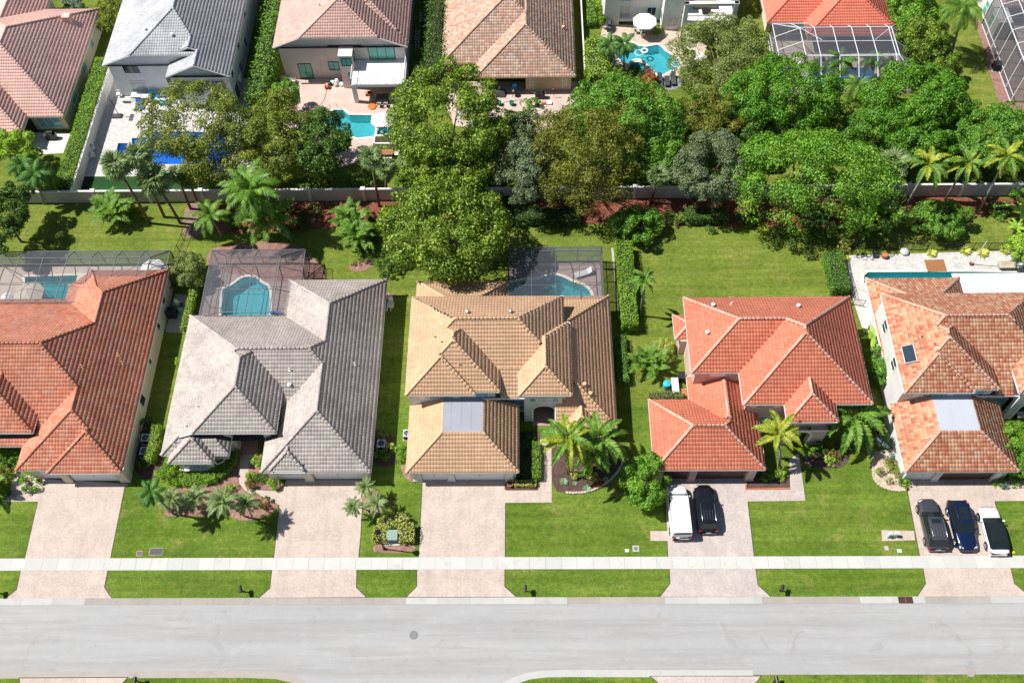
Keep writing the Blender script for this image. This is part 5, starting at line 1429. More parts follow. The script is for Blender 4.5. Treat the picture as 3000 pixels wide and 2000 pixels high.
def palm(label, base, crown, kind, n, scale=1.0, group=None, low=-.35, high=1.0, tr=.13, bark='bark_palm', shaft=False, name="palm_tree", seed=None, alt=None):
    B = G(*base, 0)
    zs = np.arange(.35, 14, .05); C = [G(*crown, z) for z in zs]
    i = int(np.argmin([hypot(c[0] - B[0], c[1] - B[1]) for c in C])); T = C[i] - B; h = zs[i]
    r = thing(name, label, "palm tree", (B[0], B[1], 0), 0, group)
    mid = T * .5 * np.array([1, 1, 1]) + np.array([T[0] * .12, T[1] * .12, 0]) * -1
    t_ = MB(); t_.tube([(0, 0, -.05), (mid[0], mid[1], h * .5), (T[0], T[1], h)], [tr * 1.25, tr, tr * .85], 8); t_.build("trunk", M[bark], r, True)
    if shaft:
        s_ = MB(); s_.tube([(T[0], T[1], h - .1), (T[0], T[1], h + .7 * scale)], [tr * 1.0, tr * .6], 8); s_.build("crownshaft", M['crownshaft'], r, True); h += .65 * scale
    rg = random.Random(seed if seed is not None else hash(label) % 9999 if False else sum(map(ord, label)))
    ms = fronds(kind); a0 = rg.uniform(0, 6); n = int(n * 1.35)
    for q in range(n):
        el = high + (low - high) * ((q + .5) / n) ** .8 + rg.uniform(-.1, .1)
        me = ms[q % len(ms)]
        if alt and rg.random() < alt[1]: me = fronds(alt[0])[q % 3]
        mt = Matrix.Translation((T[0], T[1], h)) @ Matrix.Rotation(a0 + q * GA + rg.uniform(-.2, .2), 4, 'Z') @ Matrix.Rotation(-el, 4, 'Y') @ Matrix.Rotation(rg.uniform(-.25, .25), 4, 'X') @ Matrix.Scale(scale * rg.uniform(.88, 1.08), 4)
        inst("frond", me, r, mt)
    return r
def clump(label, k, x, y, n, scale, kind='areca', group=None, spread=.5, zb=.9):
    """many-stemmed clumping palm"""
    B = G(k, x, y, 0.0); r = thing("clumping_palm", label, "palm tree", (B[0], B[1], 0), 0, group)
    rg = random.Random(sum(map(ord, label))); st = MB(); ms = fronds(kind); nst = max(4, n // 5)
    for s in range(nst):
        a = s * GA; rr = spread * scale * sqrt((s + .5) / nst); lean = .5
        p0 = (cos(a) * rr * .5, sin(a) * rr * .5, -.03); hh = zb * scale * rg.uniform(.7, 1.4); p1 = (cos(a) * rr * 1.6, sin(a) * rr * 1.6, hh)
        st.tube([p0, p1], [.05, .04], 6)
        for q in range(max(3, n // nst)):
            mt = Matrix.Translation(p1) @ Matrix.Rotation(a + (q - 2) * 1.05 + rg.uniform(-.4, .4), 4, 'Z') @ Matrix.Rotation(-rg.uniform(-.1, .75), 4, 'Y') @ Matrix.Scale(scale * rg.uniform(.75, 1.05), 4)
            inst("frond", ms[q % 3], r, mt)
    st.build("stems", M['crownshaft'], r, True)['kind'] = 'stuff'
    return r

ORD = "first second third fourth fifth sixth seventh eighth ninth tenth eleventh twelfth thirteenth fourteenth fifteenth sixteenth seventeenth eighteenth nineteenth twentieth twenty-first twenty-second twenty-third twenty-fourth twenty-fifth twenty-sixth twenty-seventh twenty-eighth twenty-ninth thirtieth".split()
# ---- trees of the belt between the two rows, and the gardens
tree("broad olive-green tree on several trunks, hanging over the bright blue pool", 1, 1315, 870, 330, 295, 6.5, 'olive', None, .24, .62, 1.0, 4)
tree("slim olive tree between the bright blue pool and the turquoise pool", 1, 1795, 920, 195, 300, 5.5, 'olive', None, .24, .8, .85, 3)
tree("dark green tree in front of the turquoise pool, left of the biggest lime-tipped tree", 1, 2115, 965, 175, 235, 5.0, 'dark', None, .25, .8, 1, 2)
tree("pale lime tree beside the pink roof at the left edge", 1, 70, 990, 160, 130, 3.6, 'lime', None, .25)
tree("large dark tree throwing a shadow over the lawn at the left edge", 1, 25, 1430, 120, 240, 4.5, 'dark', None, .25, .8, 1.1)
tree("biggest tree, dark with lime-green tips, below the mottled tan house", 2, 705, 835, 345, 330, 7.5, 'tips', None, .29, .75, 1.1)
tree("big dense green tree over the lawn beside the dark pool cage", 2, 690, 1510, 415, 335, 6.0, 'tips', None, .3, .62, 1.15)
tree("narrow silver-green tree between the lime-tipped and the brownish trees", 2, 1185, 1040, 160, 320, 5.5, 'silver', None, .22, .9)
tree("brownish olive tree over the red mulch near the middle of the back wall", 2, 1585, 1030, 325, 330, 6.5, 'brown', None, .22, .75, 1.1, 2)
tree("wide mid-green tree below the red croton and the dark sun loungers", 2, 1880, 800, 340, 265, 6.0, 'mid', None, .25, .6, 1.1)
tree("feathery grey-olive tree right of the light blue free-form pool", 3, 300, 410, 285, 290, 4.0, 'feather', None, .2, .55, 1.1, 3)
tree("flat layered deep green tree at the lower left of the white-framed cage", 3, 640, 620, 340, 225, 6.5, 'deep', None, .25, .5, 1.2)
tree("flat layered deep green tree at the lower right of the white-framed cage", 3, 1530, 650, 315, 245, 6.5, 'deep', None, .25, .5, 1.2)
tree("silver-green oak leaning over the back wall, left of the huge light green tree", 3, 190, 1100, 215, 255, 5.5, 'silver', None, .22, .75)
tree("huge light green spreading tree over the back wall, right of the silver oak", 3, 830, 1160, 475, 335, 6.5, 'bright', None, .25, .5, 1.15, 2)
tree("shrubby mid-green tree between the two deep green trees and the huge light one", 3, 1330, 830, 330, 165, 4.0, 'mid', None, .22, .5)
tree("dense mid-green tree at the right end of the tree belt", 3, 2020, 900, 270, 220, 4.5, 'mid', None, .24, .55, 1.1)
tree("brown-green tree behind the silver-green oak", 3, 210, 830, 210, 150, 4.5, 'brown', None, .22, .7)
tree("leafy tree beside the right wall of the coral-roofed house, upper one", 3, 1505, 90, 150, 190, 3.5, 'bright', "trees beside the coral-roofed house", .24, .9)
tree("leafy tree beside the white-framed cage, below the coral roof corner", 3, 1570, 290, 145, 160, 3.5, 'tips', "trees beside the coral-roofed house", .24, .9)
tree("smaller leafy tree at the lower right corner of the white-framed cage", 3, 1690, 420, 110, 110, 2.8, 'tips', "trees beside the coral-roofed house", .22, .8)
tree("round glossy sea-grape bush on the mulch, above the big square lawn", 2, 1945, 1470, 165, 115, 1.8, 'mid', None, .26, .7, 1, 1, "shrub")
tree("pointed bright green small tree left of the white van", 8, 2015, 245, 125, 155, 2.4, 'bright', None, .2, .9, 1.1)
tree("pale feathery shrub between the two left pool cages", 4, 1240, 195, 115, 120, 1.6, 'feather', None, .16, .8, 1, 2, "shrub")
tree("light green small tree at the right edge beside the white patio", 6, 2235, 90, 95, 110, 2.4, 'lime', None, .22, .9)
tree("round green shrub tree right of the mottled orange garage roof", 6, 2215, 1400, 120, 190, 2.2, 'bright', None, .18, .8, 1.1)
tree("dark leafy shrub in the gap between the red roof and the white side wall", 6, 1275, 830, 78, 125, 1.7, 'mid', None, .2, .9, 1, 1, "shrub")
tree("wide frangipani with thick leaves on the lawn behind the white patio", 3, 1672, 1430, 195, 140, 2.0, 'mid', None, .42, .6, 1.1, 3, "shrub", asp=.32)
tree("dark crown between the two biggest trees, leaning over the wall", 2, 700, 1170, 270, 170, 5.2, 'tips', None, .28, .7)
tree("dark tree filling the gap between the silver tree and the tan terrace", 2, 1120, 900, 110, 150, 4.0, 'dark', None, .24, .8)
tree("mid-green tree behind the wall between the brownish tree and the silver oak", 2, 2080, 1010, 150, 170, 4.5, 'mid', None, .24, .7)
tree("deep green tree behind the wall at the right of the huge light green tree", 3, 1560, 930, 230, 150, 5.0, 'deep', None, .24, .55, 1.1)
tree("dark tree in the hollow between the flat layered tree and the silver oak", 3, 430, 860, 150, 130, 4.5, 'dark', None, .24, .7)
tree("dark hedge-like trees between the pink and grey roofs, upper left", 1, 730, 110, 85, 110, 2.4, 'olive', None, .24)
tree("green tree behind the blue and turquoise pools, above the cabbage palm", 1, 1870, 640, 90, 130, 3.5, 'bright', None, .24)
U_ = "understorey shrubs behind the boundary wall"
for i, (k, x, y, r_, h, m) in enumerate(sorted([(2, 60, 1190, 70, 1.6, 'mid'), (2, 180, 1200, 60, 1.8, 'bright'), (2, 480, 1170, 110, 2.4, 'mid'), (2, 1000, 1190, 120, 2.2, 'dark'), (2, 1500, 1180, 120, 1.8, 'dark'), (2, 1980, 1150, 120, 1.8, 'dark'), (2, 2150, 1160, 100, 1.9, 'mid'),
                                     (3, 120, 1180, 110, 1.7, 'dark'), (3, 400, 1150, 90, 2.2, 'mid'), (3, 900, 1190, 120, 1.6, 'dark'), (3, 1150, 1180, 110, 1.6, 'mid'), (3, 1420, 1130, 90, 1.8, 'dark'), (3, 1700, 1060, 130, 2.0, 'mid'), (3, 1900, 1130, 120, 1.8, 'dark'), (3, 2130, 1120, 120, 2.0, 'olive'),
                                     (3, 900, 720, 90, 1.5, 'dark'), (3, 1050, 700, 80, 1.8, 'mid'), (3, 760, 830, 80, 1.6, 'dark'), (3, 2150, 760, 110, 1.4, 'mid'), (3, 120, 690, 80, 1.4, 'mid'), (1, 1700, 1190, 90, 1.3, 'mid'), (1, 2020, 1200, 90, 1.3, 'dark'), (3, 480, 800, 90, 1.7, 'mid'), (3, 1180, 1020, 120, 2.0, 'mid'), (3, 700, 800, 100, 2.0, 'mid'), (3, 1000, 850, 130, 2.2, 'bright'), (2, 1250, 700, 70, 1.5, 'mid'), (3, 1820, 760, 120, 2.4, 'mid'), (3, 1120, 780, 110, 2.0, 'olive')], key=lambda q: SHEET[q[0]][0] + q[1] / 2.24)):
    bush(f"leafy {dict(dark='dark', mid='mid-green', bright='bright', olive='olive')[m]} understorey shrub behind the back wall, {ORD[i]} listed from the left" if False else f"{ORD[i]} leafy understorey shrub from the left behind the back wall, {dict(dark='dark', mid='mid-green', bright='bright', olive='olive')[m]}", k, x, y, r_ * 1.15, h, m, U_, .2, .7)
V_ = "low shrubs on the red mulch in front of the boundary wall"
for i, (k, x, y, r_, h, m) in enumerate(sorted([(2, 1180, 1400, 80, 1.1, 'dark'), (2, 1320, 1420, 90, 1.2, 'dark'), (2, 1460, 1430, 90, 1.1, 'dark'), (2, 2180, 1430, 60, 1.0, 'mid'), (3, 60, 1420, 70, 1.0, 'dark'), (3, 200, 1430, 90, 1.1, 'dark'), (3, 420, 1430, 70, 1.0, 'dark'), (3, 880, 1420, 110, 1.8, 'dark'),
                            (3, 960, 1500, 100, 1.6, 'dark'), (1, 1850, 1430, 120, 1.0, 'dark'), (1, 2000, 1420, 90, .9, 'dark'), (2, 160, 1450, 90, 1.2, 'dark'), (2, 130, 1560, 100, 1.2, 'dark'), (5, 380, 90, 110, 1.6, 'dark'), (5, 330, 170, 80, 1.2, 'dark'), (3, 750, 1540, 110, 1.7, 'dark'), (1, 1560, 1450, 70, .8, 'mid'), (2, 1080, 1380, 90, 1.3, 'dark')], key=lambda q: SHEET[q[0]][0] + q[1] / 2.24)):
    bush(f"{ORD[i]} low shrub from the left on the mulch in front of the back wall", k, x, y, r_ * 1.15, h, m, V_, .17, .9)
# ---- hedges
hedge("long clipped bright green hedge between the pink-roofed house and the white garden wall", [(-55.3, 75.6), (-55.3, 97.5)], 1.9, 2.15, 'hedge')
hedge("tall clipped bright green hedge along the lawn between the tan and red houses", [tuple(G(5, 1848, 40, 1.0)[:2]), tuple(G(5, 1893, 590, 1.0)[:2])], 1.75, 1.9, 'hedge')
hedge("trimmed dark green hedge beside the black fence of the white patio", [tuple(G(6, 985, 110, .9)[:2]), tuple(G(6, 1035, 350, .9)[:2])], 1.9, 1.7, 'mid', .14)
hedge("tall dark hedge row between the brown-pink roof and the mottled tan roof", [(-11.6, 93.0), (-11.9, 118)], 2.2, 3.4, 'dark', .25, wob=.4)
hedge("tall bright hedge row between the pale grey house and the brown-pink roof", [(-33.6, 89), (-34.0, 118)], 1.9, 3.2, 'bright', .25, wob=.45)
hedge("light green hedge along the left side of the free-form pool garden", [tuple(G(2, 1670, 290, 1.2)[:2]), tuple(G(2, 1690, 540, 1.2)[:2])], 2.6, 2.4, 'lime', .22, wob=.3)
hedge("curved low clipped hedge round the bay window of the grey house", GP(7, [(1215, 245), (1330, 240), (1430, 215), (1505, 150), (1530, 60)]), 1.35, .85, 'hedge', .12, 120)
hedge("straight low clipped hedge beside the front walk of the tan house", GP(8, [(1277, 10), (1277, 245)]), .85, 1.0, 'hedge', .13, 130)
hedge("dark ground-cover hedge filling the bed beside the tan garage", GP(8, [(1208, -70), (1205, 225)]), 1.75, .55, 'dark', .14, 100)
hedge("low yellow-flowered hedge in front of the dark bed by the tan garage", GP(8, [(1140, 268), (1278, 268)]), .55, .55, 'yellow', .11, 150)
hedge("yellow-green hedge strip beside the grey house and its two cooling units", GP(4, [(1040, 1250), (1030, 1370), (985, 1480)]), .95, 1.15, 'lime', .13, 120)
hedge("narrow bright hedge along the left wall of the screened grey house", GP(4, [(1290, 350), (1225, 620)]), .75, 1.2, 'lime', .14)
hedge("pale clipped hedge row behind the red-roofed garage", GP(5, [(2015, 1052), (2230, 1047)]), .8, 1.0, 'feather', .12)
hedge("dark shrub row along the side wall of the tan house", GP(5, [(1822, 660), (1850, 960)]), 1.1, 1.2, 'mid', .15)
hedge("sparse green hedge beside the low white wall of the pool garden", [(9.3, 104.5), (9.6, 116)], 1.2, 1.0, 'bright', .2)
hedge("dark clipped hedge in the tree shade before the wall, below the silver-green tree", GP(2, [(1110, 1440), (1560, 1452)]), 1.9, 1.35, 'dark', .16)
hedge("dark hedge on the mulch before the wall, below the silver oak", GP(3, [(10, 1440), (285, 1440)]), 1.8, 1.3, 'dark', .16)
hedge("low dark hedge at the mulch edge right of the areca clumps, near the frangipani", GP(3, [(2010, 1390), (2140, 1388)]), 1.5, 1.0, 'mid', .16)
# ---- garden shrubs
for a in [("round bright green shrub at the left corner of the bay window", 7, 1110, 185, 88, 1.6, 'hedge'), ("dark shrub between the orange house and the cooling units, lower one", 7, 940, 130, 50, .9, 'dark'),
          ("dark round bush at the head of the two cooling units", 4, 955, 1215, 52, 1.0, 'dark'), ("lime green round shrub beside the left garage door of the orange house", 7, 195, 262, 72, 1.0, 'hedge'),
          ("red-flowered shrub at the left edge beside the orange house", 7, 20, 210, 65, 1.7, 'croton'), ("green shrub with orange flowers below the orange entry roof", 4, 55, 1440, 65, 1.4, 'mid'),
          ("deep green shrub at the left edge beside the front lawn", 7, 15, 330, 45, 1.2, 'dark'),
          ("copper croton bush beside the grey house walk", 7, 1655, 262, 46, .8, 'croton'), ("green ball shrub in front of the grey garage pillar", 7, 1795, 255, 48, .9, 'hedge'), ("yellow-green shrub left of the grey garage", 7, 1645, 210, 40, .8, 'lime'),
          ("spiky grass shrub beside the front walk of the grey house", 7, 1720, 215, 42, .7, 'palm'), ("dark red croton ball beside the driveway of the grey house", 7, 1728, 392, 45, .8, 'croton'),
          ("lime shrub against the grey house garage wall", 7, 1690, 110, 45, 1.0, 'lime'), ("low lime shrub in the mulch above the small palms", 7, 1505, 320, 62, .6, 'lime'),
          ("round bright shrub at the left wall of the tan garage", 8, 392, 60, 52, 1.3, 'bright'), ("pale dotted shrub beside the white cooling unit", 8, 265, 60, 60, .7, 'mid'), ("yellow flowering shrub right of the white cooling unit", 8, 325, 20, 22, .9, 'yellow'),
          ("grey-green shrub above the white cooling unit", 5, 275, 1290, 42, .9, 'feather'),
          ("round yellow-green ball shrub on the lawn beside the bright red house", 5, 2120, 710, 64, 1.5, 'yellow'), ("bright shrub at the tan house side wall near the palms", 5, 1395, 1225, 26, .9, 'hedge'),
          ("yellow flowering clump in the palm bed, left one", 8, 1530, 200, 35, .7, 'yellow'), ("yellow flowering clump in the palm bed, right one", 8, 1640, 215, 40, .7, 'yellow'), ("pinkish shrub in the palm bed", 8, 1680, 248, 34, .6, 'red'),
          ("lush green shrub in the middle of the palm bed", 8, 1600, 205, 50, .8, 'palm'),
          ("round clipped ball shrub beside the red house arch", 9, 835, 45, 42, 1.2, 'hedge'), ("dark shrub behind the clipped ball by the arch", 9, 900, 20, 50, 1.2, 'dark'), ("orange croton shrub in the bed of the red house", 9, 1010, 55, 48, .8, 'croton'), ("pale lime shrub in the bed of the red house", 9, 930, 80, 42, .5, 'yellow'),
          ("lime shrub at the front of the red house bed", 9, 980, 118, 40, .5, 'lime'), ("dark shrub at the right of the red house bed", 9, 1060, 20, 50, 1.1, 'dark'),
          ("green shrub in the brick-edged bed by the red garage", 9, 560, 200, 62, .9, 'mid'), ("light shrub at the walk end of the brick-edged bed", 9, 645, 190, 40, .9, 'lime'),
          ("blue-grey shrub at the white side wall of the far right house", 9, 1310, 20, 85, 1.4, 'blue'), ("yellow-green domed shrub on the pale gravel", 9, 1365, 175, 82, 1.4, 'olive'), ("small round green shrub beside the far right garage", 9, 1457, 258, 36, .7, 'hedge'),
          ("spiky green shrub right of the far right garage", 9, 2060, 255, 32, .6, 'hedge'), ("blue agave-like shrub at the far right garage", 9, 2110, 265, 36, .5, 'blue'), ("dark shrub below the round shrub tree at the right edge", 9, 2175, 245, 40, .7, 'mid'),
          ("copper-red croton bush beside the round spa", 25, 820, 1030, 95, 2.0, 'red'), ("dark green shrubs below the round spa", 25, 620, 960, 120, 1.2, 'dark'), ("lime shrub below the light green hedge", 25, 400, 990, 120, 1.5, 'lime'),
          ("round green bush left of the white house", 25, 180, 270, 85, 1.9, 'bright'), ("upper green bush left of the white house", 25, 150, 90, 60, 1.4, 'lime'), ("thin yellow palm-like plant beside the white umbrella", 25, 925, 400, 70, 1.5, 'palm_y'),
          ("green shrub in front of the white balcony", 25, 1330, 760, 110, 2.2, 'olive'), ("tall leafy bush under the white balcony", 25, 1560, 480, 130, 2.6, 'feather'), ("dry brown-green shrub beside the coral roof", 25, 2150, 360, 130, 2.2, 'feather'),
          ("green bush at the left corner of the coral roof cage", 25, 2190, 130, 70, 1.4, 'olive'),
          ("grey spiky shrub above the pink roof", 21, 760, 50, 130, 1.0, 'blue'), ("yellow-green palm-like shrub at the top edge, right of the pink roof", 21, 1120, 60, 110, 1.8, 'palm_y'),
          ("planter of green shrubs beside the white garden chairs", 2, 300, 930, 60, .8, 'lime'),
          ("pale flowering bush at the left of the lawn fence", 4, 1180, 240, 36, .8, 'yellow'), ("dark narrow bush beside the pool pump pad", 4, 1150, 290, 45, 1.2, 'olive'), ("small bright shrub by the left pad of the orange house", 4, 1175, 810, 25, 1.3, 'lime'),
          ("low lime shrub at the root of the areca palms", 5, 95, 130, 40, .6, 'lime'), ("yellow-green croton at the patio fence corner", 6, 1060, 45, 42, 1.4, 'yellow'), ("rounded green shrub at the rear right lawn edge", 3, 2075, 1390, 70, .8, 'mid'),
          ("leafy shrub at the right edge by the banana plants", 3, 2215, 1270, 70, 1.6, 'mid'), ("dark undergrowth at the foot of the areca palms", 5, 180, 90, 70, .8, 'dark'), ("bushy shrub in the shade beside the left black cooling unit", 34, 2300, 700, 40, .8, 'dark')]:
    bush(a[0], *a[1:])
# yellow-green shrub ring round the transformer
tr0 = G(8, 340, 620)
hedge("thick yellow-green hedge wrapped round the green transformer box", [(tr0[0] - 1.25, tr0[1] - .5), (tr0[0] - 1.1, tr0[1] + .9), (tr0[0] + .1, tr0[1] + 1.75), (tr0[0] + 1.35, tr0[1] + 1.2), (tr0[0] + 1.45, tr0[1] - .6)], 1.35, 1.15, 'yellow', .14, 100)
# ---- agaves and rosettes
def rosette(label, k, x, y, r_, n, mat, group=None, up_=.7):
    p = G(k, x, y); a = r_ / SHEET[k][2] / pxm(p); V, Q = [], []
    for i in range(n):
        an = i * GA; el = up_ * (1 - i / n) + .15; L = a * random.uniform(.8, 1.1); d = np.array([cos(an) * cos(el), sin(an) * cos(el), sin(el)]); s = np.array([-sin(an), cos(an), 0]) * a * .13; b = len(V)
        V += [d * .05 - s * .6, d * .05 + s * .6, d * L * .6 + s, d * L * .6 - s, d * L + s * .05 + np.array([0, 0, -.08 * L]), d * L - s * .05 + np.array([0, 0, -.08 * L])]; Q += [(b, b + 1, b + 2, b + 3), (b + 3, b + 2, b + 4, b + 5)]
    o = inst("agave", np_mesh("agave", np.array(V), np.array(Q), LM[mat]), None); o.location = (p[0], p[1], .04)
    return tag(o, label, "plant", group)
for lab, k, x, y, r_ in [("large blue-green agave at the left of the palm bed", 8, 1462, 250, 34), ("blue-green agave near the front edge of the palm bed", 8, 1612, 295, 34), ("small green agave beside the yellow flowers in the palm bed", 8, 1532, 262, 20), ("grey agave in the shaded part of the palm bed", 8, 1735, 235, 28),
                         ("green rosette in front of the pinkish shrub", 8, 1668, 240, 26)]: rosette(lab, k, x, y, r_, 26, 'agave')
for lab, k, x, y, r_ in [("yellow-green rosette on the white patio, first from the left", 6, 1630, 100, 42), ("yellow-green rosette on the white patio, left of the thin white pole", 6, 1850, 85, 45), ("largest yellow-green rosette, right of the thin white pole", 6, 1962, 98, 48), ("yellow-green rosette behind the planter table", 6, 2110, 80, 45), ("pink-green bromeliad cluster on the red mulch", 3, 530, 1510, 60), ("pale rosette in the corner of the patio fence", 6, 1075, 130, 30)]:
    rosette(lab, k, x, y, r_, 30, 'yellow' if 'pink' not in lab else 'palm_y')
# banana plants
def banana(label, k, x, y, n, s, h):
    p = G(k, x, y); r = thing("banana_plant", label, "plant", (p[0], p[1], 0)); V, Q = [], []
    me = None
    m = 6
    for i in range(m + 1):
        t_ = i / m; w = .26 * sin(pi * min(1, .12 + .86 * t_)) + .02; xx = t_ * 1.7; z = .9 * t_ - 1.1 * t_ * t_
        V += [(xx, -w, z - .06), (xx, 0, z + .03), (xx, w, z - .06)]
        if i: b = 3 * i; Q += [(b - 3, b - 2, b + 1, b), (b - 2, b - 1, b + 2, b + 1)]
    me = np_mesh("leaf", np.array(V), np.array(Q), LM['lime'])
    st = MB(); st.tube([(0, 0, -.03), (0, 0, h)], [.12, .07], 8); st.build("stem", M['crownshaft'], r, True)
    for q in range(n):
        inst("leaf", me, r, Matrix.Translation((0, 0, h * (.75 + .25 * q / n))) @ Matrix.Rotation(q * GA, 4, 'Z') @ Matrix.Rotation(-random.uniform(.0, .6), 4, 'Y') @ Matrix.Scale(s * random.uniform(.8, 1.1), 4))
banana("tall banana plant against the white side wall of the far right house", 6, 1235, 690, 8, 1.0, 1.6)
banana("banana plant at the right edge behind the white patio, upper one", 3, 2200, 1440, 8, 1.1, 1.4)
banana("banana plant at the right edge behind the white patio, lower one", 3, 2170, 1530, 7, .9, 1.1)

# ---- palms
F_ = "cabbage palms with fan leaves along the boundary wall"
for lab, b, c, n, s in [("leftmost leaning fan palm in front of the white terrace", (1, 985, 1465), (1, 762, 1085), 22, 1.05), ("fan palm with its crown against the blue pool", (1, 1080, 1425), (1, 900, 1020), 20, 1.0),
                        ("fan palm leaning over the lawn, third from the left", (1, 1185, 1465), (1, 1010, 1180), 24, 1.2), ("slim fan palm under the olive-green tree, left one", (1, 1252, 1372), (1, 1160, 1140), 12, .7), ("thick fan palm under the olive-green tree", (1, 1312, 1362), (1, 1235, 1175), 16, .8),
                        ("fan palm below the white garden chairs, left one", (2, 250, 1355), (2, 195, 1035), 18, .9), ("grey fan palm below the white garden chairs, right one", (2, 300, 1290), (2, 290, 1110), 18, .85), ("fan palm beside the silver oak at the wall", (2, 2030, 1330), (2, 2085, 1150), 18, .85),
                        ("big grey fan palm right of the huge light green tree", (3, 1265, 1260), (3, 1375, 1075), 22, 1.15), ("fan palm half hidden left of the silver-green tree", (2, 400, 1180), (2, 440, 1040), 16, .9), ("small fan palm behind the mid green shrubs", (3, 1080, 980), (3, 1110, 870), 14, .8)]:
    palm(lab, b, c, 'fan', n, s, F_, -.7, 1.1, .15, 'bark_brown')
palm("dark coconut-like palm beside the hedge end at the left of the wall", (1, 290, 1340), (1, 235, 1150), 'coco', 16, 1.05, None, -.5, .9, .12)
palm("second dark palm left of the hedge end", (1, 200, 1250), (1, 140, 1080), 'coco', 14, .9, None, -.5, .9, .12)
palm("large royal palm on the lawn below the wall, left of centre", (1, 1720, 1545), (1, 1650, 1290), 'royal', 17, 1.25, None, -.4, .9, .14, shaft=True)
palm("smaller royal palm below the large one", (1, 1760, 1590), (1, 1770, 1440), 'royal', 13, 1.1, None, -.4, .9, .12)
palm("short palm left of the large royal palm, over red mulch", (1, 1460, 1560), (1, 1380, 1420), 'royal', 12, .78, None, -.5, .9, .1)
palm("bending palm crown behind the turquoise pool's white umbrella", (2, 420, 960), (2, 370, 790), 'date', 16, 1.3, None, -.4, 1.0, .14, 'bark_brown')
PE = "pair of palms beside the free-form pool"
palm("left palm of the pair beside the free-form pool", (25, 330, 900), (25, 300, 590), 'coco', 12, .8, PE, -.5, .8, .1)
palm("right palm of the pair beside the free-form pool", (25, 490, 910), (25, 480, 590), 'coco', 12, .85, PE, -.5, .8, .1)
PF = "row of palms in front of the white-framed cage"
for lab, b, c, s in [("leftmost palm in front of the white-framed cage", (26, 915, 1090), (26, 960, 850), .85), ("second palm in front of the white-framed cage", (26, 1160, 1080), (26, 1200, 790), .95), ("third palm in front of the white-framed cage", (26, 1470, 1060), (26, 1590, 800), .85), ("rightmost small palm in front of the white-framed cage", (26, 1760, 1000), (26, 1840, 840), .7)]:
    palm(lab, b, c, 'coco', 11, s, PF, -.5, .8, .1)
palm("shaggy drooping palm below the white-framed cage", (26, 1400, 1330), (26, 1410, 1130), 'queen', 16, .85, None, -.7, .6, .14)
palm("tall drooping queen palm on the lawn at the top right", (3, 1752, 388), (3, 1830, 60), 'queen', 18, 1.15, None, -.6, .8, .16)
PY = "yellowed foxtail palms along the right end of the wall"
for lab, b, c, s in [("left yellowed foxtail palm before the wall", (3, 1435, 1405), (3, 1600, 1110), 1.0), ("middle yellowed foxtail palm before the wall", (3, 1720, 1315), (3, 1850, 1100), 1.0), ("right yellowed foxtail palm before the wall", (3, 1930, 1405), (3, 2105, 1060), 1.05)]:
    palm(lab, b, c, 'foxtail', 12, s, PY, -.45, .7, .12, alt=('yellow', .5), shaft=True)
palm("single slim palm at the end of the tall clipped hedge", (5, 1960, 505), (5, 1985, 275), 'foxtail', 11, .62, None, -.4, .9, .09)
palm("palm with yellowing lower fronds, left in the round brown bed", (8, 1490, 195), (33, 1625, 590), 'foxtail', 14, 1.05, None, -.35, .6, .14, alt=('yellow', .45), shaft=True)
palm("tall dark green palm, right in the round brown bed", (33, 1985, 800), (33, 1945, 560), 'foxtail', 14, 1.2, None, -.3, .6, .13)
palm("middle palm of the round brown bed with orange-tipped fronds", (33, 1860, 850), (33, 1830, 690), 'foxtail', 10, .9, None, -.5, .5, .12, alt=('yellow', .3))
palm("bright yellow-green palm in front of the red house arch", (34, 1360, 1110), (34, 1330, 800), 'yellow', 9, 1.0, None, -.2, .5, .12, shaft=True)
palm("dark green palm at the right corner of the red house", (34, 2150, 860), (34, 2080, 600), 'foxtail', 12, 1.55, None, -.35, .5, .13)
palm("leaning palm with a grey trunk on the front lawn of the grey house", (7, 1140, 460), (7, 990, 320), 'coco', 13, .68, None, -.5, .8, .1)
PP = "small feathery date palms on the front mulch of the grey house"
for lab, b, c, s in [("small feathery palm nearest the leaning palm", (7, 1135, 410), (7, 1130, 370), 1.05), ("dark feathery palm in the middle of the mulch", (7, 1300, 430), (7, 1288, 360), 1.2), ("feathery palm with a leaning trunk, right of the dark one", (7, 1610, 475), (7, 1465, 385), 1.2), ("sparse feathery palm near the croton ball", (7, 1660, 490), (7, 1620, 395), 1.0)]:
    palm(lab, b, c, 'date', 18, s, PP, -.3, 1.1, .08)
PD = "pygmy date palms beside the driveway of the tan house"
for lab, b, c, s in [("upper pygmy palm beside the tan house driveway", (8, 215, 345), (8, 160, 290), .8), ("left pygmy palm hanging over the grey house driveway", (8, 190, 440), (8, 80, 415), .8), ("middle pygmy palm above the transformer hedge", (8, 260, 455), (8, 230, 395), .9)]:
    palm(lab, b, c, 'date', 17, s, PD, -.3, .9, .07)
clump("areca palm clump on the left rear lawn below the wall", 1, 765, 1440, 36, 1.3)
clump("areca palm clump beside the round mulch patch, left one", 2, 60, 1500, 32, 1.3)
clump("areca palm clump beside the round mulch patch, right one", 5, 110, 30, 30, 1.1)
clump("areca palm clump below the yellowed foxtail palms, upper one", 3, 1180, 1400, 32, 1.3)
clump("areca palm clump below the yellowed foxtail palms, right one", 3, 1300, 1480, 32, 1.25)
clump("areca palm clump at the corner of the patio fence", 3, 1140, 1540, 28, 1.15)
clump("spreading palm clump on the lawn beside the tan house", 5, 1990, 840, 26, 1.0, 'royal' if False else 'areca')
clump("second spreading palm clump on the lawn beside the red house", 5, 2050, 850, 20, .9)
clump("drooping palm fronds at the left edge of the front lawn", 7, -40, 330, 14, 1.0)
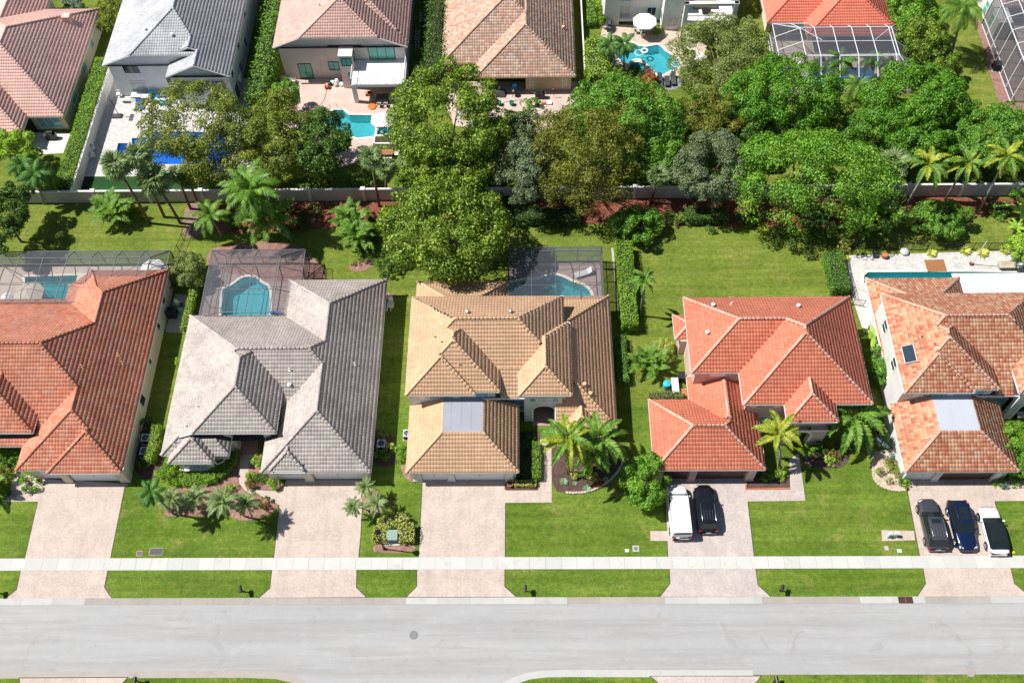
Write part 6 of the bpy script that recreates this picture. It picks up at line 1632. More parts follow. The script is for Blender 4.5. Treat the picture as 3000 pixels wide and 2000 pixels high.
# ------------------------------------------------------------------ vehicles
def paint(name, c, rough=.22, metal=.3):
    t = NT(name); nz = t.noise(3, 4, .6)
    t.fin(t.mix(nz, dk(c, .93), dk(c, 1.05)), rough, metal)
    t.b.inputs['Coat Weight'].default_value = .6; t.b.inputs['Coat Roughness'].default_value = .05
    return t.m
P_ = {'white': paint("white_car_paint", (.8, .8, .8), .3, 0), 'black': paint("black_car_paint", (.012, .012, .016)), 'grey': paint("grey_car_paint", (.10, .10, .115), .3, .6), 'navy': paint("navy_car_paint", (.008, .018, .06))}
M['tyre'] = plain("tyre_rubber", (.018, .018, .018), .9); M['rim'] = plain("alloy_rim", (.42, .43, .45), .3, .8); M['cglass'] = plain("car_glass", (.012, .02, .022), .04, 0, .2)
M['lamp_red'] = plain("red_lamp_lens", (.22, .012, .01), .2); M['lamp_clear'] = plain("clear_lamp_lens", (.6, .63, .66), .15); M['chrome'] = plain("chrome_trim", (.6, .6, .62), .15, .9); M['plate'] = plain("licence_plate", (.7, .7, .66), .5)
def vehicle(label, cat, ctr, rz, L, W_, H, pm, roofm, wb, wt, rt_, rb, belt, hood, van=False, sunroof=None, rails=True):
    """wb/wt: windscreen base/top, rt_/rb: roof end/rear glass base along y (front is +y)"""
    r = thing("parked_van" if van else "parked_car", label, cat, ctr, rz)
    w = W_ / 2; f, b = L / 2, -L / 2
    st = [(b, .80, .42, .80, .86), (b + .06, .92, .30, .92, 1.0), (b + .35, .985, .24, belt - .08, belt), (b + 1.0, 1.0, .22, belt - .06, belt), (0, 1.0, .22, belt - .05, belt), (wb - .2, .99, .22, belt - .07, belt - .01), (wb + .15, .98, .23, belt - .1, max(hood, belt - .06)), ((wb + f) / 2 + .1, .96, .24, hood - .1, hood + .01), (f - .32, .91, .26, hood - .2, hood - .07), (f - .08, .80, .3, hood - .32, hood - .2), (f, .66, .42, hood - .42, hood - .34)]
    V, Fc = [], []
    for y, k, zb, zs, zt in st:
        half = [(w * k * .86, zb), (w * k, zb + .22), (w * k, zs - .12), (w * k * .965, zs), (w * k * .8, zt), (w * k * .4, zt + .025), (0, zt + .03)]
        V += [(x, y, z) for x, z in half] + [(-x, y, z) for x, z in half[-2::-1]]
    n = 13
    for i in range(len(st) - 1): Fc += [(i * n + k, i * n + k + 1, (i + 1) * n + k + 1, (i + 1) * n + k) for k in range(n - 1)]
    Fc += [tuple(range(n)), tuple(range((len(st) - 1) * n, len(st) * n))[::-1]]
    Fc += [((i + 1) * n, (i + 1) * n + n - 1, i * n + n - 1, i * n) for i in range(len(st) - 1)]
    m_ = MB(); m_.add(V, [tuple(reversed(q)) for q in Fc]); body = m_.build("body", pm, r, True)
    zr = H; bw, tw = w * .93, w * .74 if not van else w * .86
    q = lambda name, pts, mat, par=r: MB().add(pts, [tuple(range(len(pts)))]).build(name, mat, par)
    q("windscreen", [(-bw * .93, wb, belt), (bw * .93, wb, belt), (tw * .93, wt, zr - .05), (-tw * .93, wt, zr - .05)], M['cglass'])
    q("rear_window", [(bw * .9, rb - .005, belt + (.05 if not van else .5)), (-bw * .9, rb - .005, belt + (.05 if not van else .5)), (-tw * .9, rt_ - .005, zr - .07), (tw * .9, rt_ - .005, zr - .07)], M['cglass'])
    gh = MB()       # pillars and the panels between the panes
    gh.add([(-bw, rb, belt - .02), (bw, rb, belt - .02), (bw, wb, belt - .02), (-bw, wb, belt - .02), (-tw, rt_, zr - .06), (tw, rt_, zr - .06), (tw, wt, zr - .06), (-tw, wt, zr - .06)],
           [(0, 1, 5, 4)[::-1] if False else (1, 0, 4, 5), (1, 5, 6, 2), (3, 7, 4, 0), (2, 6, 7, 3)])
    gh.build("pillar_panel", pm if van else M['black'], r)
    mid = (wb + rb) / 2 + .15
    for s in (-1, 1):
        e = .012
        def sp(y, z): 
            k = (z - belt) / (zr - .06 - belt); return (s * (bw + (tw - bw) * k + e), y, z)
        zl, zh = belt + .04, zr - .14
        fy = lambda z: wb + (wt - wb) * (z - belt) / (zr - belt) - .12
        ry = lambda z: rb + (rt_ - rb) * (z - belt) / (zr - belt) + .14
        wins = [(mid + .05, None), (None, mid - .05)] if not van else [(wt - .55, None)]
        for lo, hi in wins:
            pts = [sp(lo if lo is not None else ry(zl), zl), sp(hi if hi is not None else fy(zl), zl), sp(hi if hi is not None else fy(zh), zh), sp(lo if lo is not None else ry(zh), zh)]
            q("side_window", pts if s > 0 else pts[::-1], M['cglass'])
        m = MB(); m.cbox((s * (w + .1), wb - .35, belt + .02), .2, .14, .14); m.build("mirror", pm, r)
        for yw in (f - .92, b + .92):
            wl = MB(); wl.lathe((s * (w - .1), yw, .355), [(.2, -.115), (.33, -.12), (.355, -.08), (.355, .08), (.33, .12), (.2, .115)], 18, 'x'); wh = wl.build("wheel", M['tyre'], r, True)
            ri = MB(); ri.lathe((s * (w + .018), yw, .355), [(.235, -.02), (.22, .005)], 16, 'x')
            for k in range(5): a = k * 2 * pi / 5; ri.bar((s * (w + .028), yw, .355), (s * (w + .028), yw + .2 * cos(a), .355 + .2 * sin(a)), .06, .03)
            ri.build("rim", M['rim'], wh)
            ar = MB(); ar.lathe((s * (w - .004), yw, .37), [(.43, -.01), (.425, .01)], 20, 'x'); ar.build("wheel_arch", M['black'], r)
        hl = MB(); hl.add([(s * w * .88, f - .24, hood - .2), (s * w * .5, f - .05, hood - .27), (s * w * .5, f - .2, hood - .1), (s * w * .84, f - .42, hood - .07)], [(0, 1, 2, 3) if s < 0 else (3, 2, 1, 0)]); hl.v = [(x, y + .02, z + .02) for x, y, z in hl.v]; hl.build("headlight", M['lamp_clear'], r)
        tl = MB(); tl.box(min(s * w * .62, s * w * .94), max(s * w * .62, s * w * .94), b - .012, b + .2, belt - .2, belt - .08); tl.build("taillight", M['lamp_red'], r)
    rf = MB(); ny = 5; c = .05
    for i in range(ny + 1):
        y = rt_ + (wt - rt_) * i / ny; zz = zr - .05 + c * sin(pi * (.1 + .8 * i / ny))
        rf.v += [(-tw - .01, y, zz - .035), (-tw * .6, y, zz), (0, y, zz + .012), (tw * .6, y, zz), (tw + .01, y, zz - .035)]
        if i: k = 5 * i; rf.f += [(k - 5 + j, k - 4 + j, k + 1 + j, k + j) for j in range(4)]; rf.m += [0] * 4
    rf.build("roof", roofm, r, True)
    if rails:
        for s in (-1, 1): m = MB(); m.tube([(s * tw * .9, rt_ + .2, zr + .0), (s * tw * .92, rt_ + .35, zr + .06), (s * tw * .92, wt - .4, zr + .06), (s * tw * .9, wt - .2, zr + .0)], .022, 6); m.build("roof_rail", M['chrome'] if rails == 2 else M['black'], r, True)
        if rails == 2 or van is None: 
            for k in (-.36, -.12, .12, .36): m = MB(); m.box(k * tw * 1.6 - .012, k * tw * 1.6 + .012, rt_ + .4, wt - .9, zr - .0, zr + .018); m.build("roof_rib", M['chrome'], r)
    if sunroof:
        for (y0, y1) in sunroof: q("sunroof", [(-tw * .6, y0, zr + .022), (tw * .6, y0, zr + .022), (tw * .6, y1, zr + .022), (-tw * .6, y1, zr + .022)], M['cglass'])
    m = MB(); m.box(-w * .82, w * .82, b - .05, b + .1, .32, .56); m.build("bumper", pm if not van else M['black'], r)
    m = MB(); m.box(-w * .6, w * .6, f - .1, f + .015, .45, .72); m.build("grille", M['black'], r)
    m = MB(); m.box(-.26, .26, b - .065, b - .05, .6 if not van else .7, .74 if not van else .84); m.build("licence_plate", M['plate'], r)
    return r
def C_(k, x, y, z): p = G(k, x, y, z); return (p[0], p[1], .03)
vehicle("white panel van parked in front of the red-roofed garage, nose to the house", "van", C_(9, -24, 436, 1.1), .015, 5.5, 2.02, 2.05, P_['white'], P_['white'], 1.75, 1.15, -2.6, -2.68, 1.15, 1.1, True, None, 0)
vehicle("black SUV parked beside the white van, nose to the house", "car", C_(9, 152, 418, .9), .01, 4.9, 1.95, 1.76, P_['black'], P_['black'], 1.05, .35, -1.95, -2.25, 1.06, 1.02, False, None, 2)
vehicle("dark grey minivan with a sunroof, leftmost of three on the right driveway", "car", C_(9, 1642, 520, .9), 0, 5.1, 1.98, 1.76, P_['grey'], P_['grey'], 1.1, .35, -2.0, -2.35, 1.06, .98, False, [(-.3, .1)], 2)
vehicle("glossy navy SUV nosing the street, middle of three on the right driveway", "car", C_(9, 1838, 530, .9), pi, 5.0, 1.98, 1.76, P_['navy'], P_['navy'], .9, .15, -1.9, -2.2, 1.06, 1.02, False, [(-.65, -.1), (-1.5, -.75)], 1)
vehicle("white car with a black glass roof, rightmost of three on the right driveway", "car", C_(9, 2042, 562, .85), .0, 4.75, 1.92, 1.62, P_['white'], M['cglass'], 1.15, .3, -1.45, -2.05, 1.0, .95, False, None, 0)

# ------------------------------------------------------------------ street furniture and covers
MBX = "black kerbside mailboxes"
def mailbox(label, k, x, y, rz=0.0):
    p = G(k, x, y); r = thing("mailbox", label, "mailbox", (p[0], p[1], .0), rz, MBX)
    m = MB(); m.box(-.05, .05, -.05, .05, 0, 1.05); m.box(-.08, .08, -.08, .08, 0, .12); m.build("post", M['black'], r)
    m = MB(); m.bar((0, 0, .7), (0, -.3, 1.02), .06); m.build("arm", M['black'], r)
    m = MB(); pr = [(-.14, 1.06), (.14, 1.06), (.14, 1.24)] + [(.14 * cos(a), 1.24 + .12 * sin(a)) for a in np.linspace(.3, pi - .3, 6)] + [(-.14, 1.24)]; n = len(pr)
    m.add([(x_, -.42, z) for x_, z in pr] + [(x_, .22, z) for x_, z in pr], [tuple(range(n)), tuple(range(2 * n - 1, n - 1, -1))] + [(i, n + i, n + (i + 1) % n, (i + 1) % n) for i in range(n)]); m.build("box", M['black'], r)
    m = MB(); m.box(-.12, .12, -.44, -.425, 1.08, 1.3); m.build("door", M['iron'], r)
    m = MB(); m.box(.145, .16, -.1, -.06, 1.15, 1.4); m.box(.145, .16, -.1, .04, 1.34, 1.4); m.build("flag", M['rust'], r)
mailbox("black mailbox on the verge in front of the grey house", 7, 1597, 968, .25); mailbox("black mailbox on the verge in front of the tan house", 8, 1208, 965, 0); mailbox("black leaning mailbox on the verge in front of the red house", 9, 638, 963, -.35)
mailbox("black mailbox at the bottom edge, left of the side street", 7, 915, 1562, .1); mailbox("black mailbox at the bottom edge, right of the side street", 9, 597, 1560, .1); mailbox("black mailbox on the verge at the left edge", 7, -12, 978, .2)
p = G(8, 281, 690); r = thing("street_lamp", "tall black street lamp beside the green transformer box", "street lamp", (p[0], p[1], 0))
m = MB(); m.tube([(0, 0, 0), (0, 0, .4), (0, 0, .42), (0, 0, 4.3)], [.14, .13, .07, .05], 10); m.build("post", M['iron'], r)
m = MB(); m.lathe((0, 0, 4.3), [(.1, 0), (.17, .05), (.22, .45), (.24, .47)], 8); m.build("lantern", M['glass_curtain'], r)
m = MB(); m.lathe((0, 0, 4.77), [(.3, 0), (.3, .03), (.1, .22), (.02, .3)], 8); m.build("cap", M['iron'], r)
r = thing("transformer_box", "green metal transformer box on a concrete pad inside the yellow-green hedge", "utility box", (tr0[0], tr0[1], .0))
m = MB(); m.box(-.75, .75, -.75, .75, 0, .12); m.build("pad", M['newcurb'], r)
m = MB(); m.box(-.5, .5, -.42, .48, .12, .95); m.build("cabinet", M['green_box'], r)
m = MB(); m.add([(-.54, -.5, .93), (.54, -.5, .93), (.54, .52, .97), (-.54, .52, .97), (-.54, -.5, .99), (.54, -.5, .99), (.54, .52, 1.06), (-.54, .52, 1.06)], [(3, 2, 1, 0), (4, 5, 6, 7), (0, 1, 5, 4), (1, 2, 6, 5), (2, 3, 7, 6), (3, 0, 4, 7)]); m.build("lid", M['green_box'], r)
for s in (-1, 1): m = MB(); m.box(min(s * .02, s * .47), max(s * .02, s * .47), -.44, -.422, .2, .85); m.build("door", M['green_box'], r)
m = MB(); m.box(-.03, .03, -.46, -.44, .5, .6); m.build("handle", M['iron'], r)
m = MB(); m.box(-.3, -.12, -.452, -.441, .6, .74); m.build("warning_plate", M['yellow'], r)
p = G(8, 475, 1253); r = thing("manhole_cover", "round cast iron manhole cover in the middle of the road", "manhole", (p[0], p[1], .012))
m = MB(); m.lathe((0, 0, 0), [(.40, 0), (.40, .012), (.36, .014)], 28); m.build("frame", M['castiron'], r)
m = MB(); m.lathe((0, 0, .012), [(.34, 0), (.34, .008)], 28)
for k in range(-3, 4): m.box(-.28 + abs(k) * .03, .28 - abs(k) * .03, k * .08 - .012, k * .08 + .012, .008, .018)
m.build("cover", M['castiron'], r)
p = G(9, 1462, 1023); r = thing("storm_drain", "rusty red-brown storm drain grates in the far gutter", "drain", (p[0], p[1], .02))
for ix in (-1, 1):
    for iy in (-1, 1):
        g = MB(); cx, cy = ix * .345, iy * .16; g.box(cx - .33, cx + .33, cy - .15, cy + .15, .005, .02); gr = g.build("grate", M['dark'], r)
        g = MB()
        for q in range(7): g.box(cx - .32 + q * .1, cx - .28 + q * .1, cy - .15, cy + .15, .02, .05)
        g.box(cx - .33, cx + .33, cy - .15, cy - .12, .02, .052); g.box(cx - .33, cx + .33, cy + .12, cy + .15, .02, .052); g.build("bars", M['rust'], gr)
p = G(9, 1887, 1497); o = MB().lathe((0, 0, 0), [(.42, 0), (.42, .02), (.36, .03)], 24).build("drain_cover", M['gutter']); o.location = (p[0], p[1], .035); tag(o, "round grey inlet cover in the near gutter at bottom right", "drain")
def cover(label, k, x, y, sx, sy, mat, rim='newcurb', rnd=None):
    p = G(k, x, y); r = thing("meter_cover", label, "utility cover", (p[0], p[1], .005))
    m = MB(); m.box(-sx / 2 - .06, sx / 2 + .06, -sy / 2 - .06, sy / 2 + .06, 0, .035); m.build("rim", M[rim], r)
    m = MB(); m.box(-sx / 2, sx / 2, -sy / 2, sy / 2, .035, .05) if not rnd else m.lathe((0, 0, .035), [(rnd, 0), (rnd, .02)], 18); m.build("lid", M[mat], r)
cover("small brownish square cover on the lawn left of the large dark one", 7, 915, 718, .45, .42, 'bark', 'gutter'); cover("large dark rectangular utility cover on the front lawn of the grey house", 7, 1025, 706, 1.2, .65, 'cover_dark', 'gutter')
cover("square concrete cover with a round iron lid on the lawn left of the landing", 8, 1932, 686, .5, .5, 'castiron', 'newcurb', .2); cover("tiny pale blue-grey cover beside the concrete one", 8, 1874, 699, .26, .2, 'green_pale', 'green_pale')
cover("small square concrete cover on the lawn below the utility pedestals", 9, 1337, 684, .3, .36, 'newcurb', 'gutter'); cover("small pale cover on the lawn edge near the right driveway", 9, 1422, 701, .32, .22, 'green_pale', 'green_pale')
o = MB().box(-.14, .14, -.1, .1, 0, .02).build("paper_notice", M['yellow']); p = G(9, 2170, 710); o.location = (p[0], p[1], .01); o.rotation_euler = (0, 0, .4); tag(o, "small yellow paper lying on the lawn by the white car", "paper")
for i, (x, y, lab) in enumerate([(1345, 608, "pale green utility pedestal, left one on the paver pad"), (1388, 605, "pale green utility pedestal, right one on the paver pad")]):
    p = G(9, x, y); r = thing("utility_pedestal", lab, "utility box", (p[0], p[1], .03), .2 - .3 * i)
    m = MB(); m.cbox((0, 0, .4), .3, .26, .8); m.build("housing", M['green_pale'], r)
    m = MB(); m.add([(-.19, -.17, .8), (.19, -.17, .8), (.19, .17, .84), (-.19, .17, .84), (-.15, -.12, .93), (.15, -.12, .93), (.15, .12, .95), (-.15, .12, .95)], [(3, 2, 1, 0), (4, 5, 6, 7), (0, 1, 5, 4), (1, 2, 6, 5), (2, 3, 7, 6), (3, 0, 4, 7)]); m.build("cap", M['green_pale'], r)
# stone and brick edging
def edging(label, pts, w, h, L, mat, obj_name="stone", closed=False):
    c = np.mean(np.array(pts), 0); r = thing("bed_edging", label, "edging", (c[0], c[1], 0)); me = None
    acc = 0.0; pts = [np.array(p) for p in pts]
    for a, b in zip(pts[:-1], pts[1:]):
        D = np.linalg.norm(b - a); n = max(1, round(D / L)); d = (b - a) / D
        for k in range(n):
            q = a + d * (k + .5) * D / n - c
            if me is None: mm = MB(); mm.add([(x * .5 * (1 - .06 * (z > 0)), y * .5 * (1 - .1 * (z > 0)), z) for z in (0, 1) for x, y in ((-1, -1), (1, -1), (1, 1), (-1, 1))], [(4, 5, 6, 7), (0, 1, 5, 4), (1, 2, 6, 5), (2, 3, 7, 6), (3, 0, 4, 7)]); me = mm.mesh(obj_name, M[mat])
            inst(obj_name, me, r, Matrix.Translation((q[0], q[1], -.01)) @ Matrix.Rotation(atan2(d[1], d[0]) + random.uniform(-.08, .08), 4, 'Z') @ Matrix.Diagonal((D / n - .025, w * random.uniform(.9, 1.1), h * random.uniform(.85, 1.15), 1)))
arc = smooth_poly(GP(8, [(1383, 308), (1500, 325), (1620, 318), (1740, 262), (1830, 170), (1862, 60), (1840, -10)]), 1)[1:-3]
edging("curved row of grey edging stones round the brown palm bed", arc, .22, .2, .34, 'stone')
edging("straight brick edge of the small bed beside the red garage", GP(9, [(414, 240), (414, 298), (706, 293)]), .14, .14, .3, 'terracotta', "brick")
edging("stone edge of the pale gravel bed at the far right house", smooth_poly(GP(9, [(1230, 80), (1247, 160), (1252, 240), (1330, 297), (1462, 312)]), 1)[1:-2], .2, .14, .36, 'stone')
edging("brick edge of the small bed by the tan garage", GP(8, [(1076, 262), (1076, 300), (1291, 300)]), .14, .1, .3, 'rust', "brick")

# ------------------------------------------------------------------ cooling units and other equipment
def ac(label, k, x, y, s=.85, h=.85, mat='ac', fan='ac_blue', z=.75, group="air conditioning units"):
    p = G(k, x, y, z); r = thing("air_conditioner", label, "air conditioner", (p[0], p[1], .0), 0, group)
    m = MB(); m.box(-s / 2 - .1, s / 2 + .1, -s / 2 - .1, s / 2 + .1, 0, .08); m.build("pad", M['newcurb'], r)
    m = MB(); m.box(-s / 2 + .02, s / 2 - .02, -s / 2 + .02, s / 2 - .02, .08, h - .06)
    for k_ in range(6): zz = .16 + k_ * (h - .3) / 6; m.box(-s / 2, s / 2, -s / 2, s / 2, zz, zz + .05)
    m.build("cabinet", M['ac_dark'], r)
    for sx in (-1, 1):
        for sy in (-1, 1): m = MB(); m.cbox((sx * (s / 2 - .03), sy * (s / 2 - .03), h / 2 + .02), .08, .08, h - .08); m.build("corner_post", M[mat], r)
    n = 20; m = MB(); R_ = s * .4; sq = []
    ring = [(R_ * cos(2 * pi * i / n), R_ * sin(2 * pi * i / n)) for i in range(n)]
    for x_, y_ in ring: t_ = s / 2 / max(abs(x_), abs(y_)); sq.append((x_ * t_, y_ * t_))
    m.add([(a, b, h) for a, b in ring] + [(a, b, h) for a, b in sq] + [(a, b, h - .07) for a, b in sq] + [(a, b, h - .07) for a, b in ring], [(i, n + i, n + (i + 1) % n, (i + 1) % n) for i in range(n)] + [(n + i, 2 * n + i, 2 * n + (i + 1) % n, n + (i + 1) % n) for i in range(n)] + [((i + 1) % n, 3 * n + (i + 1) % n, 3 * n + i, i) for i in range(n)])
    top = m.build("top_cover", M[mat], r)
    m = MB()
    for i in range(5): a = i * 2 * pi / 5; m.add([(.08 * cos(a), .08 * sin(a), h - .05), (R_ * .95 * cos(a - .3), R_ * .95 * sin(a - .3), h - .09), (R_ * .95 * cos(a + .35), R_ * .95 * sin(a + .35), h - .03)], [(0, 1, 2)])
    m.lathe((0, 0, h - .08), [(.11, 0), (.1, .07)], 10); m.build("fan", M[fan], top)
ac("upper of two cooling units beside the orange house", 31, 1590, 1052); ac("lower of two cooling units beside the orange house", 31, 1577, 1196)
ac("dark cooling unit beside the pool pumps of the orange house", 4, 1122, 470, .95, 1.1, 'ac_dark', 'ac_dark', 1.0); ac("white cooling unit beside the right wall of the grey house", 5, 262, 1342); ac("cooling unit half under the left eave of the tan garage", 5, 432, 1275, .8)
ac("upper white cooling unit beside the big pale grey house", 22, 2165, 355, .8, .85); ac("lower white cooling unit beside the big pale grey house", 22, 2152, 460, .8, .85); ac("large dark cooling unit at the lower right of the pale grey house", 22, 1985, 1270, 1.0, 1.1, 'ac_dark', 'ac_dark')
ac("white-topped cooling unit beside the balcony house", 23, 1662, 745, .85, .9); ac("upper cooling unit behind the balcony house", 23, 1710, 165, .8, .85); ac("lower cooling unit behind the balcony house", 23, 1712, 220, .8, .85)
ac("cooling unit between the white side wall and the dark shrub", 6, 1315, 1258, .85, .9, 'ac_dark', 'ac_dark')
ac("dark cooling unit on the pink mulch beside the tall white cage", 27, 1230, 830, .9, 1.1, 'ac_dark', 'ac_dark')
def gadget(name, label, cat, k, x, y, z, parts, rz=0.0, group=None, g=0.03):
    p = G(k, x, y, z); r = thing(name, label, cat, (p[0], p[1], g), rz, group)
    for nm, mat, fn in parts:
        m = MB(); fn(m); m.build(nm, M[mat] if isinstance(mat, str) else mat, r)
    return r
gadget("pool_pump", "white pool pump and filter beside the dark cooling unit", "pool pump", 4, 1175, 430, .4, [("tank", 'white', lambda m: m.lathe((-.3, .2, 0), [(.25, 0), (.27, .1), (.27, .8), (.15, 1.0)], 14)), ("motor", 'black', lambda m: m.lathe((.25, 0, .25), [(.12, -.3), (.14, -.1), (.14, .3), (.08, .35)], 10, 'y')), ("pipes", 'white', lambda m: (m.tube([(-.3, .2, .5), (.1, .35, .5), (.25, .4, .3)], .05, 6), m.tube([(.25, -.3, .25), (.25, -.6, .2), (-.2, -.6, .2)], .05, 6))), ("valve_box", 'ac', lambda m: m.box(-.05, .45, -.75, -.45, 0, .4))])
gadget("pool_pump", "white pool equipment on mulch beside the right rear wall of the grey house", "pool pump", 5, 320, 420, .4, [("tank", 'white', lambda m: m.lathe((0, .5, 0), [(.28, 0), (.3, .1), (.3, .8), (.12, 1.0)], 14)), ("housing", 'white', lambda m: m.box(-.3, .4, -.4, .1, 0, .5)), ("pipes", 'white', lambda m: (m.tube([(0, .2, .3), (.1, -.8, .3), (.1, -.8, 0)], .06, 6), m.tube([(-.3, -.3, .3), (-.3, -1.0, .3)], .06, 6)))])
gadget("wheelie_bin", "black rubbish bin at the left wall of the red house", "bin", 34, 388, 215, .6, [("bin", 'black', lambda m: m.add([(-.24, -.28, 0), (.24, -.28, 0), (.24, .28, 0), (-.24, .28, 0), (-.33, -.38, 1.0), (.33, -.38, 1.0), (.33, .38, 1.0), (-.33, .38, 1.0)], [(3, 2, 1, 0), (4, 5, 6, 7), (0, 1, 5, 4), (1, 2, 6, 5), (2, 3, 7, 6), (3, 0, 4, 7)])), ("lid", 'black', lambda m: m.box(-.36, .36, -.44, .4, 1.0, 1.08)), ("handle", 'black', lambda m: m.bar((-.3, .42, .95), (.3, .42, .95), .05))])
gadget("garden_drum", "round turquoise lidded drum beside the grey side table", "drum", 34, 245, 292, .5, [("drum", 'turq', lambda m: m.lathe((0, 0, 0), [(.36, 0), (.4, .1), (.4, .6), (.36, .75)], 18)), ("lid", 'turq', lambda m: m.lathe((0, 0, .75), [(.42, 0), (.4, .08), (.15, .14), (.04, .2)], 18))])
gadget("garden_table", "long pale grey table beside the wall of the red house", "table", 34, 330, 305, .75, [("table_top", 'w_grey', lambda m: m.box(-.36, .36, -1.0, 1.0, .7, .78))] + [("leg", 'ac', lambda m, x=x, y=y: m.box(x - .03, x + .03, y - .03, y + .03, 0, .7)) for x in (-.3, .3) for y in (-.9, .9)])
gadget("brick_stack", "small stack of red bricks beside the pale grey table", "bricks", 34, 416, 372, .2, [("brick", 'terracotta', lambda m, i=i, j=j: m.box(-.28 + .29 * (i % 2), -.01 + .29 * (i % 2) - .01, -.4 + .22 * (i // 2), -.2 + .22 * (i // 2), j * .1, j * .1 + .09)) for i in range(8) for j in range(3)])
gadget("fire_pit", "small dark grill stand in front of the turquoise drum", "grill", 34, 262, 362, .3, [("bowl", 'iron', lambda m: m.lathe((0, 0, .25), [(.12, 0), (.3, .12), (.34, .25), (.3, .25)], 14)), ("leg", 'iron', lambda m: m.bar((-.2, 0, 0), (-.1, 0, .3), .04)), ("leg", 'iron', lambda m: m.bar((.2, .1, 0), (.1, 0, .3), .04)), ("leg", 'iron', lambda m: m.bar((0, -.2, 0), (0, -.1, .3), .04))])
gadget("plant_pot", "round terracotta pot at the corner of the tan garage", "pot", 8, 1107, 263, .3, [("pot", 'terracotta', lambda m: m.lathe((0, 0, 0), [(.2, 0), (.3, .4), (.34, .4), (.34, .48), (.28, .48), (.26, .36)], 18)), ("soil", 'soil', lambda m: m.lathe((0, 0, .36), [(.27, 0), (.1, .03)], 14))])
gadget("plant_pot", "small terracotta pot on the red entry path of the grey house", "pot", 7, 1580, 78, .2, [("pot", 'terracotta', lambda m: m.lathe((0, 0, 0), [(.12, 0), (.18, .28), (.2, .28), (.2, .33), (.15, .33)], 14)), ("soil", 'soil', lambda m: m.lathe((0, 0, .27), [(.16, 0), (.05, .02)], 12))])
# ------------------------------------------------------------------ garden and pool furniture
def umbrella(label, k, x, y, r_, z, mat, n=8, base=True):
    p = G(k, x, y, z); a = r_ / SHEET[k][2] / pxm(p); r = thing("patio_umbrella", label, "umbrella", (p[0], p[1], .03), 0, "patio umbrellas")
    ring = [(a * cos(2 * pi * (i + .5) / n), a * sin(2 * pi * (i + .5) / n), z - .45) for i in range(n)]
    m = MB(); m.add([(0, 0, z + .12)] + [(x_ * .5, y_ * .5, z - .1) for x_, y_, _ in ring] + ring + [(x_ * 1.0, y_ * 1.0, z - .6) for x_, y_, _ in ring], [(0, 1 + i, 1 + (i + 1) % n) for i in range(n)] + [(1 + i, 1 + n + i, 1 + n + (i + 1) % n, 1 + (i + 1) % n) for i in range(n)] + [(1 + n + i, 1 + 2 * n + i, 1 + 2 * n + (i + 1) % n, 1 + n + (i + 1) % n) for i in range(n)])
    m.build("canopy", M[mat], r)
    m = MB(); m.tube([(0, 0, 0), (0, 0, z + .2)], .035, 8); m.build("pole", M['metal'], r)
    for i in range(n): m = MB(); m.bar((0, 0, z - .05), (ring[i][0] * .97, ring[i][1] * .97, z - .49), .02); m.build("rib", M['metal'], r)
    m = MB(); m.lathe((0, 0, 0), [(.3, 0), (.28, .08), (.08, .14)], 14); m.build("base", M['castiron'], r)
umbrella("white umbrella inside the left pool cage, near its right end", 4, 992, 180, 82, 2.5, 'fabric_white'); umbrella("large beige umbrella inside the left pool cage", 4, 180, 345, 100, 2.5, 'fabric_beige'); umbrella("small white umbrella at the left edge inside the pool cage", 4, 38, 372, 52, 2.4, 'fabric_white')
umbrella("cream umbrella beside the turquoise pool and its spa", 23, 1245, 1285, 112, 2.6, 'fabric_white'); umbrella("large white umbrella over the dining table of the white house", 25, 770, 250, 165, 2.6, 'fabric_white')
def lounger(label, k, x, y, rz, fm, cm, L=1.95, W_=.68, back=.45, group=None):
    p = G(k, x, y, .3); r = thing("sun_lounger", label, "lounger", (p[0], p[1], .03), rz, group)
    m = MB(); m.box(-W_ / 2, W_ / 2, -L / 2, L / 2, .26, .32); m.build("frame", M[fm], r)
    m = MB(); m.box(-W_ / 2 + .03, W_ / 2 - .03, -L / 2 + .03, L / 2 - .62, .322, .40); m.build("seat_cushion", M[cm], r)
    m = MB(); y0 = L / 2 - .6; m.add([(-W_ / 2 + .03, y0, .34), (W_ / 2 - .03, y0, .34), (W_ / 2 - .03, L / 2, .34 + back), (-W_ / 2 + .03, L / 2, .34 + back), (-W_ / 2 + .03, y0, .42), (W_ / 2 - .03, y0, .42), (W_ / 2 - .03, L / 2 - .05, .42 + back), (-W_ / 2 + .03, L / 2 - .05, .42 + back)], [(3, 2, 1, 0), (4, 5, 6, 7), (0, 1, 5, 4), (1, 2, 6, 5), (2, 3, 7, 6), (3, 0, 4, 7)]); m.build("backrest", M[cm], r)
    for sx in (-1, 1):
        for sy in (-1, 1): m = MB(); m.cbox((sx * (W_ / 2 - .05), sy * (L / 2 - .15), .13), .06, .06, .26); m.build("leg", M[fm], r)
lounger("charcoal sun lounger on the grey gravel, right one", 25, 1142, 1055, 0, 'black', 'slate_cush'); lounger("charcoal sun lounger beside the red croton, left one", 25, 965, 1080, 0, 'black', 'slate_cush')
lounger("short black ottoman lounger between the two charcoal loungers", 25, 1060, 1095, 0, 'black', 'slate_cush', 1.3)
lounger("pale grey lounger inside the dark pool cage behind the tan house", 5, 1590, 225, -1.25, 'ac', 'ac', 2.1, .75, .3); 
lounger("grey-white folding lounger on the white terrace, left one", 22, 492, 1335, .25, 'alu_white', 'ac', 1.8, .66); lounger("blue folding lounger on the white terrace beside the grey-white one", 22, 562, 1325, .35, 'alu_white', 'blue', 1.8, .66)
lounger("white chair-lounger beside the white garden wall, upper one", 1, 590, 975, -1.2, 'alu_white', 'fabric_white', 1.3, .6); lounger("white chair-lounger beside the white garden wall, lower one", 1, 588, 1025, -1.2, 'alu_white', 'fabric_white', 1.3, .6)
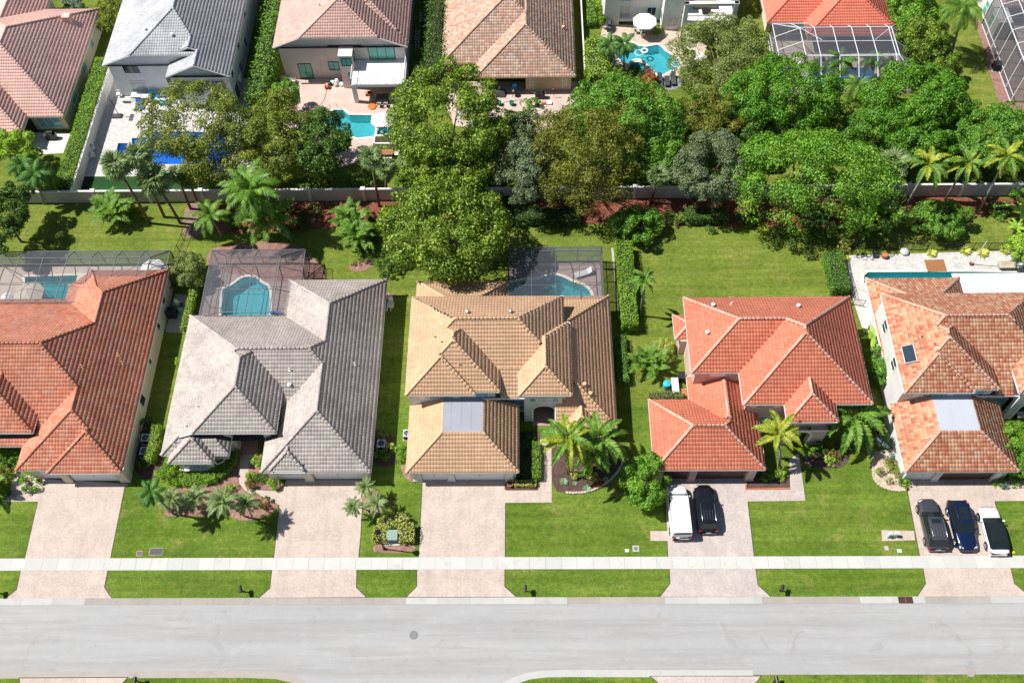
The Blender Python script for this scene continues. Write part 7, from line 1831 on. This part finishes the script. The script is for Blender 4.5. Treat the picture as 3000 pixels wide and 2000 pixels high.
def chair(label, p, rz, fm, cm, group=None):
    r = thing("patio_chair", label, "chair", (p[0], p[1], .035), rz, group)
    m = MB(); m.box(-.24, .24, -.24, .24, .4, .47); m.build("seat", M[cm], r)
    m = MB(); m.add([(-.24, .2, .47), (.24, .2, .47), (.24, .32, .95), (-.24, .32, .95), (-.24, .25, .47), (.24, .25, .47), (.24, .37, .95), (-.24, .37, .95)], [(0, 1, 2, 3), (7, 6, 5, 4), (3, 2, 6, 7), (0, 3, 7, 4), (1, 5, 6, 2)]); m.build("backrest", M[cm], r)
    for sx in (-1, 1):
        for sy in (-1, 1): m = MB(); m.box(sx * .21 - .02, sx * .21 + .02, sy * .21 - .02, sy * .21 + .02, 0, .4); m.build("leg", M[fm], r)
    return r
def table(label, p, lx, ly, mat, fm, h=.74):
    r = thing("patio_table", label, "table", (p[0], p[1], .035)); m = MB(); m.box(-lx / 2, lx / 2, -ly / 2, ly / 2, h - .05, h); m.build("table_top", M[mat], r)
    for sx in (-1, 1):
        for sy in (-1, 1): m = MB(); m.cbox((sx * (lx / 2 - .08), sy * (ly / 2 - .08), (h - .05) / 2), .07, .07, h - .05); m.build("leg", M[fm], r)
p = G(23, 1275, 1065, .7); table("dark dining table on the covered patio under the balcony", p, 1.7, 1.1, 'slate_cush', 'iron')
for dx, dy, rz, lab in [(-.45, -.9, pi, "pale-backed chair in front of the dark dining table, left one"), (.4, -.9, pi, "pale-backed chair in front of the dark dining table, right one"), (-1.25, .1, pi / 2, "chair at the left end of the dark dining table"), (1.25, .0, -pi / 2, "chair at the right end of the dark dining table")]: chair(lab, (p[0] + dx, p[1] + dy), rz, 'iron', 'tan_cush', "chairs round the dark dining table")
p = G(25, 770, 380, .7); table("dining table in the shade of the large white umbrella", p, 1.5, 1.0, 'bark_palm', 'iron')
for dx, dy, rz, lab in [(-1.15, -.1, pi / 2, "wicker chair at the left of the umbrella table"), (1.1, 0, -pi / 2, "wicker chair at the right of the umbrella table"), (-.3, -.95, pi, "wicker chair in front of the umbrella table")]: chair(lab, (p[0] + dx, p[1] + dy), rz, 'bark', 'tan_cush', "chairs round the umbrella table")
def grill(label, k, x, y, rz=0, mat='black', cover=True, s=1.0):
    gadget("barbecue_grill", label, "grill", k, x, y, .6, [("body", mat, lambda m: (m.box(-.62 * s, .62 * s, -.3, .3, .06, .8), m.box(-.4 * s, .4 * s, -.28, .28, .8, .95))), ("lid", mat, lambda m: m.add([(-.42 * s, -.3, .95), (.42 * s, -.3, .95), (.42 * s, .3, .95), (-.42 * s, .3, .95), (-.38 * s, -.12, 1.18), (.38 * s, -.12, 1.18), (.38 * s, .2, 1.2), (-.38 * s, .2, 1.2)], [(4, 5, 6, 7), (0, 1, 5, 4), (1, 2, 6, 5), (2, 3, 7, 6), (3, 0, 4, 7)])), ("side_shelf", 'slate_cush', lambda m: m.box(-.78 * s, -.63 * s, -.26, .26, .74, .8)), ("side_shelf", 'slate_cush', lambda m: m.box(.63 * s, .78 * s, -.26, .26, .74, .8)), ("handle", 'chrome', lambda m: m.bar((-.3, -.34, 1.0), (.3, -.34, 1.0), .03))], rz)
grill("black covered grill on the patio of the pink-roofed house", 21, 528, 1415, .1); grill("black covered grill on the patio of the mottled tan house", 24, 1490, 1205, .0); grill("black grill at the left wall of the white house", 25, 300, 345, 1.4, 'slate_cush')
# white terrace clutter
for lab, x, y, sx, sy in [("white outdoor kitchen counter, left one at the grey-white wall", 525, 1235, 1.25, .8), ("white outdoor kitchen counter, right one at the grey-white wall", 650, 1245, 1.15, .8)]:
    gadget("kitchen_counter", lab, "counter", 22, x, y, .6, [("cabinet", 'w_white', lambda m, sx=sx, sy=sy: m.box(-sx / 2 + .04, sx / 2 - .04, -sy / 2 + .04, sy / 2, 0, .86)), ("worktop", 'alu_white', lambda m, sx=sx, sy=sy: m.box(-sx / 2, sx / 2, -sy / 2, sy / 2 + .02, .86, .93)), ("door", 'tan_cush', lambda m, sx=sx, sy=sy: m.box(-sx / 2 + .12, sx / 2 - .12, -sy / 2 + .02, -sy / 2 + .04, .1, .8))])
gadget("bench", "low pale grey bench at the left of the white terrace", "bench", 22, 405, 1275, .4, [("seat", 'ac', lambda m: m.box(-.7, .7, -.25, .25, .36, .44)), ("leg", 'ac_dark', lambda m: m.box(-.62, -.55, -.2, .2, 0, .36)), ("leg", 'ac_dark', lambda m: m.box(.55, .62, -.2, .2, 0, .36))])
def torus(m, c, R_, r_, n=22, k=8, ax=0.0):
    V = [(c[0] + (R_ + r_ * cos(b)) * cos(a), c[1] + ((R_ + r_ * cos(b)) * sin(a)) * cos(ax) - r_ * sin(b) * sin(ax), c[2] + r_ * sin(b) * cos(ax) + ((R_ + r_ * cos(b)) * sin(a)) * sin(ax)) for a in [2 * pi * i / n for i in range(n)] for b in [2 * pi * j / k for j in range(k)]]
    m.add(V, [(i * k + j, ((i + 1) % n) * k + j, ((i + 1) % n) * k + (j + 1) % k, i * k + (j + 1) % k) for i in range(n) for j in range(k)])
def ring(label, k, x, y, R_, r_, mat, z=.0, ax=0.0, name="swim_ring"):
    p = G(k, x, y, z + .2); m = MB(); torus(m, (0, 0, R_ * abs(sin(ax)) + r_), R_, r_, ax=ax); o = m.build(name, M[mat], None, True); o.location = (p[0], p[1], z); return tag(o, label, "swim ring")
ring("big turquoise swim ring leaning against the white counter", 22, 742, 1250, .55, .17, 'turq', .03, 1.0); ring("white swim ring floating in the light blue free-form pool", 25, 762, 668, .4, .12, 'fabric_white', -.1); ring("pale blue swim ring floating at the right end of the free-form pool", 25, 1175, 850, .5, .1, 'ac', -.1); ring("thin white ring float in the left part of the free-form pool", 25, 690, 690, .55, .05, 'alu_white', -.1)
gadget("cool_box", "blue cool box trolley on the white terrace", "cool box", 22, 845, 1230, .6, [("box", 'blue', lambda m: m.box(-.55, .55, -.3, .3, .3, .8)), ("lid", 'blue', lambda m: m.box(-.58, .58, -.33, .33, .8, .9)), ("leg", 'ac', lambda m: m.box(-.5, -.44, -.25, .25, 0, .3)), ("leg", 'ac', lambda m: m.box(.44, .5, -.25, .25, 0, .3))])
gadget("storage_bench", "long white shelf with a teal box below, right of the blue cool box", "bench", 22, 880, 1280, .4, [("top", 'alu_white', lambda m: m.box(-1.1, 1.2, -.25, .25, .5, .58)), ("box", 'turq', lambda m: m.box(-.6, .5, -.6, -.2, 0, .4)), ("leg", 'alu_white', lambda m: m.box(1.05, 1.12, -.2, .2, 0, .5)), ("leg", 'alu_white', lambda m: m.box(-1.05, -.98, -.2, .2, 0, .5))])
gadget("basketball_hoop", "portable basketball hoop beside the clipped hedge on the white terrace", "basketball hoop", 22, 278, 1482, .1, [("base", 'slate_cush', lambda m: m.add([(-.7, -.4, 0), (.7, -.4, 0), (.7, .4, 0), (-.7, .4, 0), (-.55, -.3, .2), (.55, -.3, .2), (.5, .3, .2), (-.5, .3, .2)], [(4, 5, 6, 7), (0, 1, 5, 4), (1, 2, 6, 5), (2, 3, 7, 6), (3, 0, 4, 7)])), ("pole", 'iron', lambda m: m.tube([(.2, .1, .2), (.1, .1, 2.6), (-.1, .1, 2.9)], .045, 8)), ("backboard", 'screen_pale', lambda m: m.box(-.16, -.12, -.55, .65, 2.6, 3.35)), ("rim", 'orange', lambda m: torus(m, (-.42, .05, 2.8), .23, .015, 16, 5))])
gadget("garden_chairs", "white stacked chairs at the lower left corner of the grey house", "chairs", 22, 295, 1215, .4, [("seat", 'alu_white', lambda m, i=i: m.box(-.25, .25, -.25 + .1, .25, .35 + .1 * i, .39 + .1 * i)) for i in range(3)] + [("backrest", 'alu_white', lambda m: m.box(-.25, .25, .25, .3, .4, 1.0)), ("leg", 'alu_white', lambda m: m.box(-.24, -.2, -.1, -.06, 0, .35)), ("leg", 'alu_white', lambda m: m.box(.2, .24, -.1, -.06, 0, .35))])
# pink terrace
gadget("hose_reel", "orange hose reel on the pink terrace", "hose reel", 23, 662, 948, .3, [("drum", 'orange', lambda m: m.lathe((0, 0, .32), [(.3, -.2), (.3, -.17), (.2, -.16), (.2, .16), (.3, .17), (.3, .2)], 16, 'x')), ("stand", 'black', lambda m: (m.bar((-.26, -.25, 0), (-.26, 0, .34), .04), m.bar((.26, -.25, 0), (.26, 0, .34), .04), m.bar((-.26, .25, 0), (-.26, 0, .34), .04), m.bar((.26, .25, 0), (.26, 0, .34), .04)))])
def hose(label, k, pts, mat, r_=.03, z=.055, name="garden_hose"):
    P = [tuple(G(k, x, y, z)) for x, y in pts]; q = P
    for _ in range(2): q = [q[0]] + [tuple(np.array(a) * f + np.array(b) * (1 - f)) for a, b in zip(q[:-1], q[1:]) for f in (.75, .25)] + [q[-1]]
    c = np.mean(np.array(q), 0); o = MB().tube([np.array(a) - c for a in q], r_, 5).build(name, M[mat]); o.location = tuple(c); return tag(o, label, "hose")
hose("long orange hose curving over the pink terrace to the reel", 23, [(660, 985), (640, 1080), (600, 1140), (540, 1185), (460, 1192), (300, 1170), (230, 1160)], 'orange')
hose("brown hose lying across the terrace of the mottled tan house", 24, [(1010, 1340), (1020, 1310), (1090, 1295), (1200, 1280), (1330, 1262), (1345, 1330), (1400, 1320), (1380, 1290), (1230, 1300)], 'bark')
hose("grey hose coil on the white patio at right", 6, [(1760, 175), (1820, 188), (1830, 150), (1800, 112), (1770, 125), (1775, 160), (1815, 165), (1822, 130), (1790, 118)], 'ac')
o = MB().lathe((0, 0, 0), [(.55, 0), (.58, .06), (.5, .12), (.3, .09), (.05, .12)], 20).build("float_disc", M['orange'], None, True); p = G(23, 1157, 1165, .1); o.location = (p[0], p[1], .035); tag(o, "round orange float disc lying at the edge of the covered patio", "float")
gadget("orange_toy_car", "orange ride-on toy at the left of the dark dining table", "toy", 23, 1120, 1020, .3, [("body", 'orange', lambda m: m.box(-.4, .4, -.25, .25, .12, .38)), ("seat", 'black', lambda m: m.box(-.1, .3, -.18, .18, .38, .5)), ("wheel", 'black', lambda m: m.lathe((-.28, 0, .13), [(.13, -.3), (.13, .3)], 10, 'y')), ("wheel", 'black', lambda m: m.lathe((.28, 0, .13), [(.13, -.3), (.13, .3)], 10, 'y'))])
gadget("rubble_bags", "white and grey sacks heaped beside the projecting bay of the balcony house", "sacks", 23, 765, 905, .3, [("sack", m_, lambda m, x=x, y=y, z=z, s=s: m.lathe((x, y, z), [(.1 * s, 0), (.3 * s, .08), (.32 * s, .25), (.2 * s, .4), (.05, .45)], 10)) for x, y, z, s, m_ in ((-.5, .2, 0, 1.1, 'fabric_white'), (.2, .1, 0, 1.2, 'ac'), (.7, -.2, 0, 1, 'fabric_white'), (.0, -.3, 0, .9, 'fabric_beige'), (-.8, -.1, 0, 1, 'black'), (.1, .1, .35, .9, 'fabric_white'))])
gadget("timber_plank", "dark plank lying along the wall of the balcony house", "plank", 23, 510, 912, .1, [("plank", 'wood_dark', lambda m: m.box(-1.5, 1.6, -.1, .1, 0, .07))])
gadget("wheelbarrow", "wheelbarrow and bucket at the left corner of the pink terrace", "wheelbarrow", 23, 285, 890, .3, [("tray", 'ac', lambda m: m.add([(-.3, -.2, .3), (.3, -.2, .3), (.3, .2, .3), (-.3, .2, .3), (-.5, -.32, .6), (.45, -.32, .55), (.45, .32, .55), (-.5, .32, .6)], [(3, 2, 1, 0), (0, 1, 5, 4), (1, 2, 6, 5), (2, 3, 7, 6), (3, 0, 4, 7)])), ("wheel", 'black', lambda m: m.lathe((-.45, 0, .2), [(.2, -.05), (.2, .05)], 14, 'y')), ("handle", 'wood', lambda m: (m.bar((-.4, -.2, .25), (.9, -.28, .45), .04), m.bar((-.4, .2, .25), (.9, .28, .45), .04)))])
gadget("metal_ladder", "grey ladder leaning along the dark hedge beside the balcony house", "ladder", 23, 1652, 445, .4, [("rail", 'metal', lambda m: m.bar((-.22, -1.4, .1), (-.22, 1.4, .9), .06)), ("rail", 'metal', lambda m: m.bar((.22, -1.4, .1), (.22, 1.4, .9), .06))] + [("rung", 'metal', lambda m, i=i: m.bar((-.22, -1.2 + .3 * i, .157 + .0857 * i), (.22, -1.2 + .3 * i, .157 + .0857 * i), .04)) for i in range(9)])
gadget("pool_ladder", "bent metal handrails at the head of the turquoise pool", "handrail", 23, 735, 1185, .4, [("rail", 'metal', lambda m, x=x: m.tube([(x, .35, 0), (x, .35, .8), (x, .0, .95), (x, -.4, .7), (x, -.5, .0)], .03, 6)) for x in (-.45, .45)])
gadget("garden_table", "brown wooden table with white chairs behind the back wall", "table", 2, 292, 1000, .7, [("table_top", 'wood', lambda m: m.box(-.85, .85, -.45, .45, .7, .76)), ("leg", 'wood', lambda m: m.box(-.75, -.68, -.38, .38, 0, .7)), ("leg", 'wood', lambda m: m.box(.68, .75, -.38, .38, 0, .7))])
pt = G(2, 292, 1000, .7)
for i, (dx, dy, rz, lab) in enumerate([(-.5, -.85, pi, "white chair below the brown table, left one"), (.0, -.9, pi, "white chair below the brown table, middle one"), (.5, -.85, pi, "white chair below the brown table, right one"), (1.3, 0, -pi / 2, "white chair at the right end of the brown table"), (-1.3, 0, pi / 2, "white chair at the left end of the brown table")]): chair(lab, (pt[0] + dx, pt[1] + dy), rz, 'alu_white', 'alu_white', "white chairs round the brown table")
gadget("planter_wall", "white raised planter beside the brown table", "planter", 2, 290, 955, .5, [("box", 'w_white', lambda m: m.box(-1.5, 1.5, -.1, .1, 0, .9)), ("box", 'w_white', lambda m: m.box(-1.5, -1.3, .1, 1.2, 0, .9)), ("soil", 'soil', lambda m: m.box(-1.29, 1.5, .1, 1.2, 0, .75))])
# terrace of the mottled tan house
gadget("covered_sofa", "grey tarpaulin draped over furniture in the lanai of the mottled tan house", "covered furniture", 24, 935, 1175, .5, [("cover", 'slate_cush', lambda m: m.add([(-1.1, -.5, 0), (1.2, -.6, 0), (1.3, .5, 0), (-1.0, .6, 0), (-.8, -.3, .75), (.2, -.35, .55), (.9, .3, .8), (-.7, .4, 1.1)], [(0, 1, 5, 4), (1, 2, 6, 5), (2, 3, 7, 6), (3, 0, 4, 7), (4, 5, 6, 7)]))])
gadget("stacked_boxes", "blue and teal boxes stacked in the lanai of the mottled tan house", "boxes", 24, 1165, 1110, .6, [("box", 'turq', lambda m: m.box(-.4, .35, -.3, .3, 0, .5)), ("box", 'blue', lambda m: m.box(-.35, .4, -.25, .3, .505, .9)), ("box", 'turq', lambda m: m.box(-.25, .3, -.25, .2, .905, 1.3))])
gadget("round_grill", "round black kettle grill at the lanai edge of the mottled tan house", "grill", 24, 1160, 1180, .6, [("bowl", 'black', lambda m: m.lathe((0, 0, .45), [(.12, 0), (.32, .15), (.36, .3), (.3, .48), (.06, .6)], 16)), ("leg", 'black', lambda m: m.bar((-.3, -.2, 0), (-.1, 0, .55), .04)), ("leg", 'black', lambda m: m.bar((.3, -.2, 0), (.1, 0, .55), .04)), ("leg", 'black', lambda m: m.bar((0, .3, 0), (0, .1, .55), .04))])
for lab, x in [("dark green pot on the terrace, left one below the lanai", 968), ("dark green pot on the terrace, right one below the lanai", 1127)]:
    gadget("green_pot", lab, "pot", 24, x, 1320, .3, [("pot", 'green', lambda m: m.lathe((0, 0, 0), [(.22, 0), (.3, .4), (.32, .55), (.26, .55), (.24, .45)], 16)), ("handle", 'green', lambda m: m.bar((-.3, 0, .5), (.3, 0, .62), .05))])
gadget("toy_heap", "heap of black, white and orange toys beside the brown hose", "toys", 24, 1520, 1340, .2, [("box", 'black', lambda m: m.box(-.9, -.4, -.3, .3, 0, .3)), ("board", 'alu_white', lambda m: m.box(-.4, .5, -.25, 0, 0, .12)), ("barrel", 'orange', lambda m: m.lathe((.2, .3, .2), [(.18, -.3), (.2, 0), (.18, .3)], 12, 'x')), ("cushion", 'fabric_white', lambda m: m.box(.5, 1.2, .1, .6, 0, .25)), ("ball", 'blue', lambda m: m.lathe((.0, -.25, .12), [(.05, 0), (.17, .1), (.17, .2), (.05, .3)], 12))])
gadget("hose_hanger", "coiled dark hose hanging on the tan wall beside the covered grill", "hose", 24, 1665, 1200, .8, [("coil", 'bark', lambda m: torus(m, (0, .25, 1.2), .2, .05, 16, 6, pi / 2)), ("tail", 'bark', lambda m: m.tube([(0, .2, 1.0), (.05, .1, .4), (.2, -.1, .05)], .03, 6))])
# balcony sofa and coral cage
gadget("outdoor_sofa", "tan outdoor sofa on the white balcony", "sofa", 25, 1570, 65, 3.4, [("base", 'bark', lambda m: m.box(-1.6, 1.6, -.45, .45, 0, .3))] + [("cushion", 'tan_cush', lambda m, i=i: m.box(-1.55 + .78 * i, -.82 + .78 * i, -.42, .3, .3, .5)) for i in range(4)] + [("backrest", 'tan_cush', lambda m, i=i: m.box(-1.55 + .78 * i, -.82 + .78 * i, .3, .48, .3, .85)) for i in range(4)], g=3.0)
gadget("coffee_table", "black low table in front of the tan balcony sofa", "table", 25, 1580, 150, 3.3, [("table_top", 'black', lambda m: m.box(-.6, .6, -.35, .35, .35, .42)), ("leg", 'black', lambda m: m.box(-.5, -.4, -.3, .3, 0, .35)), ("leg", 'black', lambda m: m.box(.4, .5, -.3, .3, 0, .35))], g=3.0)
gadget("patio_lounge", "white and dark furniture under the left end of the white balcony", "furniture", 25, 1300, 490, .4, [("table", 'alu_white', lambda m: m.box(.2, 1.2, -.8, .8, .6, .66)), ("seat", 'slate_cush', lambda m: m.box(-.6, .1, -.5, .5, .1, .45)), ("cushion", 'fabric_white', lambda m: m.box(-.5, .0, -.4, .4, .455, .6)), ("leg", 'alu_white', lambda m: m.box(.65, .75, -.1, .1, 0, .6))])
def inflatable(label, k, x, y, mats, s=1.0):
    p = G(k, x, y, .2); r = thing("pool_inflatable", label, "inflatable", (p[0], p[1], -.1), .4)
    for i, mt in enumerate(mats): m = MB(); m.lathe(((i - (len(mats) - 1) / 2) * .62 * s, .1 * i, .0), [(.3 * s, 0), (.42 * s, .15), (.42 * s, .35), (.25 * s, .5), (.05, .55)], 14); m.build("chamber", M[mt], r, True)
inflatable("large blue inflatable in the dark pool of the white-framed cage", 26, 1010, 985, ['turq', 'blue'], 1.3); inflatable("yellow and green inflatable in the dark pool of the white-framed cage", 26, 1215, 965, ['yellow', 'yellow', 'green'], 1.1)
# white patio at right
gadget("tarpaulin", "brown tarpaulin square lying on the white patio", "tarpaulin", 6, 1660, 177, .0, [("sheet", 'wood', lambda m: m.add([(-1.1, -.85, .02), (1.1, -.8, .02), (1.05, .85, .02), (-1.15, .8, .02), (-1.1, -.85, .06), (1.1, -.8, .05), (1.05, .85, .07), (-1.15, .8, .05)], [(4, 5, 6, 7), (0, 1, 5, 4), (1, 2, 6, 5), (2, 3, 7, 6), (3, 0, 4, 7)]))])
gadget("wooden_stool", "brown wooden barrel stool in the tree shade on the white patio", "stool", 6, 1325, 110, .3, [("barrel", 'wood', lambda m: m.lathe((0, 0, 0), [(.28, 0), (.36, .25), (.33, .5)], 14)), ("seat", 'terracotta', lambda m: m.lathe((0, 0, .5), [(.36, 0), (.35, .06), (.1, .08)], 14))])
gadget("dark_planter", "dark round planter left of the brown stool on the white patio", "pot", 6, 1262, 108, .2, [("pot", 'slate_cush', lambda m: m.lathe((0, 0, 0), [(.2, 0), (.3, .35), (.32, .4), (.24, .4)], 14)), ("soil", 'soil', lambda m: m.lathe((0, 0, .33), [(.25, 0), (.05, .03)], 12))])
gadget("boulder", "grey boulder-like pouffe by the far fence of the white patio", "pouffe", 6, 1455, 85, .2, [("cushion", 'ac', lambda m: m.lathe((0, 0, 0), [(.35, 0), (.5, .15), (.48, .35), (.3, .5), (.05, .55)], 14))])
p = G(6, 1895, 166); r = thing("umbrella_pole", "thin tall white pole on a rusty foot at the white patio", "pole", (p[0], p[1], .03))
m = MB(); m.tube([(0, 0, 0), (0, 0, 4.2)], [.05, .035], 8); m.build("pole", M['alu_white'], r)
m = MB(); m.lathe((0, 0, 0), [(.28, 0), (.26, .1), (.07, .16)], 14); m.build("foot", M['rust'], r)
gadget("fire_table", "rectangular stone planter table at the right of the white patio", "table", 6, 2130, 170, .5, [("box", 'gutter', lambda m: m.box(-.85, .85, -.4, .4, 0, .5)), ("rim", 'newcurb', lambda m: (m.box(-.95, .95, -.5, -.3, .5, .62), m.box(-.95, .95, .3, .5, .5, .62), m.box(-.95, -.75, -.3, .3, .5, .62), m.box(.75, .95, -.3, .3, .5, .62))), ("soil", 'gravel', lambda m: m.box(-.74, .74, -.29, .29, .5, .57))])
gadget("ladder_rails", "white folded lounge frame along the black fence of the white patio", "frame", 6, 1082, 270, .3, [("rail", 'alu_white', lambda m: m.box(-.3, -.24, -1.0, 1.0, .3, .36)), ("rail", 'alu_white', lambda m: m.box(.24, .3, -1.0, 1.0, .3, .36)), ("sling", 'alu_white', lambda m: m.box(-.24, .24, -.95, .95, .3, .33)), ("leg", 'alu_white', lambda m: m.box(-.3, .3, -.9, -.84, 0, .3)), ("leg", 'alu_white', lambda m: m.box(-.3, .3, .84, .9, 0, .3))])
gadget("bar_cart", "dark grill cart in the entry porch of the far right house", "grill", 6, 2215, 1160, .5, [("body", 'black', lambda m: m.box(-.4, .4, -.3, .3, .1, .75)), ("top", 'ac', lambda m: m.box(-.45, .45, -.34, .34, .75, .82)), ("wheel", 'black', lambda m: m.lathe((-.3, 0, .1), [(.1, -.3), (.1, .3)], 10, 'y'))])
gadget("pool_heater", "black pool equipment cabinet at the left side of the mailbox-free house wall" if False else "blue folded pool towel bench inside the cage behind the grey house", "bench", 4, 1810, 488, .2, [("cushion", 'blue', lambda m: m.box(-.6, .6, -.2, .2, .3, .38)), ("leg", 'ac', lambda m: m.box(-.5, -.4, -.18, .18, 0, .3)), ("leg", 'ac', lambda m: m.box(.4, .5, -.18, .18, 0, .3))])
